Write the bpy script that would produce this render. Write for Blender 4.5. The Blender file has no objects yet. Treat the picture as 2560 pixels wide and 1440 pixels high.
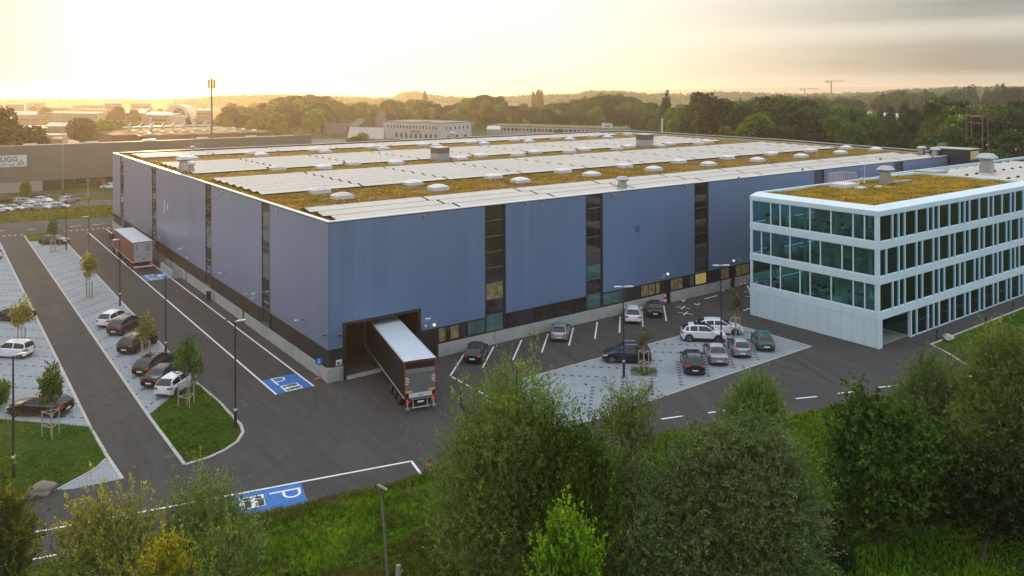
import bpy, bmesh, math, random
import numpy as np
from mathutils import Vector, Matrix
SC = bpy.context.scene
COL = SC.collection
R = math.radians
rnd = random.Random(7)
NR = np.random.default_rng(11)

# ---------------------------------------------------------------- camera
CAMX, CAMY, CAMZ = -27.740, -64.129, 25.0
FPX, HOR, ROLL, YAW = 1981.28, 226.83, R(0.181255), R(53.512)
cam = bpy.data.cameras.new('camera')
cam.sensor_width = 36.0
cam.lens = FPX / 2560 * 36
cam.shift_y = (HOR - 720) / 2560
cam.clip_start = 0.5
cam.clip_end = 40000
camo = bpy.data.objects.new('camera', cam)
COL.objects.link(camo)
camo.matrix_world = (Matrix.Translation((CAMX, CAMY, CAMZ)) @ Matrix.Rotation(YAW - math.pi / 2, 4, 'Z')
                     @ Matrix.Rotation(math.pi / 2, 4, 'X') @ Matrix.Rotation(-ROLL, 4, 'Z'))
SC.camera = camo
SC.view_settings.view_transform = 'Standard'
SC.view_settings.look = 'None'
SC.view_settings.exposure = EXPO = 0.0
SC.view_settings.gamma = 1.0
SC.render.engine = 'CYCLES'
SC.cycles.max_bounces = 6
SC.cycles.transparent_max_bounces = 6
SC.cycles.volume_bounces = 1
SC.cycles.caustics_reflective = False
SC.cycles.caustics_refractive = False
SC.cycles.use_denoising = True
SC.cycles.sample_clamp_indirect = 6

# ---------------------------------------------------------------- sun and sky
SUN_AZ, SUN_EL = R(78.0), R(4.0)
SD = Vector((math.cos(SUN_AZ) * math.cos(SUN_EL), math.sin(SUN_AZ) * math.cos(SUN_EL), math.sin(SUN_EL)))
sun = bpy.data.lights.new('sun', 'SUN')
sun.energy = 4.2
sun.angle = R(0.6)
sun.color = (1.0, 0.61, 0.24)
suno = bpy.data.objects.new('sun', sun)
COL.objects.link(suno)
suno.rotation_euler = (-SD).to_track_quat('-Z', 'Y').to_euler()

W = bpy.data.worlds.new('World')
SC.world = W
W.use_nodes = True
nt = W.node_tree
nt.nodes.clear()
def N(t, kind, **kw):
    n = t.nodes.new(kind)
    for k, v in kw.items():
        if k == 'ins':
            for a, b in v.items():
                n.inputs[a].default_value = b
        else:
            setattr(n, k, v)
    return n
def math_n(t, op, a, b=None, c=None, clamp=False):
    n = t.nodes.new('ShaderNodeMath'); n.operation = op; n.use_clamp = clamp
    for i, v in enumerate((a, b, c)):
        if v is None: continue
        if isinstance(v, (int, float)): n.inputs[i].default_value = v
        else: t.links.new(v, n.inputs[i])
    return n.outputs[0]
def ramp(t, fac, stops, interp='LINEAR'):
    n = t.nodes.new('ShaderNodeValToRGB'); n.color_ramp.interpolation = interp
    e = n.color_ramp.elements
    while len(e) < len(stops): e.new(0.5)
    for i, (p, c) in enumerate(stops):
        e[i].position = p; e[i].color = (c[0], c[1], c[2], 1) if not isinstance(c, (int, float)) else (c, c, c, 1)
    t.links.new(fac, n.inputs[0])
    return n.outputs[0]
def mixc(t, fac, a, b, mode='MIX'):
    n = t.nodes.new('ShaderNodeMix'); n.data_type = 'RGBA'; n.blend_type = mode
    for i, v in ((0, fac), (6, a), (7, b)):
        if isinstance(v, (int, float)): n.inputs[i].default_value = v
        elif isinstance(v, (tuple, list)): n.inputs[i].default_value = (v[0], v[1], v[2], 1)
        else: t.links.new(v, n.inputs[i])
    return n.outputs[2]
sky = N(nt, 'ShaderNodeTexSky')
sky.sky_type = 'NISHITA'
sky.sun_disc = False
sky.sun_elevation = SUN_EL
sky.sun_rotation = math.pi / 2 - SUN_AZ
sky.altitude = 400
sky.air_density = 1.0
sky.dust_density = 1.5
sky.ozone_density = 2.0
tc = N(nt, 'ShaderNodeTexCoord')
sep = N(nt, 'ShaderNodeSeparateXYZ')
nt.links.new(tc.outputs['Generated'], sep.inputs[0])
el = sep.outputs[2]
dotn = N(nt, 'ShaderNodeVectorMath', operation='DOT_PRODUCT')
nt.links.new(tc.outputs['Generated'], dotn.inputs[0]); dotn.inputs[1].default_value = SD
dot = dotn.outputs['Value']
ang = math_n(nt, 'MULTIPLY', math_n(nt, 'ARCCOSINE', math_n(nt, 'MINIMUM', dot, 0.9999)), 1 / math.pi)   # 0 at the sun, 1 opposite
glow = ramp(nt, ang, [(0.0, (2.8, 2.1, 0.95)), (0.03, (1.55, 1.32, 0.80)), (0.075, (1.10, 1.00, 0.76)), (0.15, (0.95, 0.90, 0.81)), (0.22, (0.80, 0.72, 0.63)),
                      (0.30, (0.58, 0.54, 0.48)), (0.42, (0.56, 0.60, 0.64)), (0.60, (0.43, 0.56, 0.72)), (1.0, (0.39, 0.56, 0.78))])
mp = N(nt, 'ShaderNodeMapping'); mp.inputs['Scale'].default_value = (2.2, 2.2, 26.0)
nt.links.new(tc.outputs['Generated'], mp.inputs[0])
cn = N(nt, 'ShaderNodeTexNoise', ins={'Scale': 1.6, 'Detail': 6.0, 'Roughness': 0.55})
nt.links.new(mp.outputs[0], cn.inputs['Vector'])
cn2 = N(nt, 'ShaderNodeTexNoise', ins={'Scale': 0.55, 'Detail': 3.0, 'Roughness': 0.5})
nt.links.new(mp.outputs[0], cn2.inputs['Vector'])
elw = math_n(nt, 'ADD', el, math_n(nt, 'MULTIPLY', math_n(nt, 'SUBTRACT', math_n(nt, 'ADD', math_n(nt, 'MULTIPLY', cn2.outputs[0], 0.7), math_n(nt, 'MULTIPLY', cn.outputs[0], 0.3)), 0.5), 0.016))
band = ramp(nt, math_n(nt, 'MULTIPLY', elw, 4.0), [(0.0, 0.25), (0.055, 0.20), (0.085, 0.92), (0.13, 1.0), (0.185, 0.85), (0.235, 0.20), (0.27, 0.12), (0.32, 0.75), (0.38, 0.85), (0.44, 0.45), (0.55, 0.3), (1.0, 0.20)])
azm = ramp(nt, ang, [(0.0, 0.0), (0.16, 0.04), (0.205, 0.35), (0.27, 0.9), (1.0, 1.0)])
cl = math_n(nt, 'MULTIPLY', band, azm)
cl = math_n(nt, 'MULTIPLY', cl, math_n(nt, 'ADD', math_n(nt, 'MULTIPLY', cn.outputs[0], 0.9), 0.55), clamp=True)
cloudcol = ramp(nt, ang, [(0.0, (0.9, 0.8, 0.6)), (0.20, (0.66, 0.60, 0.50)), (0.30, (0.185, 0.18, 0.19)), (0.6, (0.25, 0.28, 0.32)), (1.0, (0.30, 0.34, 0.40))])
vis = mixc(nt, cl, glow, cloudcol)
rdot = N(nt, 'ShaderNodeVectorMath', operation='DOT_PRODUCT'); nt.links.new(tc.outputs['Generated'], rdot.inputs[0]); rdot.inputs[1].default_value = (math.sin(YAW), -math.cos(YAW), 0)
vis = mixc(nt, 1.0, vis, ramp(nt, math_n(nt, 'ADD', rdot.outputs['Value'], 0.60), [(0.0, (1.0, 0.84, 0.45)), (0.06, (1.0, 0.86, 0.48)), (0.20, (1.0, 0.97, 0.90)), (0.3, (1, 1, 1)), (1.0, (1, 1, 1))]), 'MULTIPLY')
# above the low sky the veil thins out towards the zenith
zen = ramp(nt, el, [(0.0, 0.0), (0.12, 0.0), (0.5, 0.8), (1.0, 1.0)])
vis2 = mixc(nt, zen, vis, (1.25, 1.30, 1.38))
skym = mixc(nt, 1.0, vis2, mixc(nt, 1.0, sky.outputs[0], (0.06, 0.06, 0.06), 'MULTIPLY'), 'ADD')
bg = N(nt, 'ShaderNodeBackground'); bg.inputs['Strength'].default_value = 1.0
nt.links.new(skym, bg.inputs[0])
wo = N(nt, 'ShaderNodeOutputWorld')
nt.links.new(bg.outputs[0], wo.inputs[0])

# ---------------------------------------------------------------- placing: a point of the ground (or of a level plane) measured off the photograph
_cr, _sr = math.cos(ROLL), math.sin(ROLL)
_F = (math.cos(YAW), math.sin(YAW)); _Rt = (math.sin(YAW), -math.cos(YAW))
def at(px, py, z=0.0):
    x = (px - 1280) / FPX; y = (py - HOR) / FPX
    X = x * _cr + y * _sr; Y = -x * _sr + y * _cr
    t = (z - CAMZ) / Y * -1
    t = (CAMZ - z) / Y
    return (CAMX + t * (_F[0] + X * _Rt[0]), CAMY + t * (_F[1] + X * _Rt[1]))
def far(px, d, off=0.0):                         # ground point at distance d in the direction of a photo column
    x = (px - 1280) / FPX
    return (CAMX + d * (_F[0] + x * _Rt[0]), CAMY + d * (_F[1] + x * _Rt[1]))

# ---------------------------------------------------------------- materials
MATS = {}
def mat(name, col, rough=0.6, metal=0.0, var=0.12, scale=3.0, bump=0.0, spec=0.5, coat=0.0, emit=None, estr=0.0, trans=0.0, detail=4.0):
    if name in MATS: return MATS[name]
    m = bpy.data.materials.new(name); m.use_nodes = True
    t = m.node_tree; t.nodes.clear()
    b = N(t, 'ShaderNodeBsdfPrincipled')
    o = N(t, 'ShaderNodeOutputMaterial'); t.links.new(b.outputs[0], o.inputs[0])
    g = N(t, 'ShaderNodeTexCoord')
    n = N(t, 'ShaderNodeTexNoise', ins={'Scale': scale, 'Detail': detail, 'Roughness': 0.6})
    t.links.new(g.outputs['Object'], n.inputs['Vector'])
    lo = tuple(c * (1 - var) for c in col); hi = tuple(min(1, c * (1 + var)) for c in col)
    t.links.new(ramp(t, n.outputs[0], [(0.3, lo), (0.7, hi)]), b.inputs['Base Color'])
    b.inputs['Roughness'].default_value = rough; b.inputs['Metallic'].default_value = metal
    b.inputs['Specular IOR Level'].default_value = spec
    b.inputs['Coat Weight'].default_value = coat; b.inputs['Coat Roughness'].default_value = 0.05
    if emit:
        b.inputs['Emission Color'].default_value = (*emit, 1); b.inputs['Emission Strength'].default_value = estr
    if bump:
        bp = N(t, 'ShaderNodeBump', ins={'Strength': bump, 'Distance': 0.05})
        t.links.new(n.outputs[0], bp.inputs['Height']); t.links.new(bp.outputs[0], b.inputs['Normal'])
    MATS[name] = m
    return m
def bsdf(m): return next(n for n in m.node_tree.nodes if n.type == 'BSDF_PRINCIPLED')

def mat_asphalt():
    m = mat('asphalt', (0.05, 0.05, 0.052), rough=0.85, spec=0.25)
    t = m.node_tree; b = bsdf(m)
    g = N(t, 'ShaderNodeNewGeometry')
    a = N(t, 'ShaderNodeTexNoise', ins={'Scale': 0.06, 'Detail': 5.0, 'Roughness': 0.6}); t.links.new(g.outputs['Position'], a.inputs['Vector'])
    mp = N(t, 'ShaderNodeMapping'); mp.inputs['Scale'].default_value = (0.9, 0.12, 1); mp.inputs['Rotation'].default_value = (0, 0, R(12))
    t.links.new(g.outputs['Position'], mp.inputs[0])
    s = N(t, 'ShaderNodeTexNoise', ins={'Scale': 1.0, 'Detail': 4.0, 'Roughness': 0.65, 'Distortion': 0.6}); t.links.new(mp.outputs[0], s.inputs['Vector'])
    f = N(t, 'ShaderNodeTexNoise', ins={'Scale': 14.0, 'Detail': 3.0}); t.links.new(g.outputs['Position'], f.inputs['Vector'])
    c1 = ramp(t, a.outputs[0], [(0.3, (0.033, 0.033, 0.034)), (0.7, (0.056, 0.054, 0.052))])
    c2 = mixc(t, ramp(t, s.outputs[0], [(0.42, 0.0), (0.68, 0.65)]), c1, (0.082, 0.079, 0.075))
    v = N(t, 'ShaderNodeTexVoronoi', feature='DISTANCE_TO_EDGE', ins={'Scale': 0.11, 'Randomness': 1.0})
    dist = N(t, 'ShaderNodeTexNoise', ins={'Scale': 0.9, 'Detail': 4.0}); t.links.new(g.outputs['Position'], dist.inputs['Vector'])
    t.links.new(mixc(t, 0.09, g.outputs['Position'], dist.outputs['Color'], 'ADD'), v.inputs['Vector'])
    c2 = mixc(t, ramp(t, v.outputs['Distance'], [(0.0, 0.40), (0.006, 0.0)]), c2, (0.03, 0.03, 0.031))
    c3 = mixc(t, 0.35, c2, ramp(t, f.outputs[0], [(0.35, (0.02, 0.02, 0.02)), (0.65, (0.11, 0.108, 0.105))]))
    sp = N(t, 'ShaderNodeSeparateXYZ'); t.links.new(g.outputs['Position'], sp.inputs[0])
    dx = math_n(t, 'SUBTRACT', sp.outputs[0], -18.0); dy = math_n(t, 'SUBTRACT', sp.outputs[1], 4.0)
    rr = math_n(t, 'SQRT', math_n(t, 'ADD', math_n(t, 'MULTIPLY', dx, dx), math_n(t, 'MULTIPLY', dy, dy)))
    cv = N(t, 'ShaderNodeCombineXYZ'); t.links.new(math_n(t, 'MULTIPLY', rr, 1.1), cv.inputs[0]); t.links.new(math_n(t, 'MULTIPLY', math_n(t, 'ARCTAN2', dy, dx), 1.6), cv.inputs[1])
    tn = N(t, 'ShaderNodeTexNoise', ins={'Scale': 1.0, 'Detail': 3.0, 'Roughness': 0.6, 'Distortion': 0.8}); t.links.new(cv.outputs[0], tn.inputs['Vector'])
    tk = N(t, 'ShaderNodeTexNoise', ins={'Scale': 0.07, 'Detail': 2.0}); t.links.new(g.outputs['Position'], tk.inputs['Vector'])
    trk = math_n(t, 'MULTIPLY', ramp(t, tn.outputs[0], [(0.30, 1.0), (0.42, 0.0)]), ramp(t, tk.outputs[0], [(0.42, 0.0), (0.58, 0.75)]))
    c3 = mixc(t, trk, c3, (0.028, 0.027, 0.027))       # curved sweeps left by turning tyres
    lt = math_n(t, 'MULTIPLY', ramp(t, tn.outputs[0], [(0.60, 0.0), (0.72, 1.0)]), 0.35)
    c3 = mixc(t, lt, c3, (0.105, 0.098, 0.090))
    ol = N(t, 'ShaderNodeTexNoise', ins={'Scale': 0.9, 'Detail': 2.0}); t.links.new(g.outputs['Position'], ol.inputs['Vector'])
    c3 = mixc(t, ramp(t, ol.outputs[0], [(0.70, 0.0), (0.76, 0.6)]), c3, (0.022, 0.021, 0.021))   # oil spots
    t.links.new(c3, b.inputs['Base Color'])
    return m
def mat_paving():
    m = mat('concrete_paver', (0.3, 0.32, 0.34), rough=0.8)
    t = m.node_tree; b = bsdf(m)
    g = N(t, 'ShaderNodeNewGeometry')
    mp = N(t, 'ShaderNodeMapping'); mp.inputs['Rotation'].default_value = (0, 0, R(45)); t.links.new(g.outputs['Position'], mp.inputs[0])
    br = N(t, 'ShaderNodeTexBrick', ins={'Scale': 1.0, 'Mortar Size': 0.012, 'Brick Width': 0.3, 'Row Height': 0.2, 'Color1': (0.29, 0.33, 0.365, 1), 'Color2': (0.325, 0.37, 0.405, 1), 'Mortar': (0.15, 0.155, 0.16, 1)})
    t.links.new(mp.outputs[0], br.inputs['Vector'])
    a = N(t, 'ShaderNodeTexNoise', ins={'Scale': 0.35, 'Detail': 6.0, 'Roughness': 0.65}); t.links.new(g.outputs['Position'], a.inputs['Vector'])
    t.links.new(mixc(t, 0.75, br.outputs[0], ramp(t, a.outputs[0], [(0.3, (0.68, 0.69, 0.70)), (0.7, (1.0, 1.0, 1.0))]), 'MULTIPLY'), b.inputs['Base Color'])
    return m
def mat_ground():
    m = mat('meadow', (0.05, 0.08, 0.02), rough=0.9, spec=0.1)
    t = m.node_tree; b = bsdf(m)
    g = N(t, 'ShaderNodeNewGeometry')
    a = N(t, 'ShaderNodeTexNoise', ins={'Scale': 0.09, 'Detail': 6.0, 'Roughness': 0.65}); t.links.new(g.outputs['Position'], a.inputs['Vector'])
    f = N(t, 'ShaderNodeTexNoise', ins={'Scale': 2.2, 'Detail': 6.0, 'Roughness': 0.7}); t.links.new(g.outputs['Position'], f.inputs['Vector'])
    c1 = ramp(t, a.outputs[0], [(0.3, (0.028, 0.055, 0.010)), (0.5, (0.050, 0.090, 0.013)), (0.72, (0.085, 0.105, 0.022))])
    c2 = mixc(t, 0.7, c1, ramp(t, f.outputs[0], [(0.3, (0.35, 0.35, 0.35)), (0.7, (1.35, 1.35, 1.35))]), 'MULTIPLY')
    t.links.new(c2, b.inputs['Base Color'])
    bp = N(t, 'ShaderNodeBump', ins={'Strength': 0.8, 'Distance': 0.15}); t.links.new(f.outputs[0], bp.inputs['Height']); t.links.new(bp.outputs[0], b.inputs['Normal'])
    return m
def mat_leaf(name, cols, scale=0.8, trans=0.35, back=None, rough=0.45, fine=0.5):
    m = bpy.data.materials.new(name); m.use_nodes = True
    t = m.node_tree; t.nodes.clear()
    g = N(t, 'ShaderNodeNewGeometry'); oi = N(t, 'ShaderNodeObjectInfo')
    n = N(t, 'ShaderNodeTexNoise', ins={'Scale': scale, 'Detail': 4.0, 'Roughness': 0.7}); t.links.new(g.outputs['Position'], n.inputs['Vector'])
    k = len(cols)
    c = ramp(t, n.outputs[0], [(0.28 + 0.44 * i / (k - 1), cc) for i, cc in enumerate(cols)])
    hs = N(t, 'ShaderNodeHueSaturation'); t.links.new(c, hs.inputs['Color'])
    t.links.new(math_n(t, 'ADD', 0.488, math_n(t, 'MULTIPLY', oi.outputs['Random'], 0.03)), hs.inputs['Hue'])
    wn = N(t, 'ShaderNodeTexNoise', ins={'Scale': 9.0 * fine, 'Detail': 2.0}); t.links.new(g.outputs['Position'], wn.inputs['Vector'])
    t.links.new(math_n(t, 'ADD', math_n(t, 'MULTIPLY', wn.outputs[0], 3.2), math_n(t, 'ADD', -0.80, math_n(t, 'MULTIPLY', oi.outputs['Random'], 0.45))), hs.inputs['Value'])
    c = hs.outputs[0]
    if back:
        c = mixc(t, math_n(t, 'MULTIPLY', g.outputs['Backfacing'], 0.75), c, back)
    d = N(t, 'ShaderNodeBsdfPrincipled'); t.links.new(c, d.inputs['Base Color']); d.inputs['Roughness'].default_value = rough
    d.inputs['Specular IOR Level'].default_value = 0.16
    tr = N(t, 'ShaderNodeBsdfTranslucent'); t.links.new(mixc(t, 1.0, c, (1.5, 1.35, 0.5), 'MULTIPLY'), tr.inputs[0])
    mx = N(t, 'ShaderNodeMixShader'); mx.inputs[0].default_value = trans
    t.links.new(d.outputs[0], mx.inputs[1]); t.links.new(tr.outputs[0], mx.inputs[2])
    o = N(t, 'ShaderNodeOutputMaterial'); t.links.new(mx.outputs[0], o.inputs[0])
    MATS[name] = m
    return m
def mat_facade():
    # factory coated steel panels: blue pearl paint, upright seams every 1.1 m
    m = mat('blue_pearl_panel', (0.10, 0.20, 0.42), rough=0.40, metal=0.35)
    t = m.node_tree; b = bsdf(m)
    g = N(t, 'ShaderNodeNewGeometry')
    s = N(t, 'ShaderNodeSeparateXYZ'); t.links.new(g.outputs['Position'], s.inputs[0])
    along = math_n(t, 'ADD', s.outputs[0], s.outputs[1])
    def seam(w, width):
        f = math_n(t, 'FRACT', math_n(t, 'DIVIDE', along, w))
        return math_n(t, 'LESS_THAN', f, width)
    n = N(t, 'ShaderNodeTexNoise', ins={'Scale': 0.05, 'Detail': 3.0}); t.links.new(g.outputs['Position'], n.inputs['Vector'])
    mp = N(t, 'ShaderNodeMapping'); mp.inputs['Scale'].default_value = (5, 5, 0.05); t.links.new(g.outputs['Position'], mp.inputs[0])
    st = N(t, 'ShaderNodeTexNoise', ins={'Scale': 1.0, 'Detail': 3.0}); t.links.new(mp.outputs[0], st.inputs['Vector'])
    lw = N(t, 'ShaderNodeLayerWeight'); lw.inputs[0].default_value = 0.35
    base = mixc(t, ramp(t, lw.outputs['Facing'], [(0.25, 0.0), (0.8, 1.0)]), (0.150, 0.240, 0.40), (0.37, 0.37, 0.51))   # pearl shift to violet, with the grazing sky reflection put into the colour
    base = mixc(t, 1.0, base, ramp(t, st.outputs[0], [(0.3, 0.97), (0.7, 1.03)]), 'MULTIPLY')
    base = mixc(t, 1.0, base, ramp(t, n.outputs[0], [(0.3, 0.92), (0.7, 1.06)]), 'MULTIPLY')
    pan = N(t, 'ShaderNodeTexWhiteNoise', noise_dimensions='1D'); t.links.new(math_n(t, 'FLOOR', math_n(t, 'DIVIDE', along, 1.1)), pan.inputs['W'])
    base = mixc(t, 1.0, base, ramp(t, pan.outputs['Value'], [(0.0, 0.985), (1.0, 1.015)]), 'MULTIPLY')
    t.links.new(math_n(t, 'ADD', 0.34, math_n(t, 'MULTIPLY', pan.outputs['Value'], 0.10)), b.inputs['Roughness'])
    dirt = math_n(t, 'MULTIPLY', ramp(t, s.outputs[2], [(0.0, 0.0), (1.0, 0.0)]), 1.0)
    low = ramp(t, math_n(t, 'DIVIDE', s.outputs[2], 14.0), [(0.19, 0.16), (0.27, 0.02), (0.9, 0.02), (0.985, 0.08)])
    base = mixc(t, math_n(t, 'MULTIPLY', low, ramp(t, st.outputs[0], [(0.45, 0.0), (0.62, 1.0)])), base, (0.10, 0.11, 0.13))   # dirt runs under the edge and above the base
    base = mixc(t, math_n(t, 'MULTIPLY', seam(1.1, 0.035), 0.25), base, (0.02, 0.03, 0.05))
    t.links.new(base, b.inputs['Base Color'])
    bp = N(t, 'ShaderNodeBump', ins={'Strength': 0.12, 'Distance': 0.02}); t.links.new(st.outputs[0], bp.inputs['Height']); t.links.new(bp.outputs[0], b.inputs['Normal'])
    return m
def mat_lines(name, col, dark, axis, pitch, width, rough=0.5, metal=0.0, amt=0.5, var=0.06):
    # thin seams across one axis of the world, for cladding boards and solar glass
    m = mat(name, col, rough=rough, metal=metal, var=var, scale=0.4)
    t = m.node_tree; b = bsdf(m)
    src = b.inputs['Base Color'].links[0].from_socket
    g = N(t, 'ShaderNodeNewGeometry'); s = N(t, 'ShaderNodeSeparateXYZ'); t.links.new(g.outputs['Position'], s.inputs[0])
    v = s.outputs[axis] if axis < 3 else math_n(t, 'ADD', s.outputs[0], s.outputs[1])
    f = math_n(t, 'LESS_THAN', math_n(t, 'FRACT', math_n(t, 'DIVIDE', v, pitch)), width)
    t.links.new(mixc(t, math_n(t, 'MULTIPLY', f, amt), src, dark), b.inputs['Base Color'])
    return m
def mat_glass(name, tint, rough=0.03, alpha_dark=0.55):
    # window glass: mirror coat over a see-through tinted body, no refraction
    m = bpy.data.materials.new(name); m.use_nodes = True
    t = m.node_tree; t.nodes.clear()
    g = N(t, 'ShaderNodeNewGeometry')
    n = N(t, 'ShaderNodeTexNoise', ins={'Scale': 0.5, 'Detail': 1.0}); t.links.new(g.outputs['Position'], n.inputs['Vector'])
    bp = N(t, 'ShaderNodeBump', ins={'Strength': 0.06, 'Distance': 0.05}); t.links.new(n.outputs[0], bp.inputs['Height'])
    gl = N(t, 'ShaderNodeBsdfGlossy'); gl.inputs['Roughness'].default_value = rough; t.links.new(bp.outputs[0], gl.inputs['Normal'])
    gl.inputs['Color'].default_value = (0.55, 0.90, 1.0, 1)
    tp = N(t, 'ShaderNodeBsdfTransparent'); tp.inputs[0].default_value = (*tint, 1)
    fr = N(t, 'ShaderNodeFresnel'); fr.inputs[0].default_value = 1.45
    mx = N(t, 'ShaderNodeMixShader'); t.links.new(math_n(t, 'MULTIPLY', fr.outputs[0], 1.25, clamp=True), mx.inputs[0])
    t.links.new(tp.outputs[0], mx.inputs[1]); t.links.new(gl.outputs[0], mx.inputs[2])
    o = N(t, 'ShaderNodeOutputMaterial'); t.links.new(mx.outputs[0], o.inputs[0])
    MATS[name] = m
    return m

# ---------------------------------------------------------------- mesh helpers
class MB:
    def __init__(s): s.v = []; s.f = []; s.m = []; s.mi = 0; s.tf = None
    def add(s, vs, fs):
        o = len(s.v)
        if s.tf is not None: vs = [tuple(s.tf @ Vector(v)) for v in vs]
        s.v += [tuple(v) for v in vs]; s.f += [tuple(i + o for i in f) for f in fs]; s.m += [s.mi] * len(fs); return s
    def box(s, x0, x1, y0, y1, z0, z1):
        return s.add([(x0, y0, z0), (x1, y0, z0), (x1, y1, z0), (x0, y1, z0), (x0, y0, z1), (x1, y0, z1), (x1, y1, z1), (x0, y1, z1)],
                     [(3, 2, 1, 0), (4, 5, 6, 7), (0, 1, 5, 4), (1, 2, 6, 5), (2, 3, 7, 6), (3, 0, 4, 7)])
    def cbox(s, x0, x1, y0, y1, z0, z1, c=0.03):        # box with chamfered upright and top edges
        v = []; 
        for z, k in ((z0, 0), (z1 - c, 0), (z1, c)):
            for sx, sy in ((x0 + k, y0 + c + k), (x0 + c + k, y0 + k), (x1 - c - k, y0 + k), (x1 - k, y0 + c + k), (x1 - k, y1 - c - k), (x1 - c - k, y1 - k), (x0 + c + k, y1 - k), (x0 + k, y1 - c - k)):
                v.append((sx, sy, z))
        f = [tuple(range(7, -1, -1)), tuple(range(16, 24))]
        for a in (0, 8):
            for i in range(8): f.append((a + i, a + (i + 1) % 8, a + 8 + (i + 1) % 8, a + 8 + i))
        return s.add(v, f)
    def prism(s, pts, z0, z1, side=True):
        n = len(pts)
        ar = sum(pts[i][0] * pts[(i + 1) % n][1] - pts[(i + 1) % n][0] * pts[i][1] for i in range(n))
        if ar < 0: pts = pts[::-1]
        v = [(x, y, z1) for x, y in pts]; f = [tuple(range(n))]
        if side:
            v += [(x, y, z0) for x, y in pts]
            f += [(i, n + i, n + (i + 1) % n, (i + 1) % n) for i in range(n)]
        return s.add(v, f)
    def sheet(s, pts, z): return s.prism(pts, z, z, False)
    def quad(s, a, b, c, d): return s.add([a, b, c, d], [(0, 1, 2, 3)])
    def tube(s, p0, p1, r0, r1=None, n=8, cap=True):
        r1 = r0 if r1 is None else r1
        p0 = Vector(p0); p1 = Vector(p1); d = (p1 - p0)
        if d.length < 1e-6: return s
        d.normalize(); u = d.orthogonal().normalized(); w = d.cross(u)
        v = []
        for p, r in ((p0, r0), (p1, r1)):
            for i in range(n):
                a = 2 * math.pi * i / n; v.append(p + u * (r * math.cos(a)) + w * (r * math.sin(a)))
        f = [(i, (i + 1) % n, n + (i + 1) % n, n + i) for i in range(n)]
        if cap: f += [tuple(range(n - 1, -1, -1)), tuple(range(n, 2 * n))]
        return s.add(v, f)
    def path(s, pts, r0, r1=None, n=7):
        r1 = r0 if r1 is None else r1
        k = len(pts) - 1
        for i in range(k):
            s.tube(pts[i], pts[i + 1], r0 + (r1 - r0) * i / k, r0 + (r1 - r0) * (i + 1) / k, n)
        return s
    def disc(s, c, r, axis='y', n=20, r0=0.0, dy=0.0):
        v = []; cx, cy, cz = c
        for i in range(n):
            a = 2 * math.pi * i / n; ca, sa = math.cos(a), math.sin(a)
            for rr in ((r,) if r0 == 0 else (r, r0)):
                v.append((cx + rr * ca, cy, cz + rr * sa) if axis == 'y' else ((cx + rr * ca, cy + rr * sa, cz) if axis == 'z' else (cx, cy + rr * ca, cz + rr * sa)))
        if r0 == 0: return s.add(v, [tuple(range(n))])
        return s.add(v, [(2 * i, 2 * ((i + 1) % n), 2 * ((i + 1) % n) + 1, 2 * i + 1) for i in range(n)])
    def strip(s, a, b, w, z):                           # painted line on the ground from a to b
        dx, dy = b[0] - a[0], b[1] - a[1]; L = math.hypot(dx, dy); nx, ny = -dy / L * w / 2, dx / L * w / 2
        return s.add([(a[0] - nx, a[1] - ny, z), (b[0] - nx, b[1] - ny, z), (b[0] + nx, b[1] + ny, z), (a[0] + nx, a[1] + ny, z)], [(0, 1, 2, 3)])
    def kerb(s, pts, w, z0, z1, closed=False):
        P = pts + ([pts[0]] if closed else [])
        for a, b in zip(P, P[1:]):
            dx, dy = b[0] - a[0], b[1] - a[1]; L = math.hypot(dx, dy)
            if L < 1e-4: continue
            nx, ny = -dy / L * w / 2, dx / L * w / 2
            ex, ey = 0, 0
            q = [(a[0] - nx, a[1] - ny), (b[0] - nx + ex, b[1] - ny + ey), (b[0] + nx, b[1] + ny), (a[0] + nx, a[1] + ny)]
            s.prism(q, z0, z1)
        return s
    def build(s, name, mats, parent=None, smooth=False, loc=None, rz=None, label=None):
        me = bpy.data.meshes.new(name)
        me.from_pydata(s.v, [], s.f)
        mats = mats if isinstance(mats, (list, tuple)) else [mats]
        for m in mats: me.materials.append(m)
        if len(mats) > 1: me.polygons.foreach_set('material_index', s.m)
        if smooth: me.shade_smooth() if not hasattr(me, 'set_sharp_from_angle') else (me.shade_smooth(), me.set_sharp_from_angle(angle=R(38)))
        me.update()
        return link(name, me, parent, loc, rz, label)
def link(name, me, parent=None, loc=None, rz=None, label=None):
    o = bpy.data.objects.new(name, me); COL.objects.link(o)
    if parent: o.parent = parent
    if loc: o.location = loc
    if rz is not None: o.rotation_euler = (0, 0, rz)
    if label: o['label'] = label
    return o
def empty(name, loc=(0, 0, 0), rz=0.0):
    o = bpy.data.objects.new(name, None); COL.objects.link(o); o.location = loc; o.rotation_euler = (0, 0, rz); o.empty_display_size = 0.3
    return o
def tag(o, label=None, cat=None, group=None, kind=None):
    if label: o['label'] = label
    if cat: o['category'] = cat
    if group: o['group'] = group
    if kind: o['kind'] = kind
    return o
def copy_tree(o, parent=None):
    c = o.copy(); COL.objects.link(c); c.parent = parent
    for ch in list(o.children): copy_tree(ch, c)
    return c
def text_mb(mb, s, size, origin, right, up, off=0.0, font=None, sx=1.0):
    cu = bpy.data.curves.new('t', 'FONT'); cu.body = s; cu.size = size; cu.resolution_u = 3; cu.offset = off
    ob = bpy.data.objects.new('t', cu)
    me = bpy.data.meshes.new_from_object(ob)
    o, r_, u_ = Vector(origin), Vector(right), Vector(up)
    mb.add([o + r_ * (v.co.x * sx) + u_ * v.co.y for v in me.vertices], [tuple(p.vertices) for p in me.polygons])
    bpy.data.objects.remove(ob); bpy.data.curves.remove(cu); bpy.data.meshes.remove(me)
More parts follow.
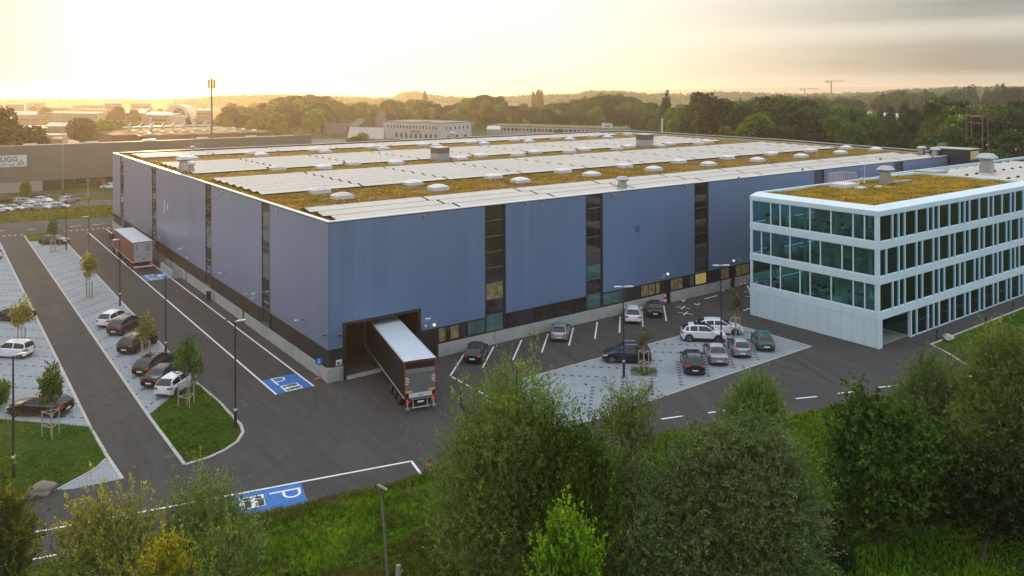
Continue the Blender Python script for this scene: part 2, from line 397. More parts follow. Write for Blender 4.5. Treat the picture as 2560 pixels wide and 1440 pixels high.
def np_mesh(name, verts, nper, mats, parent=None, mi=None, smooth=False):
    # verts: (F*nper, 3) separate faces
    verts = np.ascontiguousarray(verts, dtype=np.float32); nv = len(verts); nf = nv // nper
    me = bpy.data.meshes.new(name)
    me.vertices.add(nv); me.vertices.foreach_set('co', verts.ravel())
    me.loops.add(nv); me.loops.foreach_set('vertex_index', np.arange(nv, dtype=np.int32))
    me.polygons.add(nf); me.polygons.foreach_set('loop_start', np.arange(0, nv, nper, dtype=np.int32))
    me.polygons.foreach_set('loop_total', np.full(nf, nper, dtype=np.int32))
    for m in (mats if isinstance(mats, (list, tuple)) else [mats]): me.materials.append(m)
    if mi is not None: me.polygons.foreach_set('material_index', mi)
    me.update(calc_edges=True)
    return me

# ---------------------------------------------------------------- palette
ASPH = mat_asphalt(); PAVE = mat_paving(); GROUND = mat_ground(); BLUE = mat_facade()
DARKPAVER = mat('dark_paver', (0.055, 0.075, 0.11), rough=0.8)
KERB = mat('granite_kerb', (0.42, 0.42, 0.39), rough=0.8, scale=2.5, var=0.2)
PAINT = mat('road_paint', (0.72, 0.74, 0.76), rough=0.6, scale=4, var=0.12)
PBLUE = mat('blue_road_paint', (0.02, 0.14, 0.44), rough=0.55, scale=3, var=0.3)
PBLACK = mat('black_road_paint', (0.02, 0.02, 0.025), rough=0.6)
CONC = mat('concrete', (0.36, 0.37, 0.36), rough=0.8, scale=0.9, var=0.16)
DARKCLAD = mat_lines('dark_cladding', (0.020, 0.021, 0.026), (0.008, 0.008, 0.01), 3, 0.9, 0.04, rough=0.5, var=0.1)
DARKMET = mat('dark_metal', (0.022, 0.022, 0.026), rough=0.4, metal=0.3)
GALV = mat('galvanised_metal', (0.42, 0.43, 0.44), rough=0.42, metal=0.7, scale=6)
WHITE = mat('white_sheet_metal', (0.62, 0.64, 0.65), rough=0.42, scale=0.8, var=0.05)
WCLAD = mat_lines('white_cladding', (0.61, 0.73, 0.80), (0.25, 0.3, 0.33), 3, 1.25, 0.035, rough=0.45, var=0.05)
WTRIM = mat('white_frame_metal', (0.63, 0.76, 0.83), rough=0.42, scale=0.7, var=0.05)
GLASS = mat_glass('office_glass', (0.50, 0.86, 0.84))
DGLASS = mat('dark_window_glass', (0.012, 0.014, 0.016), rough=0.06, spec=0.8, coat=0.6, var=0.3, scale=0.6)
TGLASS = mat('teal_window_glass', (0.05, 0.13, 0.13), rough=0.07, spec=0.8, coat=0.6, var=0.4, scale=0.5)
LITWIN = mat('lit_window', (0.17, 0.14, 0.07), rough=0.15, emit=(1.0, 0.72, 0.28), estr=0.03, var=0.8, scale=1.6, coat=0.3)
LAMPON = mat('lamp_glow', (0.9, 0.9, 0.9), emit=(1.0, 0.9, 0.72), estr=0.7)
ROOFM = mat('gravel_roof', (0.20, 0.19, 0.17), rough=0.9, scale=1.5, var=0.3)
SEDUM = mat('sedum_soil', (0.17, 0.115, 0.028), rough=0.95, scale=1.3, var=0.55, bump=0.6, spec=0.1)
SOLAR = mat_lines('solar_glass', (0.47, 0.44, 0.38), (0.22, 0.21, 0.19), 0, 1.7, 0.035, rough=0.30, metal=0.25, amt=0.7, var=0.06)  # cream base stands in for sky reflected off dark panels at low angle
DOME = mat('acrylic_dome', (0.62, 0.59, 0.60), rough=0.3, scale=1.0, var=0.04, coat=0.4)
BARK = mat('bark', (0.07, 0.055, 0.04), rough=0.9, scale=6, var=0.35, bump=0.5)
PALEBARK = mat('pale_bark', (0.30, 0.27, 0.22), rough=0.9, scale=5, var=0.3)
WOOD = mat('weathered_wood', (0.40, 0.33, 0.24), rough=0.8, scale=6, var=0.2)
RUBBER = mat('rubber', (0.012, 0.012, 0.013), rough=0.75)
RIM = mat('alloy_rim', (0.42, 0.43, 0.45), rough=0.3, metal=0.8)
RED = mat('red_lens', (0.45, 0.01, 0.012), rough=0.2, coat=0.5)
REDON = mat('lit_red_lens', (0.6, 0.01, 0.02), rough=0.2, emit=(1.0, 0.03, 0.03), estr=0.35)
CLEARL = mat('headlight_glass', (0.65, 0.68, 0.7), rough=0.1, coat=0.8)
CARGLASS = mat('car_glass', (0.010, 0.018, 0.020), rough=0.06, spec=0.55, coat=0.0, var=0.2)
BLKPL = mat('black_plastic', (0.018, 0.018, 0.019), rough=0.55)
PLATE = mat('number_plate', (0.75, 0.76, 0.76), rough=0.4)
YELL = mat('yellow_reflector', (0.75, 0.50, 0.02), rough=0.35)
REDP = mat('red_paint', (0.34, 0.02, 0.025), rough=0.45)
STONE = mat('boulder_stone', (0.19, 0.165, 0.13), rough=0.9, scale=1.6, var=0.3, bump=0.6)
BRICKB = mat('brown_brick', (0.13, 0.055, 0.028), rough=0.9, scale=0.6, var=0.15)
# ================================================================ THE SETTING
# land: one sheet to the horizon, with the grass bank raised beside the truck lane
def bank_h(x, y):
    # 0 on the yard, rises a little towards the viewer south of the lane edge
    e = -17.9 - 0.245 * (x + 9.0) if x < 16 else -24.0 - 0.36 * (x - 16)
    d = e - y
    if y > -13 or x < -60 or x > 110: return 0.0
    return 0.45 * max(0.0, min(1.0, (d - 0.6) / 5.0)) * max(0, min(1, (x + 24) / 8.0))
mb = MB()
xs = [-6000, -2500, -900, -300, -120] + [-60 + 2 * i for i in range(86)] + [150, 300, 900, 2500, 9000]
ys = [-3000, -900, -300, -120] + [-70 + 2 * i for i in range(31)] + [20, 60, 130, 300, 900, 2600]
vs = [(x, y, -0.03 + bank_h(x, y)) for y in ys for x in xs]
nx = len(xs)
mb.add(vs, [(j * nx + i, j * nx + i + 1, (j + 1) * nx + i + 1, (j + 1) * nx + i) for j in range(len(ys) - 1) for i in range(nx - 1)])
ground = mb.build('ground', GROUND, smooth=True); tag(ground, kind='structure')
LAKE = mat('lake_water', (0.10, 0.12, 0.13), rough=0.12, spec=0.6, scale=0.02, var=0.2)
mb = MB(); mb.quad((-9000, 2590, -0.02), (12000, 2590, -0.02), (12000, 14000, -0.02), (-9000, 14000, -0.02))
tag(mb.build('water', LAKE), kind='structure')

# asphalt of the works yard
YARD = [(-17.9, 99.2), (-14.0, 98.0), (-9.0, 97.6), (0.4, 97.4), (0.4, 0.0), (56.0, 0.0), (56.0, -8.6), (95, -8.6), (95, -26.1), (73, -26.05), (51.2, -26.15), (49.9, -28.4), (47.5, -31.0), (56.0, -33.9), (90.0, -41.0), (90, -47), (60.0, -37.8), (43.7, -32.6), (30.8, -29.2), (24.8, -27.9), (10.5, -22.7), (3.0, -20.4),
        (-1.2, -19.05), (-1.9, -19.25), (-9.2, -18.25), (-12.2, -17.6), (-17.3, -16.6), (-24.0, -15.3), (-33, -13.6), (-33, -8.6), (-24.2, -6.7), (-21.2, -7.0), (-20.3, -7.5), (-17.65, -7.9), (-17.9, 13.0)]
mb = MB(); mb.sheet(YARD, 0.0)
yard = mb.build('asphalt_yard', ASPH); tag(yard, kind='structure')
# public road across the top left, its bend and the lane beyond
ra, rb = at(-400, 585), at(283, 543); rc, rd = at(283, 568.0), at(-400, 622)
mb = MB(); mb.sheet([(-90, 104.5), (-17.9, 99.25), (0.4, 97.45), (40, 97.4), (140, 98), (140, 108), (40, 109.0), (2.4, 111.1), (-16.4, 115.8), (-90, 133)], -0.006)
road = mb.build('road', ASPH); tag(road, kind='structure')
mb = MB(); mb.sheet([(-90, 128), (-9.7, 129.0), (5.8, 128.6), (80, 127), (80, 135.5), (7.1, 138.3), (-9, 142), (-90, 152)], -0.008)
tag(mb.build('road', ASPH), kind='structure')
mb = MB(); mb.sheet([(-60, 156), (0, 153.0), (60, 151), (60, 156), (0, 158.5), (-60, 163)], -0.008)
tag(mb.build('path', ASPH), kind='structure')
def line_mb(pxs, w, mb=None, z=0.004, world=False):
    mb = mb or MB()
    for a, b in pxs:
        if not world: a, b = at(*a), at(*b)
        mb.strip(a, b, w, z)
    return mb
line_mb([((8 + d, y), (8 + d + 28, y - 3)) for d, y in ((-90, 575), (-28, 571), (56, 567.5), (163, 560), (221, 556))], 0.22).build('centre_line', PAINT, road)
mbt = MB()
for i in range(34):                                      # shark teeth at the mouth of the yard
    x = -20.6 + i * 0.85
    y = 99.9 - 0.13 * (x + 20)
    if -13.9 < x < -8.4: continue
    mbt.add([(x, y, 0.004), (x + 0.55, y - 0.07, 0.004), (x + 0.28, y - 0.62, 0.004)], [(0, 2, 1)])
mbt.build('give_way_line', PAINT, yard)

# left car park strips of pavers
mb = MB(); mb.sheet([(-60, 98), (-60, -2), (-23.2, 7.9), (-22.5, 7.1), (-17.95, 2.15), (-17.95, 99.0)], 0.005)
pave1 = mb.build('paving', PAVE); tag(pave1, kind='structure')
mb = MB(); mb.sheet([(-14.0, 90.6), (-14.0, 1.9), (-12.6, 3.6), (-11.3, 5.0), (-10.0, 5.9), (-9.1, 6.3), (-9.1, 88.5)], 0.005)
pave2 = mb.build('paving', PAVE); tag(pave2, kind='structure')
mb = MB(); mb.sheet([(-17.65, -7.9), (-17.8, -4.1), (-18.7, -5.3), (-19.6, -5.95), (-21.2, -7.0), (-20.3, -7.5)], 0.006)
tag(mb.build('paving', PAVE), kind='structure')
def kerb_things():
    for pts, w in (([(-17.95, 99.1), (-17.95, 2.1), (-17.8, -4.0), (-17.6, -7.95)], 0.22), ([(-14.0, 97.6), (-14.0, 1.9), (-13.85, -8.3)], 0.22), ([(-9.05, 88.6), (-9.1, 6.3)], 0.2),
                   ([(-9.1, 6.3), (-8.8, 0.8), (-8.85, -2.8), (-8.8, -4.2), (-9.1, -5.6), (-9.9, -6.9), (-11.0, -7.7), (-12.2, -8.2), (-13.85, -8.35)], 0.22),
                   ([(-17.85, -4.1), (-18.7, -5.3), (-19.6, -5.95), (-21.2, -7.0), (-22.9, -6.95), (-24.2, -6.7)], 0.12),
                   ([(95, -26.0), (51.4, -26.05), (49.9, -28.5), (47.9, -31.0)], 0.2),
                   ([(-14.0, 90.6), (-9.1, 88.6)], 0.12)):
        o = MB().kerb(pts, w, -0.02, 0.05).build('kerb', KERB); tag(o, kind='structure')
kerb_things()
# islands of grass
ISL1 = [(-13.8, 1.8), (-12.6, 3.5), (-11.3, 4.9), (-10.0, 5.8), (-9.2, 6.1), (-8.9, 0.8), (-8.95, -2.8), (-8.95, -4.2), (-9.2, -5.5), (-10.0, -6.75), (-11.0, -7.55), (-12.2, -8.05), (-13.7, -8.2)]
ISL2 = [(-60, -3), (-23.2, 7.8), (-22.5, 7.0), (-17.95, 2.1), (-17.95, -4.1), (-18.8, -5.25), (-19.7, -5.85), (-21.2, -6.85), (-22.9, -6.8), (-24.2, -6.55), (-33, -8.4), (-60, -12)]
ISL3 = [(-13.9, 90.9), (-13.9, 97.4), (-9.2, 96.9), (-9.2, 88.9)]
for p in (ISL1, ISL2, ISL3):
    tag(MB().prism(p, -0.02, 0.045).build('grass_island', GROUND), kind='structure')
# dark divider stones of the bays (rows of single stones, 45 degrees across the strips)
def dark_rows(rows, name, parent, step=0.82, w=0.42, h=0.2, z=0.0095):
    mb = MB()
    for (x0, y0), (x1, y1) in rows:
        L = math.hypot(x1 - x0, y1 - y0); k = int(L / step); dx, dy = (x1 - x0) / L, (y1 - y0) / L
        for i in range(k + 1):
            cx_, cy_ = x0 + dx * i * step, y0 + dy * i * step
            mb.strip((cx_ - dx * w / 2, cy_ - dy * w / 2), (cx_ + dx * w / 2, cy_ + dy * w / 2), h, z)
    return mb.build(name, DARKPAVER, parent)
rows = []
for i in range(-2, 26):
    y0 = 3.2 + 3.48 * i + 0.45
    a = (-13.8, y0); b = (-9.3, y0 + 4.5)
    if y0 > 84 or y0 + 4.5 < 6.5: continue
    if y0 < 2.2: a = (-13.8 + (2.4 - y0), 2.4)
    rows.append((a, b))
dark_rows(rows, 'dark_stone_row', pave2)
rows = []
for i in range(0, 30):
    y0 = 4.4 + 3.48 * i
    rows.append(((-18.15, y0), (-18.15 - 8.5, y0 + 8.5)))
dark_rows(rows, 'dark_stone_row', pave1)
# triangle of pavers on the right with its bays
TRI = [(9.5, -19.4), (12.5, -9.35), (41.6, -9.35), (41.6, -19.35)]
pave3 = MB().sheet(TRI, 0.005).build('paving', PAVE); tag(pave3, kind='structure')
MB().kerb(TRI, 0.12, -0.02, 0.016, True).build('edge_stone', KERB, pave3)
rows = [((16.2 + 3.5 * i, -9.8), (20.2 + 3.5 * i, -13.8)) for i in range(0, 7)]
rows += [((17.3 + 3.5 * i, -14.5), (12.8 + 3.5 * i, -19.0)) for i in range(0, 7)]
dark_rows(rows, 'dark_stone_row', pave3, step=0.72, w=0.3, h=0.3)
rows = []

# painted lines of the yard
lm = lambda pts, w=0.14, world=True: line_mb(pts, w, world=world)
lm([((-4.55, 94.9), (-4.55, 0.05))], 0.17).build('lane_line', PAINT, yard)
lm([((-1.35, 96.4), (-1.35, 24.6)), ((-1.35, 23.9), (-1.35, -0.05))], 0.17).build('lane_line', PAINT, yard)
lm([((-60, -2.6), (-1.4, -17.0))], 0.17).build('lane_line', PAINT, yard)
lm([((-1.42, -16.95), (-1.85, -19.1))], 0.17).build('lane_line', PAINT, yard)
lm([((-60, -5.9), (-19.5, -15.6))], 0.15).build('lane_line', PAINT, yard)
for i in range(9):
    x0 = 9.2 + 3.42 * i
    if i == 8: line_mb([((36.75, -4.95), (41.1, -0.55))], 0.16, world=True).build('bay_line', PAINT, yard); continue
    line_mb([((x0, -4.95), (x0 + 4.2, -0.75))], 0.15, world=True).build('bay_line', PAINT, yard)
lm([((9.2, -5.2 - 1.05 * i), (9.17, -5.9 - 1.05 * i)) for i in range(12)], 0.15).build('dashed_line', PAINT, yard)
ds = [((1530, 1066), (1582, 1060)), ((1648, 1050), (1706, 1042)), ((1765, 1035), (1820, 1028)), ((1985, 1001), (2038, 996)), ((2090, 989), (2135, 984)), ((2190, 974), (2240, 970)), ((2386, 951), (2435, 946)), ((2290, 962.5), (2340, 957))]
line_mb(ds, 0.17).build('dashed_line', PAINT, yard)
# loading lane crosses, arrows by the wall
mk = MB()
for cx_, cy_ in ((42.2, -2.5), (40.6, -4.3), (54.2, -2.9), (52.4, -4.4)):
    mk.strip((cx_ - 0.75, cy_ - 0.35), (cx_ + 0.75, cy_ + 0.35), 0.13, 0.0045); mk.strip((cx_ - 0.35, cy_ + 0.75), (cx_ + 0.35, cy_ - 0.75), 0.13, 0.0085)
mk.build('cross_marking', PAINT, yard)
line_mb([((1758, 750), (1790, 742)), ((1700, 753), (1709, 756)), ((1703, 757), (1709, 752)), ((1733, 762), (1740, 765)), ((1740, 765), (1746, 762)), ((1798, 729), (1808, 731)), ((1833, 741), (1842, 741)), ((1864, 716), (1878, 742)), ((1855, 780), (1880, 772))], 0.2).build('arrow_marking', PAINT, yard)

# blue truck bays with letter P and the truck pictogram
def p_letter(mb, o, ux, uy, w, h, t, z):
    def q(a, b): return (o[0] + ux[0] * a + uy[0] * b, o[1] + ux[1] * a + uy[1] * b, z)
    mb.add([q(0, 0), q(t, 0), q(t, h), q(0, h)], [(0, 1, 2, 3)])
    r = 0.30 * h; cyy = h - r; x1 = w - r
    out, inn = [], []
    for k in range(13):
        a = math.pi / 2 - math.pi * k / 12
        out.append((x1 + r * math.cos(a), cyy + r * math.sin(a))); inn.append((x1 + (r - t) * math.cos(a), cyy + (r - t) * math.sin(a)))
    out = [(t, h)] + out + [(t, h - 2 * r)]; inn = [(t, h - t)] + inn + [(t, h - 2 * r + t)]
    for k in range(len(out) - 1): mb.add([q(*out[k]), q(*out[k + 1]), q(*inn[k + 1]), q(*inn[k])], [(3, 2, 1, 0)])
def truck_bay(corners, o, ux, po, pw):
    uy = (-ux[1], ux[0])
    MB().sheet(corners, 0.0045).build('blue_marking', PBLUE, yard)
    mb = MB(); p_letter(mb, o, ux, uy, 1.12, 1.85, 0.17, 0.0085); mb.build('letter_marking', PAINT, yard)
    def q(a, b, z): return (po[0] + ux[0] * a + uy[0] * b, po[1] + ux[1] * a + uy[1] * b, z)
    sg = MB(); sg.mi = 0; sg.add([q(0, 0, 0.0085), q(pw, 0, 0.0085), q(pw, pw, 0.0085), q(0, pw, 0.0085)], [(0, 1, 2, 3)])
    sg.mi = 1
    def rect(a0, b0, a1, b1): sg.add([q(a0, b0, 0.0125), q(a1, b0, 0.0125), q(a1, b1, 0.0125), q(a0, b1, 0.0125)], [(0, 1, 2, 3)])
    for b in (0.12, 0.88):
        rect(0.50, b + 0.16, 1.38, b + 0.52); rect(0.14, b + 0.14, 0.44, b + 0.42); rect(0.12, b + 0.12, 0.5, b + 0.17)
        for a in (0.25, 0.62, 1.02, 1.22):
            sg.add([(*q(a + 0.085 * math.cos(t_), b + 0.07 + 0.085 * math.sin(t_), 0)[:2], 0.0165) for t_ in [k * math.pi / 5 for k in range(10)]], [tuple(range(10))])
    sg.build('truck_symbol', [PAINT, PBLACK], yard)
truck_bay([(-4.46, 3.85), (-4.46, 0.1), (-1.44, 0.0), (-1.44, 3.85)], (-3.75, 1.95), (1, 0), (-3.7, 0.12), 1.5)
truck_bay([(-4.46, 52.6), (-4.46, 48.6), (-1.44, 48.6), (-1.44, 52.6)], (-3.85, 50.7), (1, 0), (-3.8, 48.95), 1.5)
sd = Vector((0.971, -0.239)); sr = (sd.y, -sd.x)
truck_bay([(-12.42, -14.42), (-8.55, -15.37), (-9.15, -18.1), (-13.0, -17.3)], (-10.62, -15.45), sr, (-12.36, -15.0), 1.45)
# manhole rings and drain lids
mh = MB()
for p in ((811, 1028), (620, 1130), (985, 1062)):
    x, y = at(*p); mh.disc((x, y, 0.004), 0.42, 'z', 20, 0.34)
mh.build('manhole_ring', mat('cast_iron', (0.03, 0.03, 0.03), rough=0.6), yard)

# old joint lines and repair strips in the asphalt
jm = mat('asphalt_joint', (0.024, 0.024, 0.024), rough=0.8); pm_ = mat('asphalt_patch', (0.072, 0.069, 0.066), rough=0.9, var=0.2, scale=3)
for pts in ([(232, 1061), (300, 1050), (373, 1036)], [(573, 1010), (640, 995), (690, 988)], [(1290, 905), (1500, 862)]):
    mb = MB()
    for a, b in zip(pts, pts[1:]): mb.strip(at(*a), at(*b), 0.07, 0.0035)
    mb.build('joint_line', jm, yard)
for a, b, w in (((404, 1138), (432, 1132), 0.5), ((612, 1012), (600, 996), 0.35), ((1935, 905), (1990, 925), 0.16), ((250, 636), (290, 633), 0.35)):
    MB().strip(at(*a), at(*b), w, 0.0032).build('asphalt_patch', pm_, yard)
def onY(px, py, y0):
    x = (px - 1280) / FPX; y = (py - HOR) / FPX
    X = x * _cr + y * _sr; Y = -x * _sr + y * _cr
    t = (y0 - CAMY) / (_F[1] + X * _Rt[1]); return CAMX + t * (_F[0] + X * _Rt[0]), CAMZ - t * Y
def onX(px, py, x0):
    x = (px - 1280) / FPX; y = (py - HOR) / FPX
    X = x * _cr + y * _sr; Y = -x * _sr + y * _cr
    t = (x0 - CAMX) / (_F[0] + X * _Rt[0]); return CAMY + t * (_F[1] + X * _Rt[1]), CAMZ - t * Y
# ================================================================ WAREHOUSE
wh = empty('warehouse'); tag(wh, 'huge blue panelled warehouse with planted roof and long rows of solar panels', 'warehouse')
TOP = 13.72
XR = [(118.0, 0.0), (128.0, 43.0), (131.0, 97.35)]
mb = MB()
mb.box(0.10, 1.38, 0.10, 0.40, 0, TOP - 0.01); mb.box(1.38, 9.05, 0.10, 0.40, 4.78, TOP - 0.01); mb.box(9.05, 118.0, 0.10, 0.40, 0, TOP - 0.01)
mb.box(0.10, 0.40, 0.40, 97.2, 0, TOP - 0.01); mb.box(0.4, 130.9, 96.95, 97.25, 0, TOP - 0.01)
mb.prism([(117.7, 0.4), (127.7, 43.0), (130.7, 96.9), (130.4, 96.9), (127.4, 43.0), (117.4, 0.4)], 0, TOP - 0.01)
mb.box(0.4, 30, 24, 24.3, 0.02, 12); mb.box(30, 30.3, 0.4, 24.3, 0.02, 12)
mb.build('wall', DARKCLAD, wh)
MB().box(0.4, 30, 0.4, 24, 0.01, 0.06).build('hall_floor', mat('hall_floor_concrete', (0.09, 0.085, 0.08), rough=0.5), wh)
DOORF = mat('door_frame_metal', (0.035, 0.032, 0.032), rough=0.4, metal=0.4)
mb = MB(); mb.box(1.3, 1.62, -0.06, 0.45, 0.0, 4.62); mb.box(8.78, 9.1, -0.06, 0.45, 0.0, 4.62); mb.box(1.3, 9.1, -0.065, 0.455, 4.62, 4.86)
mb.build('door_frame', DOORF, wh)
MB().box(1.62, 8.78, -0.42, 0.40, -0.01, 0.05).build('threshold', CONC, wh)
# blue panels between the glass strips
FX = [16.32, 18.85, 29.53, 32.05, 47.12, 49.73, 72.27, 74.73, 94.06, 96.63]
LY = [14.35, 16.75, 34.56, 37.13, 63.08, 65.95, 87.39, 90.4]
def fp(x0, x1, z0=2.75):
    MB().box(x0, x1, -0.02, 0.13, z0, 13.62).build('facade_panel', BLUE, wh)
mb = MB(); mb.box(0.14, 1.33, -0.02, 0.13, 2.75, 13.62); mb.box(1.33, 9.1, -0.02, 0.13, 4.87, 13.62); mb.box(9.1, 16.32, -0.02, 0.13, 2.75, 13.62)
mb.build('facade_panel', BLUE, wh)
e = FX[1::2] + [118.0]
for a, b in zip(FX[1::2], FX[2::2] + [111.4]): fp(a, b)
b0 = -0.02
for a, b in zip([b0] + LY[1::2], LY[0::2] + [97.35]):
    MB().box(-0.02, 0.13, a, b, 2.75, 13.62).build('facade_panel', BLUE, wh)
# glass strips
mull = mat('strip_mullion', (0.16, 0.15, 0.14), rough=0.4, metal=0.4)
for i in range(5):
    x0, x1 = FX[2 * i], FX[2 * i + 1]
    mb = MB(); mb.box(x0, x0 + 0.16, 0.02, 0.22, 1.22, 13.6); mb.box(x1 - 0.32, x1, 0.02, 0.22, 1.22, 13.6)
    f = mb.build('window_strip', DARKMET, wh)
    for k in range(8): MB().box(x0 + 0.16, x1 - 0.32, 0.03, 0.2, 1.28 + 1.55 * k, 1.36 + 1.55 * k).build('transom', mull, f)
    for k in range(8):
        z0, z1 = 1.36 + 1.55 * k, min(13.55, 2.85 + 1.55 * k)
        m = LITWIN if (i == 0 and k == 2) else (TGLASS if k == 0 or (i == 1 and k in (2,)) else DGLASS)
        MB().box(x0 + 0.17, x1 - 0.33, 0.06, 0.095, z0, z1).build('pane', m, f)
for i in range(4):
    y0, y1 = LY[2 * i], LY[2 * i + 1]
    mb = MB(); mb.box(0.02, 0.22, y0, y0 + 0.3, 1.22, 13.6); mb.box(0.02, 0.22, y1 - 0.16, y1, 1.22, 13.6)
    f = mb.build('window_strip', DARKMET, wh)
    for k in range(8): MB().box(0.03, 0.2, y0 + 0.3, y1 - 0.16, 1.28 + 1.55 * k, 1.38 + 1.55 * k).build('transom', mull, f)
    for k in range(8):
        MB().box(0.06, 0.095, y0 + 0.31, y1 - 0.17, 1.38 + 1.55 * k, min(13.55, 2.85 + 1.55 * k)).build('pane', DGLASS, f)
# ground floor windows of the front
for x0, x1, m in ((11.05, 11.75, LITWIN), (11.85, 12.25, DGLASS), (12.35, 13.25, LITWIN), (14.3, 16.25, TGLASS), (19.0, 20.4, DGLASS), (22.6, 25.2, DGLASS), (25.35, 27.4, DGLASS), (27.6, 29.4, DGLASS),
                  (32.1, 33.5, TGLASS), (33.6, 35.4, TGLASS), (38.0, 39.1, LITWIN), (39.25, 40.2, LITWIN), (40.4, 41.0, LITWIN), (42.95, 44.0, LITWIN), (44.1, 44.9, LITWIN), (46.3, 47.0, TGLASS),
                  (49.8, 50.4, DGLASS), (52.2, 53.6, LITWIN), (55.0, 56.1, LITWIN), (56.2, 57.6, LITWIN), (58, 61, DGLASS), (62, 66, DGLASS), (75, 80, DGLASS)):
    f = MB().box(x0 - 0.06, x1 + 0.06, 0.03, 0.12, 1.3, 2.66).build('window', DARKMET, wh)
    MB().box(x0, x1, 0.005, 0.028, 1.36, 2.6).build('pane', m, f)
f = MB().box(47.2, 49.3, -0.012, 0.018, 1.34, 2.7).build('window', DARKMET, wh)
MB().box(47.3, 49.2, -0.03, -0.015, 1.4, 2.62).build('pane', mat('bright_lit_window', (0.4, 0.3, 0.1), emit=(1.0, 0.75, 0.22), estr=0.2, var=0.4, scale=0.8), f)
# doors in the gaps of the plinth
for x0, x1 in ((9.2, 10.85), (41.9, 42.75), (53.95, 54.75)):
    d = MB().box(x0, x1, 0.02, 0.09, 0.06, 2.6).build('door', DARKMET, wh)
    MB().box(x0 + 0.1, x0 + 0.16, -0.05, 0.02, 1.0, 1.2).build('handle', GALV, d)
# concrete plinth: panels with gaps
for x0, x1 in ((0.0, 1.3), (10.94, 18.9), (18.92, 26.9), (26.92, 34.9), (34.92, 41.8), (42.8, 48.9), (48.92, 53.8), (54.8, 62), (62.02, 70), (70.02, 118)):
    MB().box(x0 - (0.14 if x0 == 0 else 0), x1, -0.14, 0.09, -0.02, 1.2).build('plinth', CONC, wh)
for y0, y1 in ((0.1, 7.4), (7.42, 14.8), (14.82, 21.9), (22.7, 30.3), (30.32, 38.0), (38.02, 45.4), (46.2, 53.2), (53.8, 56.4), (57.2, 66), (80, 97.2)):
    MB().box(-0.14, 0.09, y0, y1, -0.02, 1.2).build('plinth', CONC, wh)
mb = MB(); mb.box(-0.1, 0.2, 0.2, 97.2, 1.22, 1.27); mb.box(10.94, 117, -0.1, 0.2, 1.22, 1.27); mb.box(0.2, 1.3, -0.1, 0.2, 1.22, 1.27)
mb.build('sill', DARKMET, wh)
# parapet and roof
mb = MB(); mb.box(-0.06, 118.1, -0.06, 0.36, TOP, TOP + 0.09); mb.box(-0.06, 0.36, 0.36, 97.4, TOP, TOP + 0.09); mb.box(0.36, 131, 97.0, 97.4, TOP, TOP + 0.09)
mb.prism([(118.1, 0.36), (128.1, 43.0), (131.1, 97.0), (130.7, 97.0), (127.7, 43.0), (117.7, 0.36)], TOP, TOP + 0.09)
mb.build('parapet_cap', WHITE, wh)
MB().prism([(0.3, 0.3), (117.8, 0.3), (127.8, 43.0), (130.8, 97.1), (0.3, 97.1)], 13.1, 13.42).build('roof', ROOFM, wh)
mb = MB()
for pts in ([(0.42, 0.42), (115.5, 0.42), (125, 43), (126, 80), (124, 90.5), (0.42, 96.5)],): mb.prism(pts, 13.42, 13.47)
roofsoil = mb.build('roof_planting', SEDUM, wh)
# skylights
SKY = []
sk0 = None
DOME2 = mat('pinkish_acrylic_dome', (0.54, 0.47, 0.46), rough=0.4, scale=2.0, var=0.12)  # darker, pinker tone for some of the domes
def skylight(x, y, w=2.0, d=1.7):
    mb = MB(); mb.box(x - w / 2, x + w / 2, y - d / 2, y + d / 2, 13.45, 13.85)
    k = mb.build('skylight', WHITE, wh)
    mb = MB(); n = 8; vs = []
    for j in range(n + 1):
        for i in range(n + 1):
            u, v = i / n * 2 - 1, j / n * 2 - 1
            vs.append((x + u * (w / 2 + 0.04), y + v * (d / 2 + 0.04), 13.853 + 0.33 * (1 - abs(u) ** 2.3) ** 0.75 * (1 - abs(v) ** 2.3) ** 0.75))
    mb.add(vs, [(j * (n + 1) + i, j * (n + 1) + i + 1, (j + 1) * (n + 1) + i + 1, (j + 1) * (n + 1) + i) for j in range(n) for i in range(n)])
    mb.build('dome', DOME if (int(x * 7 + y * 3) % 3) else DOME2, k, smooth=True)
    SKY.append((x, y))
for k in range(10):
    skylight(8.2 + 12.0 * k, 15.2); skylight(8.2 + 12.0 * k, 21.2)
    skylight(8.4 + 12.05 * k, 76.2); skylight(8.4 + 12.05 * k, 81.6)
for k in range(9): skylight(7.9 + 12.02 * k, 47.4) if k != 0 else None; skylight(13.8 + 12.02 * k, 50.0) if k != 2 else None
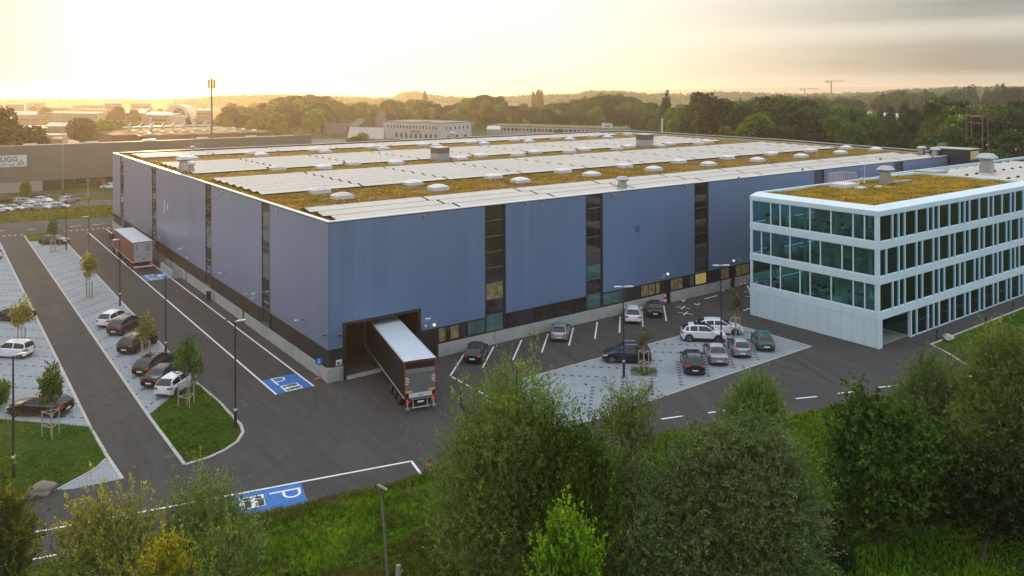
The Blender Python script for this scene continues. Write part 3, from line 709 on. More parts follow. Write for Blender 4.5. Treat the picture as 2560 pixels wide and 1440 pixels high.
# solar arrays: tent rows along x
def solar(y0, rows, pitch=2.78, x1a=112.0, slope=0.0):
    mb = MB()
    for r in range(rows):
        ya = y0 + r * pitch
        xend = x1a + (ya / 97.0) * 13.0 if ya > 20 else x1a
        x = 2.0 if y0 > 5 else 1.3
        k = 0
        while x < xend - 1:
            xe = min((14.3 + 12.0 * k), xend); k += 1
            if xe <= x: continue
            segs = [(x, xe - 0.28)]
            for sx, sy in SKY:
                if abs(sy - (ya + pitch / 2)) < pitch / 2 + 0.95:
                    ns = []
                    for a, b in segs:
                        if b <= sx - 1.3 or a >= sx + 1.3: ns.append((a, b)); continue
                        if a < sx - 1.3: ns.append((a, sx - 1.3))
                        if b > sx + 1.3: ns.append((sx + 1.3, b))
                    segs = ns
            for a, b in segs:
                if b - a < 0.9: continue
                lo, hi = 13.66, 13.90; ym = ya + pitch / 2; ye = ya + pitch - 0.24
                mb.mi = 0
                mb.add([(a, ya, lo), (b, ya, lo), (b, ym, hi), (a, ym, hi), (a, ya, lo - 0.05), (b, ya, lo - 0.05), (b, ym, hi - 0.05), (a, ym, hi - 0.05)],
                       [(0, 1, 2, 3), (7, 6, 5, 4)])
                mb.add([(a, ym + 0.05, hi), (b, ym + 0.05, hi), (b, ye, lo), (a, ye, lo), (a, ym + 0.05, hi - 0.05), (b, ym + 0.05, hi - 0.05), (b, ye, lo - 0.05), (a, ye, lo - 0.05)],
                       [(0, 1, 2, 3), (7, 6, 5, 4)])
                mb.mi = 1
                mb.quad((a, ym - 0.05, hi + 0.004), (b, ym - 0.05, hi + 0.004), (b, ym + 0.07, hi + 0.006), (a, ym + 0.07, hi + 0.006))
                mb.box(a + 0.1, a + 0.2, ya + 0.2, ye - 0.2, 13.47, 13.62); mb.box(b - 0.2, b - 0.1, ya + 0.2, ye - 0.2, 13.47, 13.62)
                mb.quad((a, ya, lo), (b, ya, lo), (b, ya, 13.48), (a, ya, 13.48))
            x = xe
    return mb.build('solar_array', [SOLAR, DARKMET], wh)
solar(0.95, 3, 3.05, 110.5); solar(22.6, 7, 2.78); solar(50.6, 7, 2.78, 108.5); solar(83.2, 3, 3.0, 104)
# vents on the roof
def cowl(x, y, z=13.45, s=1.0, h=1.7, name='roof_vent', parent=None, m=GALV):
    mb = MB(); mb.box(x - 0.5 * s, x + 0.5 * s, y - 0.5 * s, y + 0.5 * s, z, z + 0.5 * h); mb.box(x - 0.42 * s, x + 0.42 * s, y - 0.42 * s, y + 0.42 * s, z + 0.5 * h, z + 0.8 * h)
    o = mb.build(name, m, parent or wh)
    mb = MB(); a, b, c = 0.5 * s, 0.78 * s, 0.45 * s; z1, z2, z3 = z + 0.74 * h, z + 0.86 * h, z + 1.08 * h
    vs = [(x + i * q, y + j * q, zz) for q, zz in ((a, z1), (b, z2), (c, z3)) for i, j in ((-1, -1), (1, -1), (1, 1), (-1, 1))]
    mb.add(vs, [(0, 1, 5, 4), (1, 2, 6, 5), (2, 3, 7, 6), (3, 0, 4, 7), (4, 5, 9, 8), (5, 6, 10, 9), (6, 7, 11, 10), (7, 4, 8, 11), (8, 9, 10, 11), (3, 2, 1, 0)])
    mb.build('cowl', GALV, o)
    return o
cowl(1.9, 55.2, s=1.1, h=2.2); cowl(2.3, 52.6, s=0.7, h=1.6); cowl(36.9, 1.9, s=0.8, h=1.5); cowl(110.6, 1.6, s=0.9, h=1.5); cowl(111.2, 4.2, s=0.8, h=1.6); cowl(73.0, 95.8, s=0.9, h=1.7); cowl(13.6, 95.6, s=0.5, h=1.0)
def boxvent(x, y, s=1.15, h=2.2):
    mb = MB(); mb.box(x - s, x + s, y - s, y + s, 13.45, 13.45 + h * 0.55)
    o = mb.build('vent_housing', GALV, wh)
    MB().box(x - s, x + s, y - s, y + s, 13.452 + h * 0.55, 13.45 + h * 0.97).build('louvre', mat('louvre_brown', (0.13, 0.10, 0.085), rough=0.6), o)
    MB().box(x - s - 0.06, x + s + 0.06, y - s - 0.06, y + s + 0.06, 13.453 + h * 0.97, 13.45 + h * 1.02).build('lid', WHITE, o)
boxvent(41.0, 49.0); boxvent(90.4, 50.0, 1.25, 2.6)
# guard rail and mast foot on the far left edge, lightning rods
mb = MB(); gx, gy = at(506, 374, 13.8); gx2, gy2 = at(531, 372, 13.8)
for z in (14.0, 14.5, 14.95): mb.tube((gx, 97.1, z), (gx2, 97.1, z), 0.035)
for k in range(4): mb.tube((gx + (gx2 - gx) * k / 3, 97.1, 13.8), (gx + (gx2 - gx) * k / 3, 97.1, 14.95 if k else 15.8), 0.035)
mb.tube((gx, 97.1, 15.8), (gx + 1.2, 97.1, 15.8), 0.035); mb.tube((gx + 1.2, 97.1, 15.8), (gx + 1.2, 97.1, 14.5), 0.035)
mb.build('guard_rail', GALV, wh)
for x, y in ((4.5, 11.2), (7, 43.5), (28, 45), (33.5, 17), (60, 24), (82, 48), (99, 7), (104, 30), (92, 12), (118, 60)):
    MB().tube((x, y, 13.4), (x, y, 15.9), 0.02, 0.012, 5).build('lightning_rod', GALV, wh)
# lamps and cameras on the walls
LMP = mat('floodlight_metal', (0.62, 0.64, 0.68), rough=0.25, metal=0.6)
def wlamp_left(px, py, big=True):
    y, z = onX(px, py, -0.5 if big else -0.12)
    if big:
        o = MB().tube((-0.02, y, z + 0.05), (-0.42, y, z + 0.1), 0.03).build('wall_lamp', DARKMET, wh)
        MB().cbox(-0.85, -0.38, y - 0.2, y + 0.2, z, z + 0.12).build('lamp_head', LMP, o)
    else:
        MB().cbox(-0.2, -0.02, y - 0.13, y + 0.13, z - 0.14, z + 0.14).build('wall_lamp', LMP, wh)
for p in ((331, 545), (400, 588), (450, 618), (551, 679), (635, 732), (742, 799), (292, 526)): wlamp_left(*p)
for p in ((366, 578), (463.5, 639), (467.5, 642), (611, 732), (628, 743), (452, 442), (552.6, 477), (688.6, 522), (377, 417), (317, 397)): wlamp_left(*p, big=False)
def wlamp_front(px, py, m=LMP, s=0.14, d=0.2):
    x, z = onY(px, py, -0.12)
    MB().cbox(x - s, x + s, -0.02 - d, -0.021, z - s, z + s).build('wall_lamp', m, wh)
for p in ((1082, 811), (1060, 815), (1667, 687.5), (1657, 691), (1655, 697), (1832, 655), (1847, 653)): wlamp_front(*p, m=LAMPON if p[0] in (1082, 1667, 1832) else LMP, s=0.11)
for p in ((1060, 540), (1317, 510), (1531, 489), (1713, 467), (1845, 449), (2005, 428), (2200, 403), (2330, 397)): wlamp_front(*p, m=mat('camera_grey', (0.2, 0.2, 0.21)), s=0.16)
for p in ((1266, 755), (1535, 687), (1776, 638)): wlamp_front(*p, m=GALV, s=0.07, d=0.05)
x, z = onY(1064, 796, -0.5)
o = MB().tube((x, -0.02, z), (x, -0.5, z + 0.03), 0.03).build('wall_lamp', DARKMET, wh); MB().cbox(x - 0.3, x + 0.3, -0.75, -0.35, z - 0.04, z + 0.1).build('lamp_head', LMP, o)
MB().box(x - 0.22, x + 0.22, -0.68, -0.42, z - 0.055, z - 0.043).build('lamp_glass', mat('wall_light_glow', (1, 1, 1), emit=(1.0, 0.78, 0.5), estr=8.0), o)
for px, py, side in ((808, 836, 0), (845, 836, 1)):
    mb = MB()
    if side: x, z = onY(px, py, -0.2); mb.tube((x, -0.02, z), (x, -0.2, z), 0.04); mb.tube((x - 0.12, -0.25, z + 0.03), (x + 0.22, -0.3, z - 0.04), 0.06)
    else: y, z = onX(px, py, -0.2); mb.tube((-0.02, y, z), (-0.2, y, z), 0.04); mb.tube((-0.25, y - 0.12, z + 0.03), (-0.3, y + 0.22, z - 0.04), 0.06)
    mb.build('security_camera', BLKPL, wh)
# louvre in the third panel, two white strips and the notice by the gate
x, z = onY(1591, 574, -0.02); MB().box(x - 0.33, x + 0.33, -0.035, -0.021, z - 0.42, z + 0.42).build('louvre', mat_lines('blue_louvre', (0.04, 0.12, 0.38), (0.01, 0.03, 0.1), 2, 0.14, 0.4, rough=0.5), wh)
for px, py, h in ((409, 511, 0.9), (417, 512, 0.45)):
    y, z = onX(px, py, -0.03); MB().box(-0.05, -0.021, y - 0.22, y + 0.22, z - h, z + h).build('wall_sign', WHITE, wh)
x, z = onY(847, 904, 0.08)
o = MB().box(x - 0.42, x + 0.42, 0.075, 0.098, z - 0.28, z + 0.28).build('wall_sign', PLATE, wh)
mb = MB(); mb.box(x - 0.32, x - 0.05, 0.068, 0.0745, z - 0.1, z + 0.08); mb.box(x + 0.1, x + 0.32, 0.068, 0.0745, z - 0.14, z + 0.14); mb.box(x - 0.26, x - 0.12, 0.062, 0.0675, z - 0.04, z + 0.04); mb.build('sign_mark', BLKPL, o)
bs = MB(); bs.tube((1.1, -0.35, 0), (1.1, -0.35, 1.15), 0.12, n=14); tag(bs.build('bollard', GALV), 'thick steel bollard at the left jamb of the open gate', 'bollard')

# concrete light well beside the lane
cw = empty('concrete_light_well', (-0.75, 51, 0)); cw['label'] = 'open concrete box against the blue hall beside the truck lane'; cw['category'] = 'light well'
mb = MB(); mb.box(-0.62, -0.42, -3.0, 3.5, 0, 1.12); mb.box(-0.42, 0.58, -3.0, -2.8, 0, 1.12); mb.box(-0.42, 0.58, 3.3, 3.5, 0, 1.12)
mb.build('well_wall', CONC, cw)

# dark stair tower at the far end
tw = empty('stair_tower', (111.45, 0, 0)); tag(tw, 'black clad stair tower at the far right end of the blue hall', 'stair tower')
tx = onY(2450, 372, -3.45)[0] - 111.45
TWM = mat_lines('tower_cladding', (0.035, 0.037, 0.05), (0.07, 0.07, 0.085), 2, 0.4, 0.15, rough=0.25, metal=0.4, var=0.4)
MB().box(0, tx, -3.45, 3.0, 0, 14.9).build('wall', TWM, tw)
MB().box(-0.05, tx + 0.05, -3.5, 3.05, 14.9, 15.0).build('roof_edge', GALV, tw)
w = MB().box(0.35, tx - 0.6, -3.5, -3.46, 13.2, 14.7).build('window', DARKMET, tw); MB().box(0.4, tx - 0.65, -3.52, -3.502, 13.25, 14.65).build('pane', mat('evening_pane', (0.6, 0.42, 0.16), rough=0.3, var=0.2), w)
mb = MB()
for z in (15.3, 15.6): mb.tube((2.0, 2.5, z), (4.6, 2.5, z), 0.03)
for k in range(4): mb.tube((2.0 + k * 0.86, 2.5, 15), (2.0 + k * 0.86, 2.5, 15.6), 0.03)
mb.build('guard_rail', GALV, tw)
pb = MB().box(115.5, 150, -6.4, -5.6, 12.2, 12.8)
pb.box(115.6, 116.2, -6.3, -3.5, 12.25, 12.75)
tag(pb.build('pipe_bridge', DARKMET), 'dark pipe bridge running right from the black tower', 'pipe bridge')

# ================================================================ OFFICE
of = empty('office_building', (46.0, -23.75, 0)); tag(of, 'white four storey office building with bands of glazing and a planted roof', 'office building')
LX, LYY = 46.0, 14.85          # local: x along the long front, y depth
OLEN = 36.5
FL = [(0.0, 2.85, None), (2.85, 3.45, 1), (3.45, 6.2, 0), (6.2, 6.9, 1), (6.9, 9.55, 0), (9.55, 10.25, 1), (10.25, 12.8, 0), (12.8, 13.35, 1)]
mb = MB()
for z0, z1 in ((2.72, 3.48), (6.15, 6.88), (9.52, 10.26)):
    mb.box(-0.02, 0.32, 0.34, LYY, z0, z1); mb.box(-0.02, OLEN, 0.0, 0.34, z0, z1); mb.box(0.32, OLEN, LYY - 0.3, LYY, z0, z1)
mb.build('floor_band', WTRIM, of)
# roof edge: upright band and sloping hip
mb = MB()
mb.box(-0.02, 0.32, 0.34, LYY, 12.78, 13.25); mb.box(-0.02, OLEN, 0.0, 0.34, 12.78, 13.25); mb.box(0.32, OLEN, LYY - 0.3, LYY, 12.78, 13.25)
a, b, z0, z1 = 0.0, 0.75, 13.25, 13.62
P0 = [(-0.02, 0.0), (OLEN, 0.0), (OLEN, LYY), (-0.02, LYY)]; P1 = [(b, b), (OLEN - b, b), (OLEN - b, LYY - 0.3), (b, LYY - 0.3)]; P2 = [(b + 0.3, b + 0.3), (OLEN - b - 0.3, b + 0.3), (OLEN - b - 0.3, LYY - 0.6), (b + 0.3, LYY - 0.6)]
vs = [(x, y, z0) for x, y in P0] + [(x, y, z1) for x, y in P1] + [(x, y, z1) for x, y in P2] + [(x, y, 13.3) for x, y in P2]
mb.add(vs, [(i + 4 * r, (i + 1) % 4 + 4 * r, (i + 1) % 4 + 4 * r + 4, i + 4 * r + 4) for r in range(3) for i in range(4)])
mb.build('roof_edge', WTRIM, of)
mb = MB(); mb.box(1.0, OLEN - 1.0, 1.0, LYY - 0.55, 13.2, 13.36)
mb.build('roof_planting', SEDUM, of)
MB().box(0.33, OLEN - 0.05, 0.36, LYY - 0.31, 13.0, 13.19).build('roof', ROOFM, of)
# ground floor wall of the short side, its return by the recess
mb = MB(); mb.box(0.0, 0.3, 0.0, LYY, 0.0, 2.715); mb.box(0.3, 0.62, 0.0, 0.3, 0, 2.715); mb.box(0.3, OLEN, LYY - 0.3, LYY, 0, 2.715)
mb.build('wall', WCLAD, of)
mb = MB(); mb.box(0.0, 0.02, -0.001, LYY, 2.70, 2.72)
# corner posts
mb = MB()
for z0, z1 in ((3.48, 6.15), (6.88, 9.52), (10.26, 12.78)):
    MB().box(0.02, 0.3, 0.03, 0.31, z0, z1).build('corner_post', WTRIM, of); MB().box(0.02, 0.3, LYY - 0.32, LYY - 0.02, z0, z1).build('corner_post', WTRIM, of)
FINM = mat('teal_fin', (0.07, 0.30, 0.40), rough=0.35); CURT = mat('pale_curtain', (0.4, 0.45, 0.44), rough=0.9)
LEFTW = [[0, 2, 3, 5, 6, 8, 10, 11, 12], [0, 1, 2, 4, 6, 7, 9, 10, 12], [0, 2, 3, 4, 6, 8, 10, 11, 12]]
RIGHTW = [[0, 2, 3, 4, 6, 7, 9, 10, 11, 13, 14, 15, 17, 18, 19, 21, 22, 23, 25, 26, 27, 29, 30],
          [0, 1, 3, 4, 6, 7, 9, 10, 12, 13, 15, 16, 18, 19, 21, 22, 24, 25, 27, 28, 30],
          [0, 2, 3, 4, 6, 8, 9, 10, 12, 14, 15, 16, 18, 20, 21, 23, 25, 26, 28, 30]]
GRND = [5, 6, 8, 9, 10, 12, 13, 15, 16, 18, 19, 21, 22, 24, 25, 27, 28, 30]
ZS = [(3.48, 6.15), (6.88, 9.52), (10.26, 12.78)]
ml = 1.19; mr = 1.175
for fl in range(3):
    z0, z1 = ZS[fl]
    ks = LEFTW[fl]
    for a, b in zip(ks, ks[1:]):
        ya, yb = LYY - 0.34 - a * ml, LYY - 0.34 - b * ml
        if b == 12: yb = 0.34
        f = MB()
        f.box(0.06, 0.2, yb + 0.0, yb + 0.13, z0, z1); f.box(0.08, 0.16, yb + 0.13, ya, z0, z0 + 0.09); f.box(0.08, 0.16, yb + 0.13, ya, z1 - 0.07, z1)
        w = f.build('window', WTRIM, of)
        MB().box(0.11, 0.125, yb + 0.135, ya - 0.002, z0 + 0.092, z1 - 0.072).build('pane', GLASS, w)
    ks = RIGHTW[fl]
    for a, b in zip(ks, ks[1:]):
        xa, xb = 0.34 + a * mr, 0.34 + b * mr
        f = MB()
        f.box(xb - 0.17, xb, -0.03, 0.3, z0, z1); f.box(xa, xb - 0.17, 0.08, 0.16, z0, z0 + 0.09); f.box(xa, xb - 0.17, 0.08, 0.16, z1 - 0.07, z1)
        w = f.build('window', WTRIM, of)
        MB().box(xa + 0.002, xb - 0.175, 0.11, 0.125, z0 + 0.092, z1 - 0.072).build('pane', GLASS, w)
        MB().box(xb - 0.30, xb - 0.172, 0.05, 0.105, z0 + 0.095, z1 - 0.075).build('fin', FINM, w)
        if (a * 7 + fl) % 5 == 1: MB().box(xa + 0.03, xa + 0.3, 0.32, 0.36, z0 + 0.02, z1 - 0.02).build('curtain', CURT, w)
for a, b in zip(GRND, GRND[1:]):
    xa, xb = 0.34 + a * mr, 0.34 + b * mr
    f = MB(); f.box(xb - 0.17, xb, -0.03, 0.3, 0.05, 2.72); f.box(xa, xb - 0.17, 0.06, 0.18, 0.0, 0.12); f.box(xa, xb - 0.17, 0.08, 0.16, 2.62, 2.72)
    w = f.build('window', WTRIM, of)
    MB().box(xa + 0.002, xb - 0.175, 0.11, 0.125, 0.122, 2.618).build('pane', GLASS, w)
    MB().box(xb - 0.30, xb - 0.172, 0.05, 0.105, 0.125, 2.615).build('fin', FINM, w)
# the covered recess at the corner
xr = 0.34 + 5 * mr
mb = MB(); mb.box(xr - 0.2, xr, -0.03, 0.3, 0.0, 2.72); mb.box(0.7, xr - 0.0, 3.0, 3.16, 0.05, 0.17); mb.box(xr - 0.12, xr, 0.3, 3.0, 0.05, 0.15); mb.box(xr - 0.12, xr, 0.3, 3.0, 2.6, 2.71); mb.box(0.7, 0.82, 3.0, 3.16, 0.17, 2.7)
w = mb.build('window', WTRIM, of); MB().box(xr - 0.07, xr - 0.055, 0.31, 2.98, 0.155, 2.595).build('pane', GLASS, w); MB().box(0.83, xr - 0.01, 3.06, 3.075, 0.175, 2.69).build('pane', GLASS, w)
# floors, ceilings, inner walls and columns seen through the glass
OFI = mat('carpet_floor', (0.20, 0.22, 0.22), rough=0.9); OCE = mat('office_ceiling', (0.5, 0.5, 0.48), rough=0.8); INW = mat('office_inner_wall', (0.42, 0.44, 0.42), rough=0.8, var=0.3)
mb = MB()
for z in (0.02, 3.2, 6.6, 9.98): mb.box(0.34, OLEN - 0.3, 0.36, LYY - 0.32, z, z + 0.1)
mb.build('floor', OFI, of)
mb = MB()
for z in (2.60, 6.18, 9.56, 12.80): mb.box(0.34, OLEN - 0.3, 0.36, LYY - 0.32, z, z + 0.04)
mb.build('ceiling', OCE, of)
mb = MB()
for z0, z1 in ((0.13, 2.59), (3.31, 6.17), (6.71, 9.55), (10.09, 12.79)):
    mb.box(6.5, OLEN - 1, 5.6, 5.75, z0, z1); mb.box(6.5, 6.65, 5.75, 11.0, z0, z1)
    for k in (12, 19, 26): mb.box(k, k + 0.12, 0.9, 5.6, z0, z1)
mb.build('inner_wall', INW, of)
mb = MB()
for z0, z1 in ((3.31, 6.17), (6.71, 9.55), (10.09, 12.79)):
    for y in (1.6, 5.2, 8.8, 12.6): mb.tube((1.3, y, z0), (1.3, y, z1), 0.17, n=12, cap=False)
    for x in range(4, 34, 5): mb.tube((x, 1.3, z0), (x, 1.3, z1), 0.17, n=12, cap=False)
mb.build('column', mat('column_concrete', (0.55, 0.60, 0.58)), of)
mb = MB(); r2 = random.Random(4)
for z in (6.14, 9.52, 12.76):
    for k in range(11):
        x, y = (r2.uniform(1.5, 4.5), r2.uniform(1, 13)) if k < 5 else (r2.uniform(2, 33), r2.uniform(1.2, 4.5))
        mb.box(x, x + 1.3, y, y + 0.09, z - 0.05, z)
mb.build('ceiling_light', mat('tube_light', (1, 1, 1), emit=(1.0, 0.9, 0.72), estr=9.0), of)
# furniture behind the glass: desks and cupboards, things of their own
DESKM = mat('desk_white', (0.5, 0.53, 0.53), rough=0.5); CABM = mat('cabinet_grey', (0.38, 0.42, 0.42), rough=0.5); SCRM = mat('screen_black', (0.01, 0.01, 0.012), rough=0.2); CHM = mat('chair_fabric', (0.02, 0.03, 0.05), rough=0.9)
def desk():
    e = empty('desk')
    MB().box(-0.8, 0.8, -0.4, 0.4, 0.72, 0.75).build('desktop', DESKM, e)
    for sx in (-1, 1): MB().box(sx * 0.72 - 0.04, sx * 0.72 + 0.04, -0.32, 0.32, 0, 0.72).build('leg', GALV, e)
    MB().box(-0.3, 0.3, 0.1, 0.13, 0.85, 1.22).build('screen', SCRM, e)
    MB().box(-0.8, 0.8, 0.39, 0.42, 0.55, 1.15).build('privacy_panel', CABM, e)
    return e
def cabinet():
    e = empty('cabinet')
    MB().box(-0.4, 0.4, -0.21, 0.21, 0.0, 1.25).build('carcass', CABM, e)
    for s in (-1, 1): MB().box(s * 0.2 - 0.19, s * 0.2 + 0.19, -0.23, -0.212, 0.04, 1.21).build('door', DESKM, e)
    return e
def chair():
    e = empty('office_chair')
    MB().cbox(-0.25, 0.25, -0.25, 0.25, 0.42, 0.5).build('seat', CHM, e); MB().cbox(-0.23, 0.23, 0.2, 0.27, 0.55, 1.05).build('backrest', CHM, e)
    m = MB(); m.tube((0, 0, 0.1), (0, 0, 0.42), 0.04)
    for k in range(5): m.tube((0, 0, 0.1), (0.3 * math.cos(k * 1.257), 0.3 * math.sin(k * 1.257), 0.05), 0.025)
    m.build('base', BLKPL, e); return e
fur = {'desk': desk(), 'cabinet': cabinet(), 'office_chair': chair()}
usedf = set()
flname = {0: 'first', 1: 'second', 2: 'top'}
r2 = random.Random(12)
for fl, z in enumerate((3.3, 6.7, 10.08)):
    ys_ = [1.3, 3.1, 4.9, 6.9, 8.6, 10.4, 12.3, 13.6]
    for i, y in enumerate(ys_):
        kind = r2.choice(['desk', 'desk', 'desk', 'cabinet', 'cabinet'])
        o = fur[kind] if kind not in usedf else copy_tree(fur[kind]); usedf.add(kind)
        o.location = (LX + r2.uniform(1.1, 2.4), -23.75 + y, z); o.rotation_euler = (0, 0, r2.choice([0, math.pi / 2, math.pi]) + r2.uniform(-.05, .05))
        w_ = 'white desk' if kind == 'desk' else 'low cabinet'
        on = ('1st', '2nd', '3rd', '4th', '5th', '6th', '7th', '8th')[i]
        tag(o, w_ + ', %s piece from the office corner, %s glazed floor' % (on, flname[fl]), kind, '%ss behind the %s floor glazing' % (kind, flname[fl]))
        if kind == 'desk':
            c = fur['office_chair'] if 'office_chair' not in usedf else copy_tree(fur['office_chair']); usedf.add('office_chair')
            a = o.rotation_euler.z; c.location = (o.location.x + 0.6 * math.sin(a), o.location.y - 0.6 * math.cos(a), z); c.rotation_euler = (0, 0, a + math.pi + r2.uniform(-.5, .5))
            tag(c, 'dark office chair at the %s piece from the office corner, %s glazed floor' % (on, flname[fl]), 'chair', 'office chairs behind the %s floor glazing' % flname[fl])
# things on the office roof
cowl(21.0, 10.6, 13.36, 1.05, 2.1, 'roof_vent', of)
for b_ in ((13.2, 16.2, 11.3, 13.3, 13.36, 13.8), (13.6, 15.0, 9.6, 10.4, 13.36, 13.6), (16.2, 17.0, 8.8, 9.4, 13.36, 13.62)): MB().box(*b_).build('roof_hatch', WHITE, of)
mb = MB()
for k in range(13): mb.tube((13.1 + k * 0.25, 13.4, 13.5), (13.1 + k * 0.25, 13.4, 15.0), 0.02, n=5)
for k in range(8): mb.tube((16.1, 11.6 + k * 0.25, 13.5), (16.1, 11.6 + k * 0.25, 15.0), 0.02, n=5)
mb.tube((13.1, 13.4, 15.0), (16.1, 13.4, 15.0), 0.03); mb.tube((16.1, 13.4, 15.0), (16.1, 11.6, 15.0), 0.03)
mb.build('guard_rail', mat('rail_pale', (0.55, 0.45, 0.42), rough=0.5), of)
mb = MB(); mb.path([(17.0, 11.8, 13.36), (17.0, 11.8, 14.1), (17.3, 11.6, 14.3), (17.6, 11.4, 14.1), (17.6, 11.4, 13.7)], 0.09); mb.tube((20.8, 13.2, 13.4), (20.8, 13.2, 16.2), 0.02, n=5)
mb.build('vent_pipe', WHITE, of)
MB().box(22, 26.5, 9.9, 11.0, 13.36, 13.56).build('gravel_patch', ROOFM, of)

# lower building behind the office, its roof full of solar tents
ob = empty('annexe_building', (83.0, -24.0, 0)); tag(ob, 'annexe behind the office with solar panels and vents on its grey roof', 'building')
MB().box(0, 60, 0.2, 19.5, 0, 12.4).build('wall', WCLAD, ob)
MB().box(0.3, 59.7, 0.5, 19.2, 12.4, 12.45).build('roof', ROOFM, ob)
mb = MB(); mb.box(-0.1, 60.1, 0.0, 0.4, 12.4, 12.9); mb.box(-0.1, 60.1, 19.3, 19.7, 12.4, 12.9); mb.build('parapet', WTRIM, ob)
mb = MB()
for i in range(40):
    mb.tube((2 + i * 1.2, 19.2, 12.9), (2 + i * 1.2, 19.2, 13.6), 0.02, n=4)
for z in (13.2, 13.6): mb.tube((2, 19.2, z), (50, 19.2, z), 0.025, n=4)
mb.build('guard_rail', DARKMET, ob)
mb = MB()
for i in range(12):
    for j in range(3):
        x, y = 1.5 + i * 3.0, 1.5 + j * 5.4
        mb.add([(x, y, 12.6), (x, y + 4.9, 12.6), (x + 1.35, y + 4.9, 12.95), (x + 1.35, y, 12.95)], [(3, 2, 1, 0)]); mb.add([(x + 1.4, y, 12.95), (x + 1.4, y + 4.9, 12.95), (x + 2.75, y + 4.9, 12.6), (x + 2.75, y, 12.6)], [(3, 2, 1, 0)])
mb.build('solar_array', SOLAR, ob)
cowl(14.5, 12.0, 12.45, 1.5, 2.9, 'roof_vent', ob)
mb = MB(); mb.box(5, 9, 15, 18, 12.45, 13.2); mb.build('duct', GALV, ob)
# ================================================================ VEHICLES
def lerp(tab, x):
    if x <= tab[0][0]: return tab[0][1]
    for (a, va), (b, vb) in zip(tab, tab[1:]):
        if x <= b: return va + (vb - va) * (x - a) / (b - a)
    return tab[-1][1]
WHEELS = {}
def wheel(parent, x, y, r, side, wd=0.21):
    key = (r, side)
    if key not in WHEELS:
        mb = MB(); n = 22; prof = [(-wd / 2, r * 0.66), (-wd / 2, r * 0.93), (-wd / 2 + 0.03, r), (wd / 2 - 0.03, r), (wd / 2, r * 0.93), (wd / 2, r * 0.66)]
        vs = [(rr * math.cos(2 * math.pi * i / n), yy, rr * math.sin(2 * math.pi * i / n)) for yy, rr in prof for i in range(n)]
        fs = [(k * n + i, k * n + (i + 1) % n, (k + 1) * n + (i + 1) % n, (k + 1) * n + i) for k in range(5) for i in range(n)]
        mb.add(vs, fs); mb.disc((0, -side * wd * 0.3, 0), r * 0.67, 'y', n)
        t = mb.build('tyre', RUBBER, smooth=True)
        mb = MB(); s = side; yo = s * (wd / 2 - 0.015)
        mb.disc((0, yo, 0), r * 0.68, 'y', 24, r * 0.58)
        for k in range(5):
            a = 2 * math.pi * k / 5 + 0.3; da = 0.19
            for q in (-0.16, 0.16):
                mb.add([(r * 0.1 * math.cos(a + q * 3), yo + s * 0.004, r * 0.1 * math.sin(a + q * 3)), (r * 0.61 * math.cos(a + q - 0.07), yo + s * 0.004, r * 0.61 * math.sin(a + q - 0.07)),
                        (r * 0.61 * math.cos(a + q + 0.07), yo + s * 0.004, r * 0.61 * math.sin(a + q + 0.07))], [(0, 1, 2)])
        mb.disc((0, yo + s * 0.008, 0), r * 0.17, 'y', 12)
        rm = mb.build('rim', RIM)
        WHEELS[key] = (t.data, rm.data); bpy.data.objects.remove(t); bpy.data.objects.remove(rm)
    w = link('wheel', WHEELS[key][0], parent, (x, y, r)); link('rim', WHEELS[key][1], w)
    return w
CARS = dict(
    hatch=dict(L=4.05, W=1.74, H=1.48, belt=0.96, xr0=0.08, xr1=0.70, xf1=.545, xf0=.765, r=0.31),
    mini=dict(L=3.65, W=1.62, H=1.52, belt=0.95, xr0=0.06, xr1=0.35, xf1=.60, xf0=.80, r=0.28),
    suv=dict(L=4.45, W=1.85, H=1.63, belt=1.06, xr0=0.10, xr1=0.78, xf1=.545, xf0=.75, r=0.36),
    wagon=dict(L=4.70, W=1.82, H=1.46, belt=0.96, xr0=0.12, xr1=0.88, xf1=.55, xf0=.735, r=0.325),
    sedan=dict(L=4.55, W=1.78, H=1.42, belt=0.94, xr0=0.72, xr1=1.55, xf1=.56, xf0=.75, r=0.32))
PAINTS = {}
def paint(name, col, metal=0.3, rough=0.28):
    if name not in PAINTS: PAINTS[name] = mat('car_paint_' + name, col, rough=rough, metal=metal, coat=0.5, var=0.05, scale=0.7)
    return PAINTS[name]
WHITEP = paint('white', (0.66, 0.70, 0.74), 0.0); BLACKP = paint('black', (0.012, 0.012, 0.014), 0.2, 0.22); SILVER = paint('silver', (0.36, 0.38, 0.41), 0.6, 0.3); GREYP = paint('grey', (0.10, 0.10, 0.105), 0.4); GREENP = paint('green', (0.035, 0.13, 0.13), 0.4); BLUEP = paint('dark_blue', (0.012, 0.02, 0.045), 0.3); DGREY = paint('anthracite', (0.035, 0.037, 0.04), 0.4)
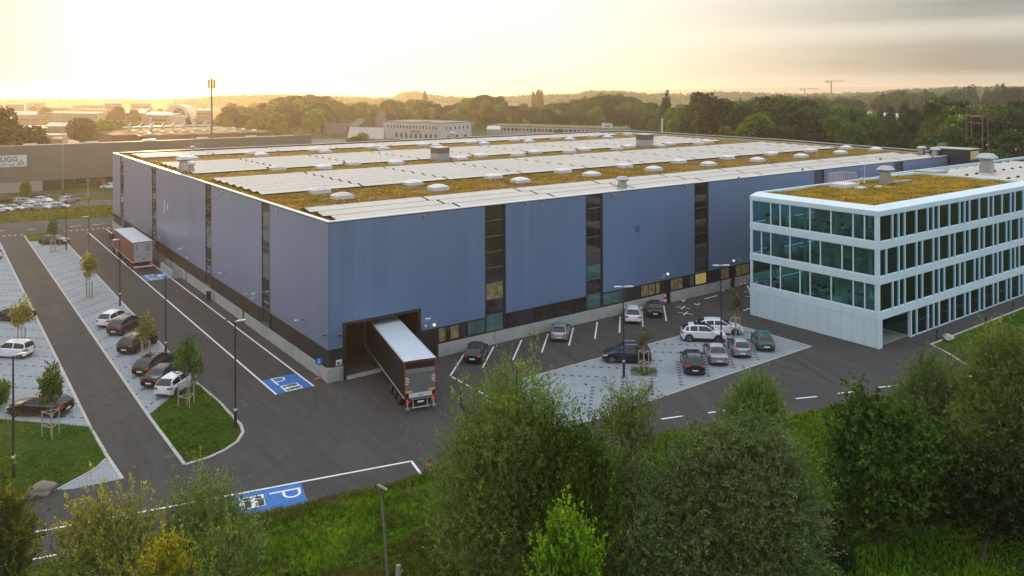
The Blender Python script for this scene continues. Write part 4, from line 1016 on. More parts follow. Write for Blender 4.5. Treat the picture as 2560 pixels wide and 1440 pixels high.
def car(kind, pm, x, y, rz, label, group=None, rear=True, pano=False, rails=False, clad=False, plate=True, antenna=True, roof=None, name='parked_car'):
    C = CARS[kind]; L, Wd, H, belt, r = C['L'], C['W'], C['H'], C['belt'], C['r']
    xr0, xr1, xf1, xf0 = C['xr0'], C['xr1'], C['xf1'] * L, C['xf0'] * L
    hwm = Wd / 2
    if rear: x, y = x + math.cos(rz) * L / 2, y + math.sin(rz) * L / 2
    e = empty(name, (x, y, 0.012), rz); tag(e, label, 'car', group)
    xwr, xwf = 0.78 if kind != 'mini' else 0.62, L - 0.86 if kind != 'mini' else L - 0.68
    zd_t = [(0, 0.60), (0.05, belt - 0.10), (0.11, belt - 0.01), (xf0 - 0.1, belt + 0.02), (xf0 + 0.1, belt - 0.0), (L - 0.55, belt - 0.12), (L - 0.2, belt - 0.22), (L - 0.05, 0.60), (L, 0.50)]
    if kind == 'sedan': zd_t = [(0, 0.60), (0.04, belt - 0.06), (0.10, belt + 0.03), (0.75, belt + 0.03)] + zd_t[3:]
    hw_t = [(0, 0.80), (0.10, 0.91), (0.35, 0.975), (0.9, 1.0), (L - 1.1, 1.0), (L - 0.5, 0.95), (L - 0.18, 0.84), (L, 0.62)]
    ar = r + 0.055
    def zb(X):
        b = lerp([(0, 0.34), (0.2, 0.26), (0.5, 0.22), (L - 0.5, 0.22), (L, 0.30)], X)
        for c in (xwr, xwf):
            d = abs(X - c)
            if d < ar: b = max(b, r + math.sqrt(ar * ar - d * d))
        return b
    xs = sorted(set([0, 0.03, 0.07, 0.12, 0.2, 0.3] + [0.4 + 0.075 * i for i in range(int((L - 0.6) / 0.075))] + [L - 0.2, L - 0.12, L - 0.06, L - 0.02, L] + [c + s * ar * k for c in (xwr, xwf) for s in (-1, 1) for k in (0.999, 0.93, 0.75)]))
    vs, fs = [], []
    for X in xs:
        hw = hwm * lerp(hw_t, X); zd = lerp(zd_t, X); b = zb(X); zs = zd - 0.07
        b = min(b, zs - 0.04)
        half = [(hw * 0.955, b), (hw * 0.995, b + 0.3 * (zs - b)), (hw, b + 0.6 * (zs - b)), (hw * 0.975, zs), (hw * 0.90, zd - 0.012), (hw * 0.55, zd + 0.006), (0.0, zd + 0.014)]
        row = [(X - L / 2, yy, zz) for yy, zz in half] + [(X - L / 2, -yy, zz) for yy, zz in half[-2::-1]]
        vs += row
    k = 13
    for i in range(len(xs) - 1):
        for j in range(k - 1): fs.append((i * k + j, (i + 1) * k + j, (i + 1) * k + j + 1, i * k + j + 1))
    fs.append(tuple(range(k))); o = (len(xs) - 1) * k; fs.append(tuple(range(o + k - 1, o - 1, -1)))
    mb = MB(); mb.add(vs, fs)
    # glasshouse
    gx = sorted(set([xr0 + (xr1 - xr0) * q for q in (0, 0.06, 0.3, 0.55, 0.8, 0.93, 1)] + [xr1 + (xf1 - xr1) * q / 10 for q in range(11)] + [xf1 + (xf0 - xf1) * q for q in (0, 0.07, 0.25, 0.45, 0.7, 0.92, 1)]))
    xm = (xr1 + xf1) / 2 + 0.05
    pill = [xm - 0.055, xm + 0.055] + ([xr1 - 0.02, xr1 + 0.12] if kind in ('wagon', 'suv') else [])
    gx = sorted(set(gx + pill))
    def ztop(X): return lerp([(xr0, belt), (xr0 + (xr1 - xr0) * .6, belt + (H - belt) * .72), (xr1, H - 0.075), (xr1 + 0.45, H - 0.02), ((xr1 + xf1) / 2 + .2, H), (xf1, H - 0.03), (xf0, belt + 0.01)], X)
    G = []
    for X in gx:
        hw = hwm * lerp(hw_t, X); zt = ztop(X); q = max(0.0, (zt - belt) / (H - belt)); z0 = belt - 0.025
        y0, y1 = hw * 0.90, hw * (0.90 - 0.20 * q)
        z1 = z0 + (zt - z0) * 0.86
        G.append([(y0, z0), (y0 + (y1 - y0) * 0.05, z0 + (z1 - z0) * 0.05 + 0.02 * q), (y1, z1), (y1 - 0.10 * q - 0.01, zt - 0.003), (y1 * 0.5, zt + 0.018 * q), (0, zt + 0.024 * q)])
    gl = {'side_window': MB(), 'side_window ': MB(), 'side_window  ': MB(), 'side_window   ': MB(), 'windscreen': MB(), 'rear_window': MB(), 'roof_glass': MB()}
    def gface(m, X0, X1, a, b, c, d): m.add([(X0 - L / 2, a[0], a[1]), (X1 - L / 2, b[0], b[1]), (X1 - L / 2, c[0], c[1]), (X0 - L / 2, d[0], d[1])], [(0, 1, 2, 3)])
    for i in range(len(gx) - 1):
        X0, X1 = gx[i], gx[i + 1]; xc = (X0 + X1) / 2
        for j in range(5):
            tgt = mb
            if j == 1:
                pilr = abs(xc - xm) < 0.05 or (kind in ('wagon', 'suv') and xr1 - 0.02 < xc < xr1 + 0.12)
                lo = xr0 + (xr1 - xr0) * (0.55 if kind != 'sedan' else 0.62)
                if xc > lo and xc < xf1 + (xf0 - xf1) * 0.72 and not pilr: tgt = gl['side_window']
            elif j >= 3:
                if xc > xf1 + (xf0 - xf1) * 0.05 and xc < xf1 + (xf0 - xf1) * 0.95: tgt = gl['windscreen']
                elif xc < xr1 - (xr1 - xr0) * 0.05 and xc > xr0 + (xr1 - xr0) * 0.10: tgt = gl['rear_window']
                elif pano and xr1 + 0.45 < xc < xf1 + 0.1: tgt = gl['roof_glass']
            a0, a1, b0, b1 = G[i][j], G[i][j + 1], G[i + 1][j], G[i + 1][j + 1]
            t2 = tgt
            if tgt is gl['side_window']:
                tgt = gl['side_window' if xc < xm else 'side_window ']; t2 = gl['side_window  ' if xc < xm else 'side_window   ']
            gface(tgt, X0, X1, a0, b0, b1, a1)
            gface(t2, X0, X1, (-a1[0], a1[1]), (-b1[0], b1[1]), (-b0[0], b0[1]), (-a0[0], a0[1]))
    mb.build('body', pm, e, smooth=True)
    for kx, m in gl.items():
        if m.v: m.build(kx.strip(), CARGLASS, e, smooth=True)
    ub = MB(); ub.box(-L / 2 + 0.25, L / 2 - 0.25, -hwm * 0.9, hwm * 0.9, 0.2, 0.45)
    for c in (xwr, xwf): ub.box(c - L / 2 - ar, c - L / 2 + ar, -hwm * 0.88, hwm * 0.88, 0.4, r * 2 + 0.03)
    if clad: ub.box(-L / 2 + xwr + ar, -L / 2 + xwf - ar, -hwm * 1.0, hwm * 1.0, 0.23, 0.42); ub.cbox(-L / 2 - 0.015, -L / 2 + 0.3, -hwm * 0.86, hwm * 0.86, 0.3, 0.5); ub.cbox(L / 2 - 0.3, L / 2 + 0.012, -hwm * 0.66, hwm * 0.66, 0.3, 0.46)
    else: ub.box(-L / 2 - 0.008, -L / 2 + 0.2, -hwm * 0.62, hwm * 0.62, 0.31, 0.38)
    ub.build('underbody', BLKPL, e)
    for X in (xwr, xwf):
        for s in (-1, 1): wheel(e, X - L / 2, s * (hwm - 0.105), r, s)
    for s in (-1, 1):
        tl = MB(); yb = hwm * 0.86
        tl.add([(-L / 2 - 0.012, s * (yb - 0.30), belt - 0.24), (-L / 2 + 0.02, s * (yb + 0.005), belt - 0.25), (-L / 2 + 0.26, s * (hwm * 0.965 + 0.012), belt - 0.17),
                (-L / 2 + 0.035, s * (yb - 0.30), belt - 0.08), (-L / 2 + 0.085, s * (yb + 0.01), belt - 0.06), (-L / 2 + 0.28, s * (hwm * 0.965 + 0.006), belt - 0.09)],
               [(0, 1, 4, 3), (1, 2, 5, 4)] if s > 0 else [(1, 0, 3, 4), (2, 1, 4, 5)])
        tl.add([(-L / 2 - 0.02, s * (yb - 0.30), belt - 0.24), (-L / 2 + 0.1, s * (yb - 0.30), belt - 0.24), (-L / 2 + 0.1, s * (yb - 0.30), belt - 0.08), (-L / 2 - 0.02, s * (yb - 0.30), belt - 0.08)], [(0, 1, 2, 3)])
        tl.build('tail_light', RED, e)
        hl = MB(); hl.add([(L / 2 - 0.012, s * hwm * 0.50, 0.62), (L / 2 - 0.13, s * hwm * 0.86, 0.64), (L / 2 - 0.42, s * hwm * 0.955, 0.72), (L / 2 - 0.09, s * hwm * 0.52, 0.74), (L / 2 - 0.22, s * hwm * 0.80, 0.76), (L / 2 - 0.45, s * hwm * 0.925, 0.79)],
                          [(0, 1, 4, 3), (1, 2, 5, 4)]); hl.build('headlight', CLEARL, e)
        mm = MB(); mm.cbox(xf0 - 0.42 - L / 2, xf0 - 0.27 - L / 2, min(s * (hwm * 0.93), s * (hwm * 0.93 + 0.19)), max(s * (hwm * 0.93), s * (hwm * 0.93 + 0.19)), belt, belt + 0.13); mm.build('mirror', pm if pm is not SILVER else BLKPL, e)
        if rails:
            rr = MB(); rr.path([(xr1 + 0.1 - L / 2, s * hwm * 0.62, H - 0.02), (xr1 + 0.3 - L / 2, s * hwm * 0.64, H + 0.045), (xf1 - 0.2 - L / 2, s * hwm * 0.64, H + 0.045), (xf1 - L / 2, s * hwm * 0.62, H - 0.02)], 0.022); rr.build('roof_rail', RIM, e)
    if plate:
        MB().box(-L / 2 - 0.03, -L / 2 - 0.005, -0.25, 0.25, 0.47, 0.58).build('number_plate', PLATE, e)
    MB().box(L / 2 - 0.02, L / 2 + 0.008, -0.3, 0.3, 0.42, 0.55).build('grille', BLKPL, e)
    if antenna: MB().tube((xr1 + 0.2 - L / 2, 0, H - 0.01), (xr1 + 0.1 - L / 2, 0, H + 0.12), 0.02, 0.008, 6).build('antenna', BLKPL, e)
    return e
H45 = R(45)
def carat(kind, pm, px, py, rz, label, group=None, **k):
    x, y = at(px, py); return car(kind, pm, x, y, rz, label, group, **k)
# middle strip
MS = 'cars parked on the middle paved strip'
carat('hatch', WHITEP, 251, 816, H45, 'white hatchback at the far end of the row of six, left of a dark car', MS)
carat('suv', DGREY, 279, 836, H45, 'dark brown crossover between the white hatchback and the young bushy tree', MS)
carat('suv', BLACKP, 305, 883, H45, 'black estate standing behind the staked tree, third in the row of six', MS, rails=True)
carat('wagon', BLACKP, 344, 939, H45, 'black estate with a shiny roof, fourth in the row of six on the middle strip', MS, rails=True)
carat('sedan', BLACKP, 366, 969, H45, 'black saloon squeezed between a black estate and the white car by the lawn', MS)
carat('hatch', WHITEP, 400, 992, H45, 'white three door hatchback beside the grass island, nearest of the row of six', MS)
x, y = at(128, 608); car('wagon', DGREY, x + 0.6, y + 2.0, R(-40), 'dark estate alone by the small grass corner at the road end of the strip', MS, rear=False)
LS = 'cars parked on the left paved strip'
carat('mini', WHITEP, 73, 885, R(135), 'small white city car with its rear to the lane, left strip', LS)
carat('wagon', BLACKP, 166, 1029, R(138), 'black estate with bright roof reflection beside the lawn of the left strip', LS, rails=True)
carat('sedan', BLACKP, 76, 793, R(135), 'black saloon half hidden behind a staked tree on the left strip', LS)
carat('hatch', WHITEP, -2, 640, R(135), 'white car cut by the left edge of the view, far on the left strip', LS)
# bays along the blue hall
BS = 'cars parked in the bays along the blue hall'
carat('hatch', BLACKP, 1176, 912, H45, 'black hatchback in the first bay, nearest to the lorry', BS)
carat('hatch', SILVER, 1393, 858, H45, 'silver hatchback alone in the bays under the blue wall', BS)
carat('wagon', WHITEP, 1579, 814, H45, 'white estate with a dark rear window in the bays by the blue wall', BS, rails=True)
carat('sedan', BLACKP, 1635, 799, H45, 'black saloon beside the striped cone in the bays by the blue wall', BS)
TS = 'cars parked on the paved square'
x0, y0 = at(1531, 912); x1, y1 = at(1613, 915)
a = math.atan2(y0 - y1, x0 - x1); car('suv', BLUEP, (x0 + x1) / 2 + 0.45 * 1, (y0 + y1) / 2 + 0.95, a, 'dark blue off-roader seen from its left side behind the staked tree', TS, rear=False, rails=True, clad=True)
x0, y0 = at(1723, 858); x1, y1 = at(1790, 861)
a = math.atan2(y1 - y0, x1 - x0); car('suv', WHITEP, (x0 + x1) / 2 + 0.62, (y0 + y1) / 2 + 0.62, a, 'white crossover with black wheel arches and a dark sunroof, front of two white cars', TS, rear=False, pano=True, clad=True)
x1, y1 = at(1830, 842); car('wagon', WHITEP, x1 - 1.35 * math.cos(a) + 0.55, y1 - 1.35 * math.sin(a) + 0.55, a, 'white car parked behind the white crossover, its nose at the young tree', TS, rear=False)
carat('suv', BLACKP, 1734, 945, R(47), 'black car with a glass roof, nearest car on the paved square', TS, pano=True)
carat('sedan', SILVER, 1795, 921, R(48), 'silver saloon with slim tail lights between a black and a silver car', TS)
carat('hatch', SILVER, 1853, 902, R(47), 'silver hatchback with a dark rear window between saloon and green car', TS, rails=True)
carat('hatch', GREENP, 1913, 886, R(47), 'dark green hatchback, rightmost car on the paved square', TS)
# across the road
FS = 'cars parked beyond the road'
far_cars = [('sedan', SILVER, 33, 521, -35, 'silver saloon parked nearest the left edge behind the mown verge'), ('wagon', WHITEP, 5, 523, -35, 'white car cut by the left edge behind the mown verge'), ('wagon', WHITEP, 84, 515, -35, 'white estate behind the silver saloon beyond the road'),
            ('sedan', SILVER, 101, 519.5, -35, 'pale silver saloon in the middle of the group beyond the road'), ('hatch', WHITEP, 127, 511, -35, 'white hatchback behind the right end of the group beyond the road'), ('sedan', SILVER, 147, 516.5, -35, 'silver saloon at the right end of the group beyond the road'),
            ('suv', SILVER, 62, 505, -35, 'silver car under the conical tree beyond the road'), ('hatch', WHITEP, 106, 500, -35, 'white car at the back of the group beyond the road'), ('suv', SILVER, 174, 501, 25, 'silver off-roader alone left of the long railing'),
            ('suv', DGREY, 14, 499, -15, 'dark off-roader at the left edge beyond the road'), ('suv', BLACKP, 101, 489, -25, 'dark car behind the conical tree beyond the road'), ('hatch', WHITEP, 272, 466, 170, 'white car by the plinth of the long grey building')]
for kd, pm, px, py, a, lb in far_cars:
    x, y = at(px, py); car(kd, pm, x, y + 0.9, R(a), lb, FS, rear=False, antenna=False)

# lorries
def axle(e, x, single=True, r=0.5):
    for s in (-1, 1):
        key = ('t', s)
        if key not in WHEELS:
            mb = MB(); n = 24; wd = 0.36
            prof = [(-wd / 2, r * 0.5), (-wd / 2, r * 0.94), (-wd / 2 + 0.04, r), (wd / 2 - 0.04, r), (wd / 2, r * 0.94), (wd / 2, r * 0.55)]
            mb.add([(rr * math.cos(2 * math.pi * i / n), yy, rr * math.sin(2 * math.pi * i / n)) for yy, rr in prof for i in range(n)], [(q * n + i, q * n + (i + 1) % n, (q + 1) * n + (i + 1) % n, (q + 1) * n + i) for q in range(5) for i in range(n)])
            t = mb.build('tyre', RUBBER, smooth=True)
            mb = MB(); yo = s * 0.13; mb.disc((0, yo, 0), r * 0.56, 'y', 20, r * 0.42); mb.tube((0, yo - s * 0.08, 0), (0, yo, 0), r * 0.42, n=16); mb.tube((0, yo, 0), (0, yo + s * 0.07, 0), r * 0.17, n=12)
            rm = mb.build('rim', RIM); WHEELS[key] = (t.data, rm.data); bpy.data.objects.remove(t); bpy.data.objects.remove(rm)
        w = link('wheel', WHEELS[key][0], e, (x, s * 1.07, r)); link('rim', WHEELS[key][1], w)
TRED = mat_lines('curtain_red_brown', (0.17, 0.062, 0.042), (0.08, 0.03, 0.02), 1, 0.62, 0.05, rough=0.5, amt=0.5, var=0.1)
TBLK = mat('curtain_black', (0.014, 0.012, 0.012), rough=0.42, var=0.3, scale=1.4)
ROOFW = mat('tarpaulin_roof', (0.55, 0.62, 0.70), rough=0.35, scale=1.2, var=0.07, bump=0.5)
CABW = mat('cab_white', (0.50, 0.52, 0.54), rough=0.35, coat=0.5); CABV = mat('cab_violet', (0.14, 0.12, 0.22), rough=0.3, coat=0.6)
ALU = mat_lines('tail_lift_alloy', (0.24, 0.25, 0.26), (0.15, 0.16, 0.17), 0, 0.16, 0.12, rough=0.4, metal=0.5, var=0.08)
DOORG = mat('door_pale_grey', (0.40, 0.44, 0.46), rough=0.45, var=0.05)
def lorry(x, y, rz, side, cabm, label, lift):
    e = empty('semi_truck', (x, y, 0.01), rz); tag(e, label, 'lorry', None)
    Lt, h0, h1, w = 13.75, 1.12, 3.98, 1.275
    MB().box(0.06, Lt, -w, w, h0, h1 - 0.03).build('trailer_body', side, e)
    mb = MB(); n = 40
    vs = [(Lt * i / n, yy * (w - 0.03), h1 + 0.004 + (0.02 * math.sin(i * 1.7) if 0 < i < n else 0) * (1 - abs(yy)) + 0.02 * (1 - yy * yy)) for i in range(n + 1) for yy in (-1, -0.5, 0, 0.5, 1)]
    mb.add(vs, [(i * 5 + j, (i + 1) * 5 + j, (i + 1) * 5 + j + 1, i * 5 + j + 1) for i in range(n) for j in range(4)]); mb.build('trailer_roof', ROOFW, e, smooth=True)
    mb = MB()
    for s in (-1, 1): mb.box(0.0, Lt + 0.02, min(s * w, s * (w + 0.025)), max(s * w, s * (w + 0.025)), h1 - 0.10, h1 + 0.02); mb.box(0.0, Lt, min(s * w, s * (w + 0.02)), max(s * w, s * (w + 0.02)), h0 - 0.05, h0 + 0.03)
    mb.build('side_rail', WHITE, e)
    mb = MB(); mb.box(0.3, Lt - 0.2, -0.5, -0.35, 0.75, h0); mb.box(0.3, Lt - 0.2, 0.35, 0.5, 0.75, h0)
    mb.box(Lt - 3.2, Lt - 3.05, -0.9, -0.75, 0.1, h0); mb.box(Lt - 3.2, Lt - 3.05, 0.75, 0.9, 0.1, h0); mb.box(6.0, 8.2, -1.15, -0.75, 0.5, 1.05); mb.box(6.0, 8.2, 0.75, 1.15, 0.5, 1.05)
    mb.box(0.3, 0.55, -1.0, 1.0, 0.45, 0.6)
    mb.build('chassis', BLKPL, e)
    for ax in (1.9, 3.2, 4.5): axle(e, ax)
    FR = REDP
    mb = MB()
    for s in (-1, 1): mb.box(-0.02, 0.055, min(s * 1.2, s * 1.28), max(s * 1.2, s * 1.28), h0, h1 - 0.1)
    mb.box(-0.02, 0.055, -1.2, 1.2, h1 - 0.13, h1 - 0.09); mb.box(-0.02, 0.055, -1.2, 1.2, h0, h0 + 0.05)
    mb.build('rear_frame', FR, e)
    if lift:
        MB().box(-0.03, 0.05, -1.19, 1.19, h1 - 0.62, h1 - 0.14).build('rear_door', TBLK, e)
        MB().box(-0.06, 0.045, -1.19, 1.19, h0 + 0.35, h1 - 0.95).build('tail_lift', ALU, e)
        MB().box(-0.09, 0.04, -1.19, 1.19, h1 - 0.94, h1 - 0.63).build('lift_edge', GALV, e)
        MB().box(-0.12, 0.04, -0.92, 0.92, h0 + 0.02, h0 + 0.34).build('lift_bar', WHITE, e)
        mb = MB()
        for k_ in range(4): mb.box(-0.125, -0.121, 0.08 - k_ * 0.09, 0.15 - k_ * 0.09, h0 + 0.13, h0 + 0.20)
        mb.build('bar_mark', BLKPL, e)
        mb = MB(); mb.box(-0.1, 0.0, -0.85, 0.85, h0 - 0.16, h0 - 0.08); mb.tube((-0.1, -0.75, 0.35), (-0.1, 0.75, 0.35), 0.06)
        for s in (-1, 1): mb.tube((0.1, s * 0.6, h0 - 0.1), (-0.05, s * 0.55, 0.35), 0.05); mb.box(-0.3, 0.05, s * 1.05 - 0.15, s * 1.05 + 0.15, 0.28, 0.40); mb.tube((0.1, s * 1.05, 1.0), (-0.1, s * 1.05, 0.4), 0.05)
        mb.build('underrun_bar', GALV, e)
        for s in (-1, 1):
            y0, y1 = sorted((s * 0.92, s * 1.19)); z0, z1 = 2.2, 2.75
            mb = MB(); mb.mi = 0; mb.box(-0.075, -0.061, y0, y1, z0, z1); mb.mi = 1
            for q in range(3):
                a0 = z0 + q * 0.22
                mb.add([(-0.079, y0, a0 if s > 0 else min(z1, a0 + 0.14)), (-0.079, y1, min(z1, a0 + 0.14) if s > 0 else a0), (-0.079, y1, min(z1, a0 + 0.24) if s > 0 else min(z1, a0 + 0.10)), (-0.079, y0, min(z1, a0 + 0.10) if s > 0 else min(z1, a0 + 0.24))], [(0, 1, 2, 3)])
            mb.build('warning_plate', [PLATE, REDP], e)
            MB().box(-0.078, -0.061, min(s * 0.66, s * 1.19), max(s * 0.66, s * 1.19), h0 + 0.42, h0 + 0.57).build('reflector', YELL, e)
            MB().tube((-0.12, s * 1.08, 0.86), (-0.08, s * 1.08, 0.86), 0.09).build('tail_light', REDON, e)
            MB().tube((-0.12, s * 0.94, 0.86), (-0.08, s * 0.94, 0.86), 0.09).build('tail_light', REDON, e)
        MB().box(-0.13, -0.11, -0.26, 0.26, 0.72, 0.84).build('number_plate', PLATE, e)
        mb = MB(); r3 = random.Random(3)
        for q in range(16):
            X = Lt - 1.5 - r3.random() * 4.0; z = 3.1 - (Lt - 1.5 - X) * 0.18 + r3.uniform(-0.35, 0.35)
            mb.add([(X, w + 0.004, z), (X + 0.12, w + 0.004, z + 0.05), (X + 0.2, w + 0.004, z + 0.5 * r3.random() + 0.15), (X + 0.06, w + 0.004, z + 0.3)], [(0, 1, 2, 3)])
        mb.build('curtain_graphic', mat('faded_red_print', (0.16, 0.02, 0.015), rough=0.6), e)
    else:
        for s in (-1, 1):
            d = MB().box(-0.03, 0.05, min(s * 0.01, s * 1.19), max(s * 0.01, s * 1.19), h0 + 0.06, h1 - 0.14).build('rear_door', DOORG, e)
            mb = MB()
            for q in (0.25, 0.6): mb.tube((-0.05, s * q, h0 + 0.1), (-0.05, s * q, h1 - 0.2), 0.018, n=6)
            mb.build('door_bar', GALV, d)
            MB().box(-0.045, -0.031, min(s * 0.9, s * 1.05), max(s * 0.9, s * 1.05), h0 + 0.1, h0 + 0.62).build('reflector', YELL, e)
            MB().box(-0.1, -0.02, min(s * 0.75, s * 1.15), max(s * 0.75, s * 1.15), 0.62, 0.78).build('tail_light', REDON, e)
        mk = MB(); cy_ = -0.62; cz = 3.02           # dark red emblem of two hooked rings and the lines of print
        for q, flip in ((0.19, 1), (-0.19, -1)):
            for i in range(12):
                a0 = R(50 + i * 260 / 12) ; a1 = R(50 + (i + 1) * 260 / 12)
                pts = [(rr * math.cos(a_), rr * math.sin(a_)) for rr, a_ in ((0.26, a0), (0.26, a1), (0.16, a1), (0.16, a0))]
                mk.add([(-0.036, cy_ + q - flip * pu * 0.75 * -1, cz + pv) for pu, pv in pts], [(0, 1, 2, 3)])
        mk.box(-0.036, -0.032, cy_ - 0.30, cy_ + 0.35, 3.50, 3.56)
        mk.build('door_emblem', mat('dark_red_print', (0.15, 0.01, 0.02), rough=0.5), e)
        mb = MB(); mb.box(-0.036, -0.032, -1.05, -0.15, 2.08, 2.12); mb.box(-0.036, -0.032, 0.1, 1.0, 2.08, 2.12); mb.box(-0.036, -0.032, 0.1, 0.9, 1.95, 1.99); mb.box(-0.036, -0.032, 0.78, 0.92, 2.95, 3.6); mb.box(-0.036, -0.032, -0.2, 0.05, 1.5, 1.75)
        mb.build('door_print', mat('grey_print', (0.15, 0.17, 0.18)), e)
        mb = MB(); mb.box(-0.08, 0.02, -1.22, 1.22, 0.42, 0.6); mb.build('underrun_bar', WHITE, e)
        MB().box(-0.1, -0.081, -0.26, 0.26, 0.44, 0.56).build('number_plate', PLATE, e)
    # tractor
    c0 = Lt + 0.55
    mb = MB(); prof = [(0, 0.75), (0, 3.45), (0.35, 3.75), (1.3, 3.72), (1.95, 3.2), (2.2, 2.2), (2.28, 1.2), (2.25, 0.45), (1.7, 0.45), (1.65, 0.9), (0.6, 0.95), (0.5, 0.75)]
    n = len(prof); mb.add([(c0 + a_, s * 1.24, b_) for s in (-1, 1) for a_, b_ in prof], [tuple(range(n)), tuple(range(2 * n - 1, n - 1, -1))] + [(i, n + i, n + (i + 1) % n, (i + 1) % n) for i in range(n)])
    cb = mb.build('cab', cabm, e)
    for s in (-1, 1):
        mb = MB(); ys_ = s * 1.247
        mb.add([(c0 + 0.95, ys_, 2.05), (c0 + 2.0, ys_, 1.95), (c0 + 1.78, ys_, 2.95), (c0 + 0.95, ys_, 2.95)], [(0, 1, 2, 3)]); mb.build('side_window', CARGLASS, cb)
        mb = MB(); mb.box(c0 + 2.05, c0 + 2.2, min(s * 1.3, s * 1.55), max(s * 1.3, s * 1.55), 2.0, 2.85); mb.tube((c0 + 2.1, s * 1.24, 2.7), (c0 + 2.1, s * 1.4, 2.7), 0.03); mb.build('mirror', BLKPL, cb)
    MB().add([(c0 + 2.215, -1.1, 2.15), (c0 + 2.215, 1.1, 2.15), (c0 + 1.99, 1.1, 3.15), (c0 + 1.99, -1.1, 3.15)], [(0, 1, 2, 3)]).build('windscreen', CARGLASS, cb)
    MB().box(c0 - 3.2, c0 + 1.9, -0.45, 0.45, 0.6, 0.95).build('tractor_chassis', BLKPL, e)
    mb = MB(); mb.box(c0 - 2.0, c0 - 0.75, -1.2, -0.7, 0.4, 1.0); mb.box(c0 - 2.0, c0 - 0.75, 0.7, 1.2, 0.4, 1.0)
    for k_ in range(3): mb.box(c0 - 1.95 + k_ * 0.42, c0 - 1.7 + k_ * 0.42, 1.2, 1.24, 0.42, 0.98)
    mb.build('side_tank', GALV, e)
    axle(e, c0 + 1.15); axle(e, c0 - 2.55)
    return e
lorry(-3.32, 55.95, R(89.7), TRED, CABV, 'lorry with red brown curtain sides and pale rear doors in the side lane', False)
ang2 = math.atan2(0.65 + 10.0, 6.0 - 3.25)
lorry(3.28, -10.0, R(76.2), TBLK, CABW, 'black lorry with white roof and tail lift driving into the gate of the hall', True)

# ================================================================ STREET FURNITURE
POLE = mat('lamp_post_dark', (0.035, 0.035, 0.038), rough=0.45, metal=0.3)
def lamp_post(x, y, h, label, heads=((1, 0),), group='street lamps of the works yard', band=True, m=POLE, hl=0.75):
    e = empty('street_lamp', (x, y, 0)); tag(e, label, 'street lamp', group)
    MB().tube((0, 0, 0), (0, 0, h), 0.085, 0.05, 10).build('pole', m, e)
    MB().tube((0, 0, 0), (0, 0, 1.35), 0.12, 0.11, 10).build('pole_base', BLKPL, e)
    if band: MB().tube((0, 0, 1.351), (0, 0, 1.50), 0.115, n=12).build('band', WHITE, e)
    for hx, hy in heads:
        mb = MB(); px_, py_ = -hy, hx
        mb.tf = Matrix(((hx, px_, 0, 0), (hy, py_, 0, 0), (0, 0, 1, h)))if False else Matrix([[hx, px_, 0, 0], [hy, py_, 0, 0], [0, 0, 1, h], [0, 0, 0, 1]])
        mb.add([(0.02, -0.05, -0.02), (0.3, -0.13, 0.02), (hl, -0.12, 0.05), (hl, 0.12, 0.05), (0.3, 0.13, 0.02), (0.02, 0.05, -0.02), (0.02, -0.05, 0.07), (0.3, -0.12, 0.10), (hl, -0.1, 0.10), (hl, 0.1, 0.10), (0.3, 0.12, 0.10), (0.02, 0.05, 0.07)],
               [(5, 4, 3, 2, 1, 0), (6, 7, 8, 9, 10, 11), (0, 1, 7, 6), (1, 2, 8, 7), (2, 3, 9, 8), (3, 4, 10, 9), (4, 5, 11, 10), (5, 0, 6, 11)])
        mb.build('lamp_head', LMP, e)
    return e
for (px, py, h, hd, lb) in ((163, 618, 7.8, ((-1, 0),), 'dark lamp post beside the lone estate at the road end of the middle strip'), (219.5, 677, 7.8, ((-1, 0.1),), 'dark lamp post behind the young tree with a pale ground patch'),
                        (296.6, 758, 7.7, ((-1, 0),), 'dark lamp post level with the red brown lorry, beside empty pavers'), (410.3, 888, 7.7, ((-1, 0),), 'dark lamp post on the kerb behind the fourth parked car'),
                        (583.3, 1067, 7.9, ((1, 0),), 'dark lamp post at the rounded corner of the grass island'), (27.5, 1189, 7.95, ((1, 0),), 'dark lamp post on the left lawn near the boulder')):
    x, y = at(px, py); lamp_post(x, y, h, lb, hd)
x, y = at(1555, 945); lamp_post(x, y, 7.85, 'two headed lamp post in front of the dark blue off-roader', ((0.85, -0.53), (-0.85, 0.53)), hl=0.85)
x, y = at(1799, 867); lamp_post(x, y, 7.8, 'two headed lamp post in front of the white crossover', ((0.85, -0.53), (-0.85, 0.53)), hl=0.85)
x, y = at(155.5, 480); lamp_post(x, y, 21.5, 'tall thin mast light in front of the long grey building', ((1, 0),), 'street lamps beyond the road', False, GALV, 0.9)
x, y = at(218.5, 505); lamp_post(x, y, 5.5, 'short pale lamp behind the railing beyond the road', ((1, 0), (-1, 0)), 'street lamps beyond the road', False, GALV, 0.45)
# grey wooden lamp pole leaning over the grass
e = empty('wooden_lamp_pole', (-8.7, -27.0, 0.4)); tag(e, 'weathered wooden pole with a plank head standing in the long grass', 'pole')
GW = mat('grey_wood', (0.13, 0.12, 0.11), rough=0.9, var=0.25)
tx_, ty_ = far(951, 41.0); tz = 25 - (1219 - HOR) * 41.0 / FPX
bx_, by_ = far(969, 39.2)
e.location = (bx_, by_, 0.3)
tp = Vector((tx_ - bx_, ty_ - by_, tz - 0.3))
MB().tube((0, 0, -0.3), tuple(tp - Vector((0, 0, 0.55))), 0.075, 0.05, 8).build('pole', GW, e)
hv = Vector((_Rt[0], _Rt[1], -0.55)).normalized()
mb = MB(); k0 = tp - Vector((0, 0, 0.55)); mb.tube(k0, tp + hv * 0.1, 0.035); mb.tube(k0, tp - hv * 0.2 + Vector((0, 0, 0)), 0.03); mb.build('bracket', GW, e)
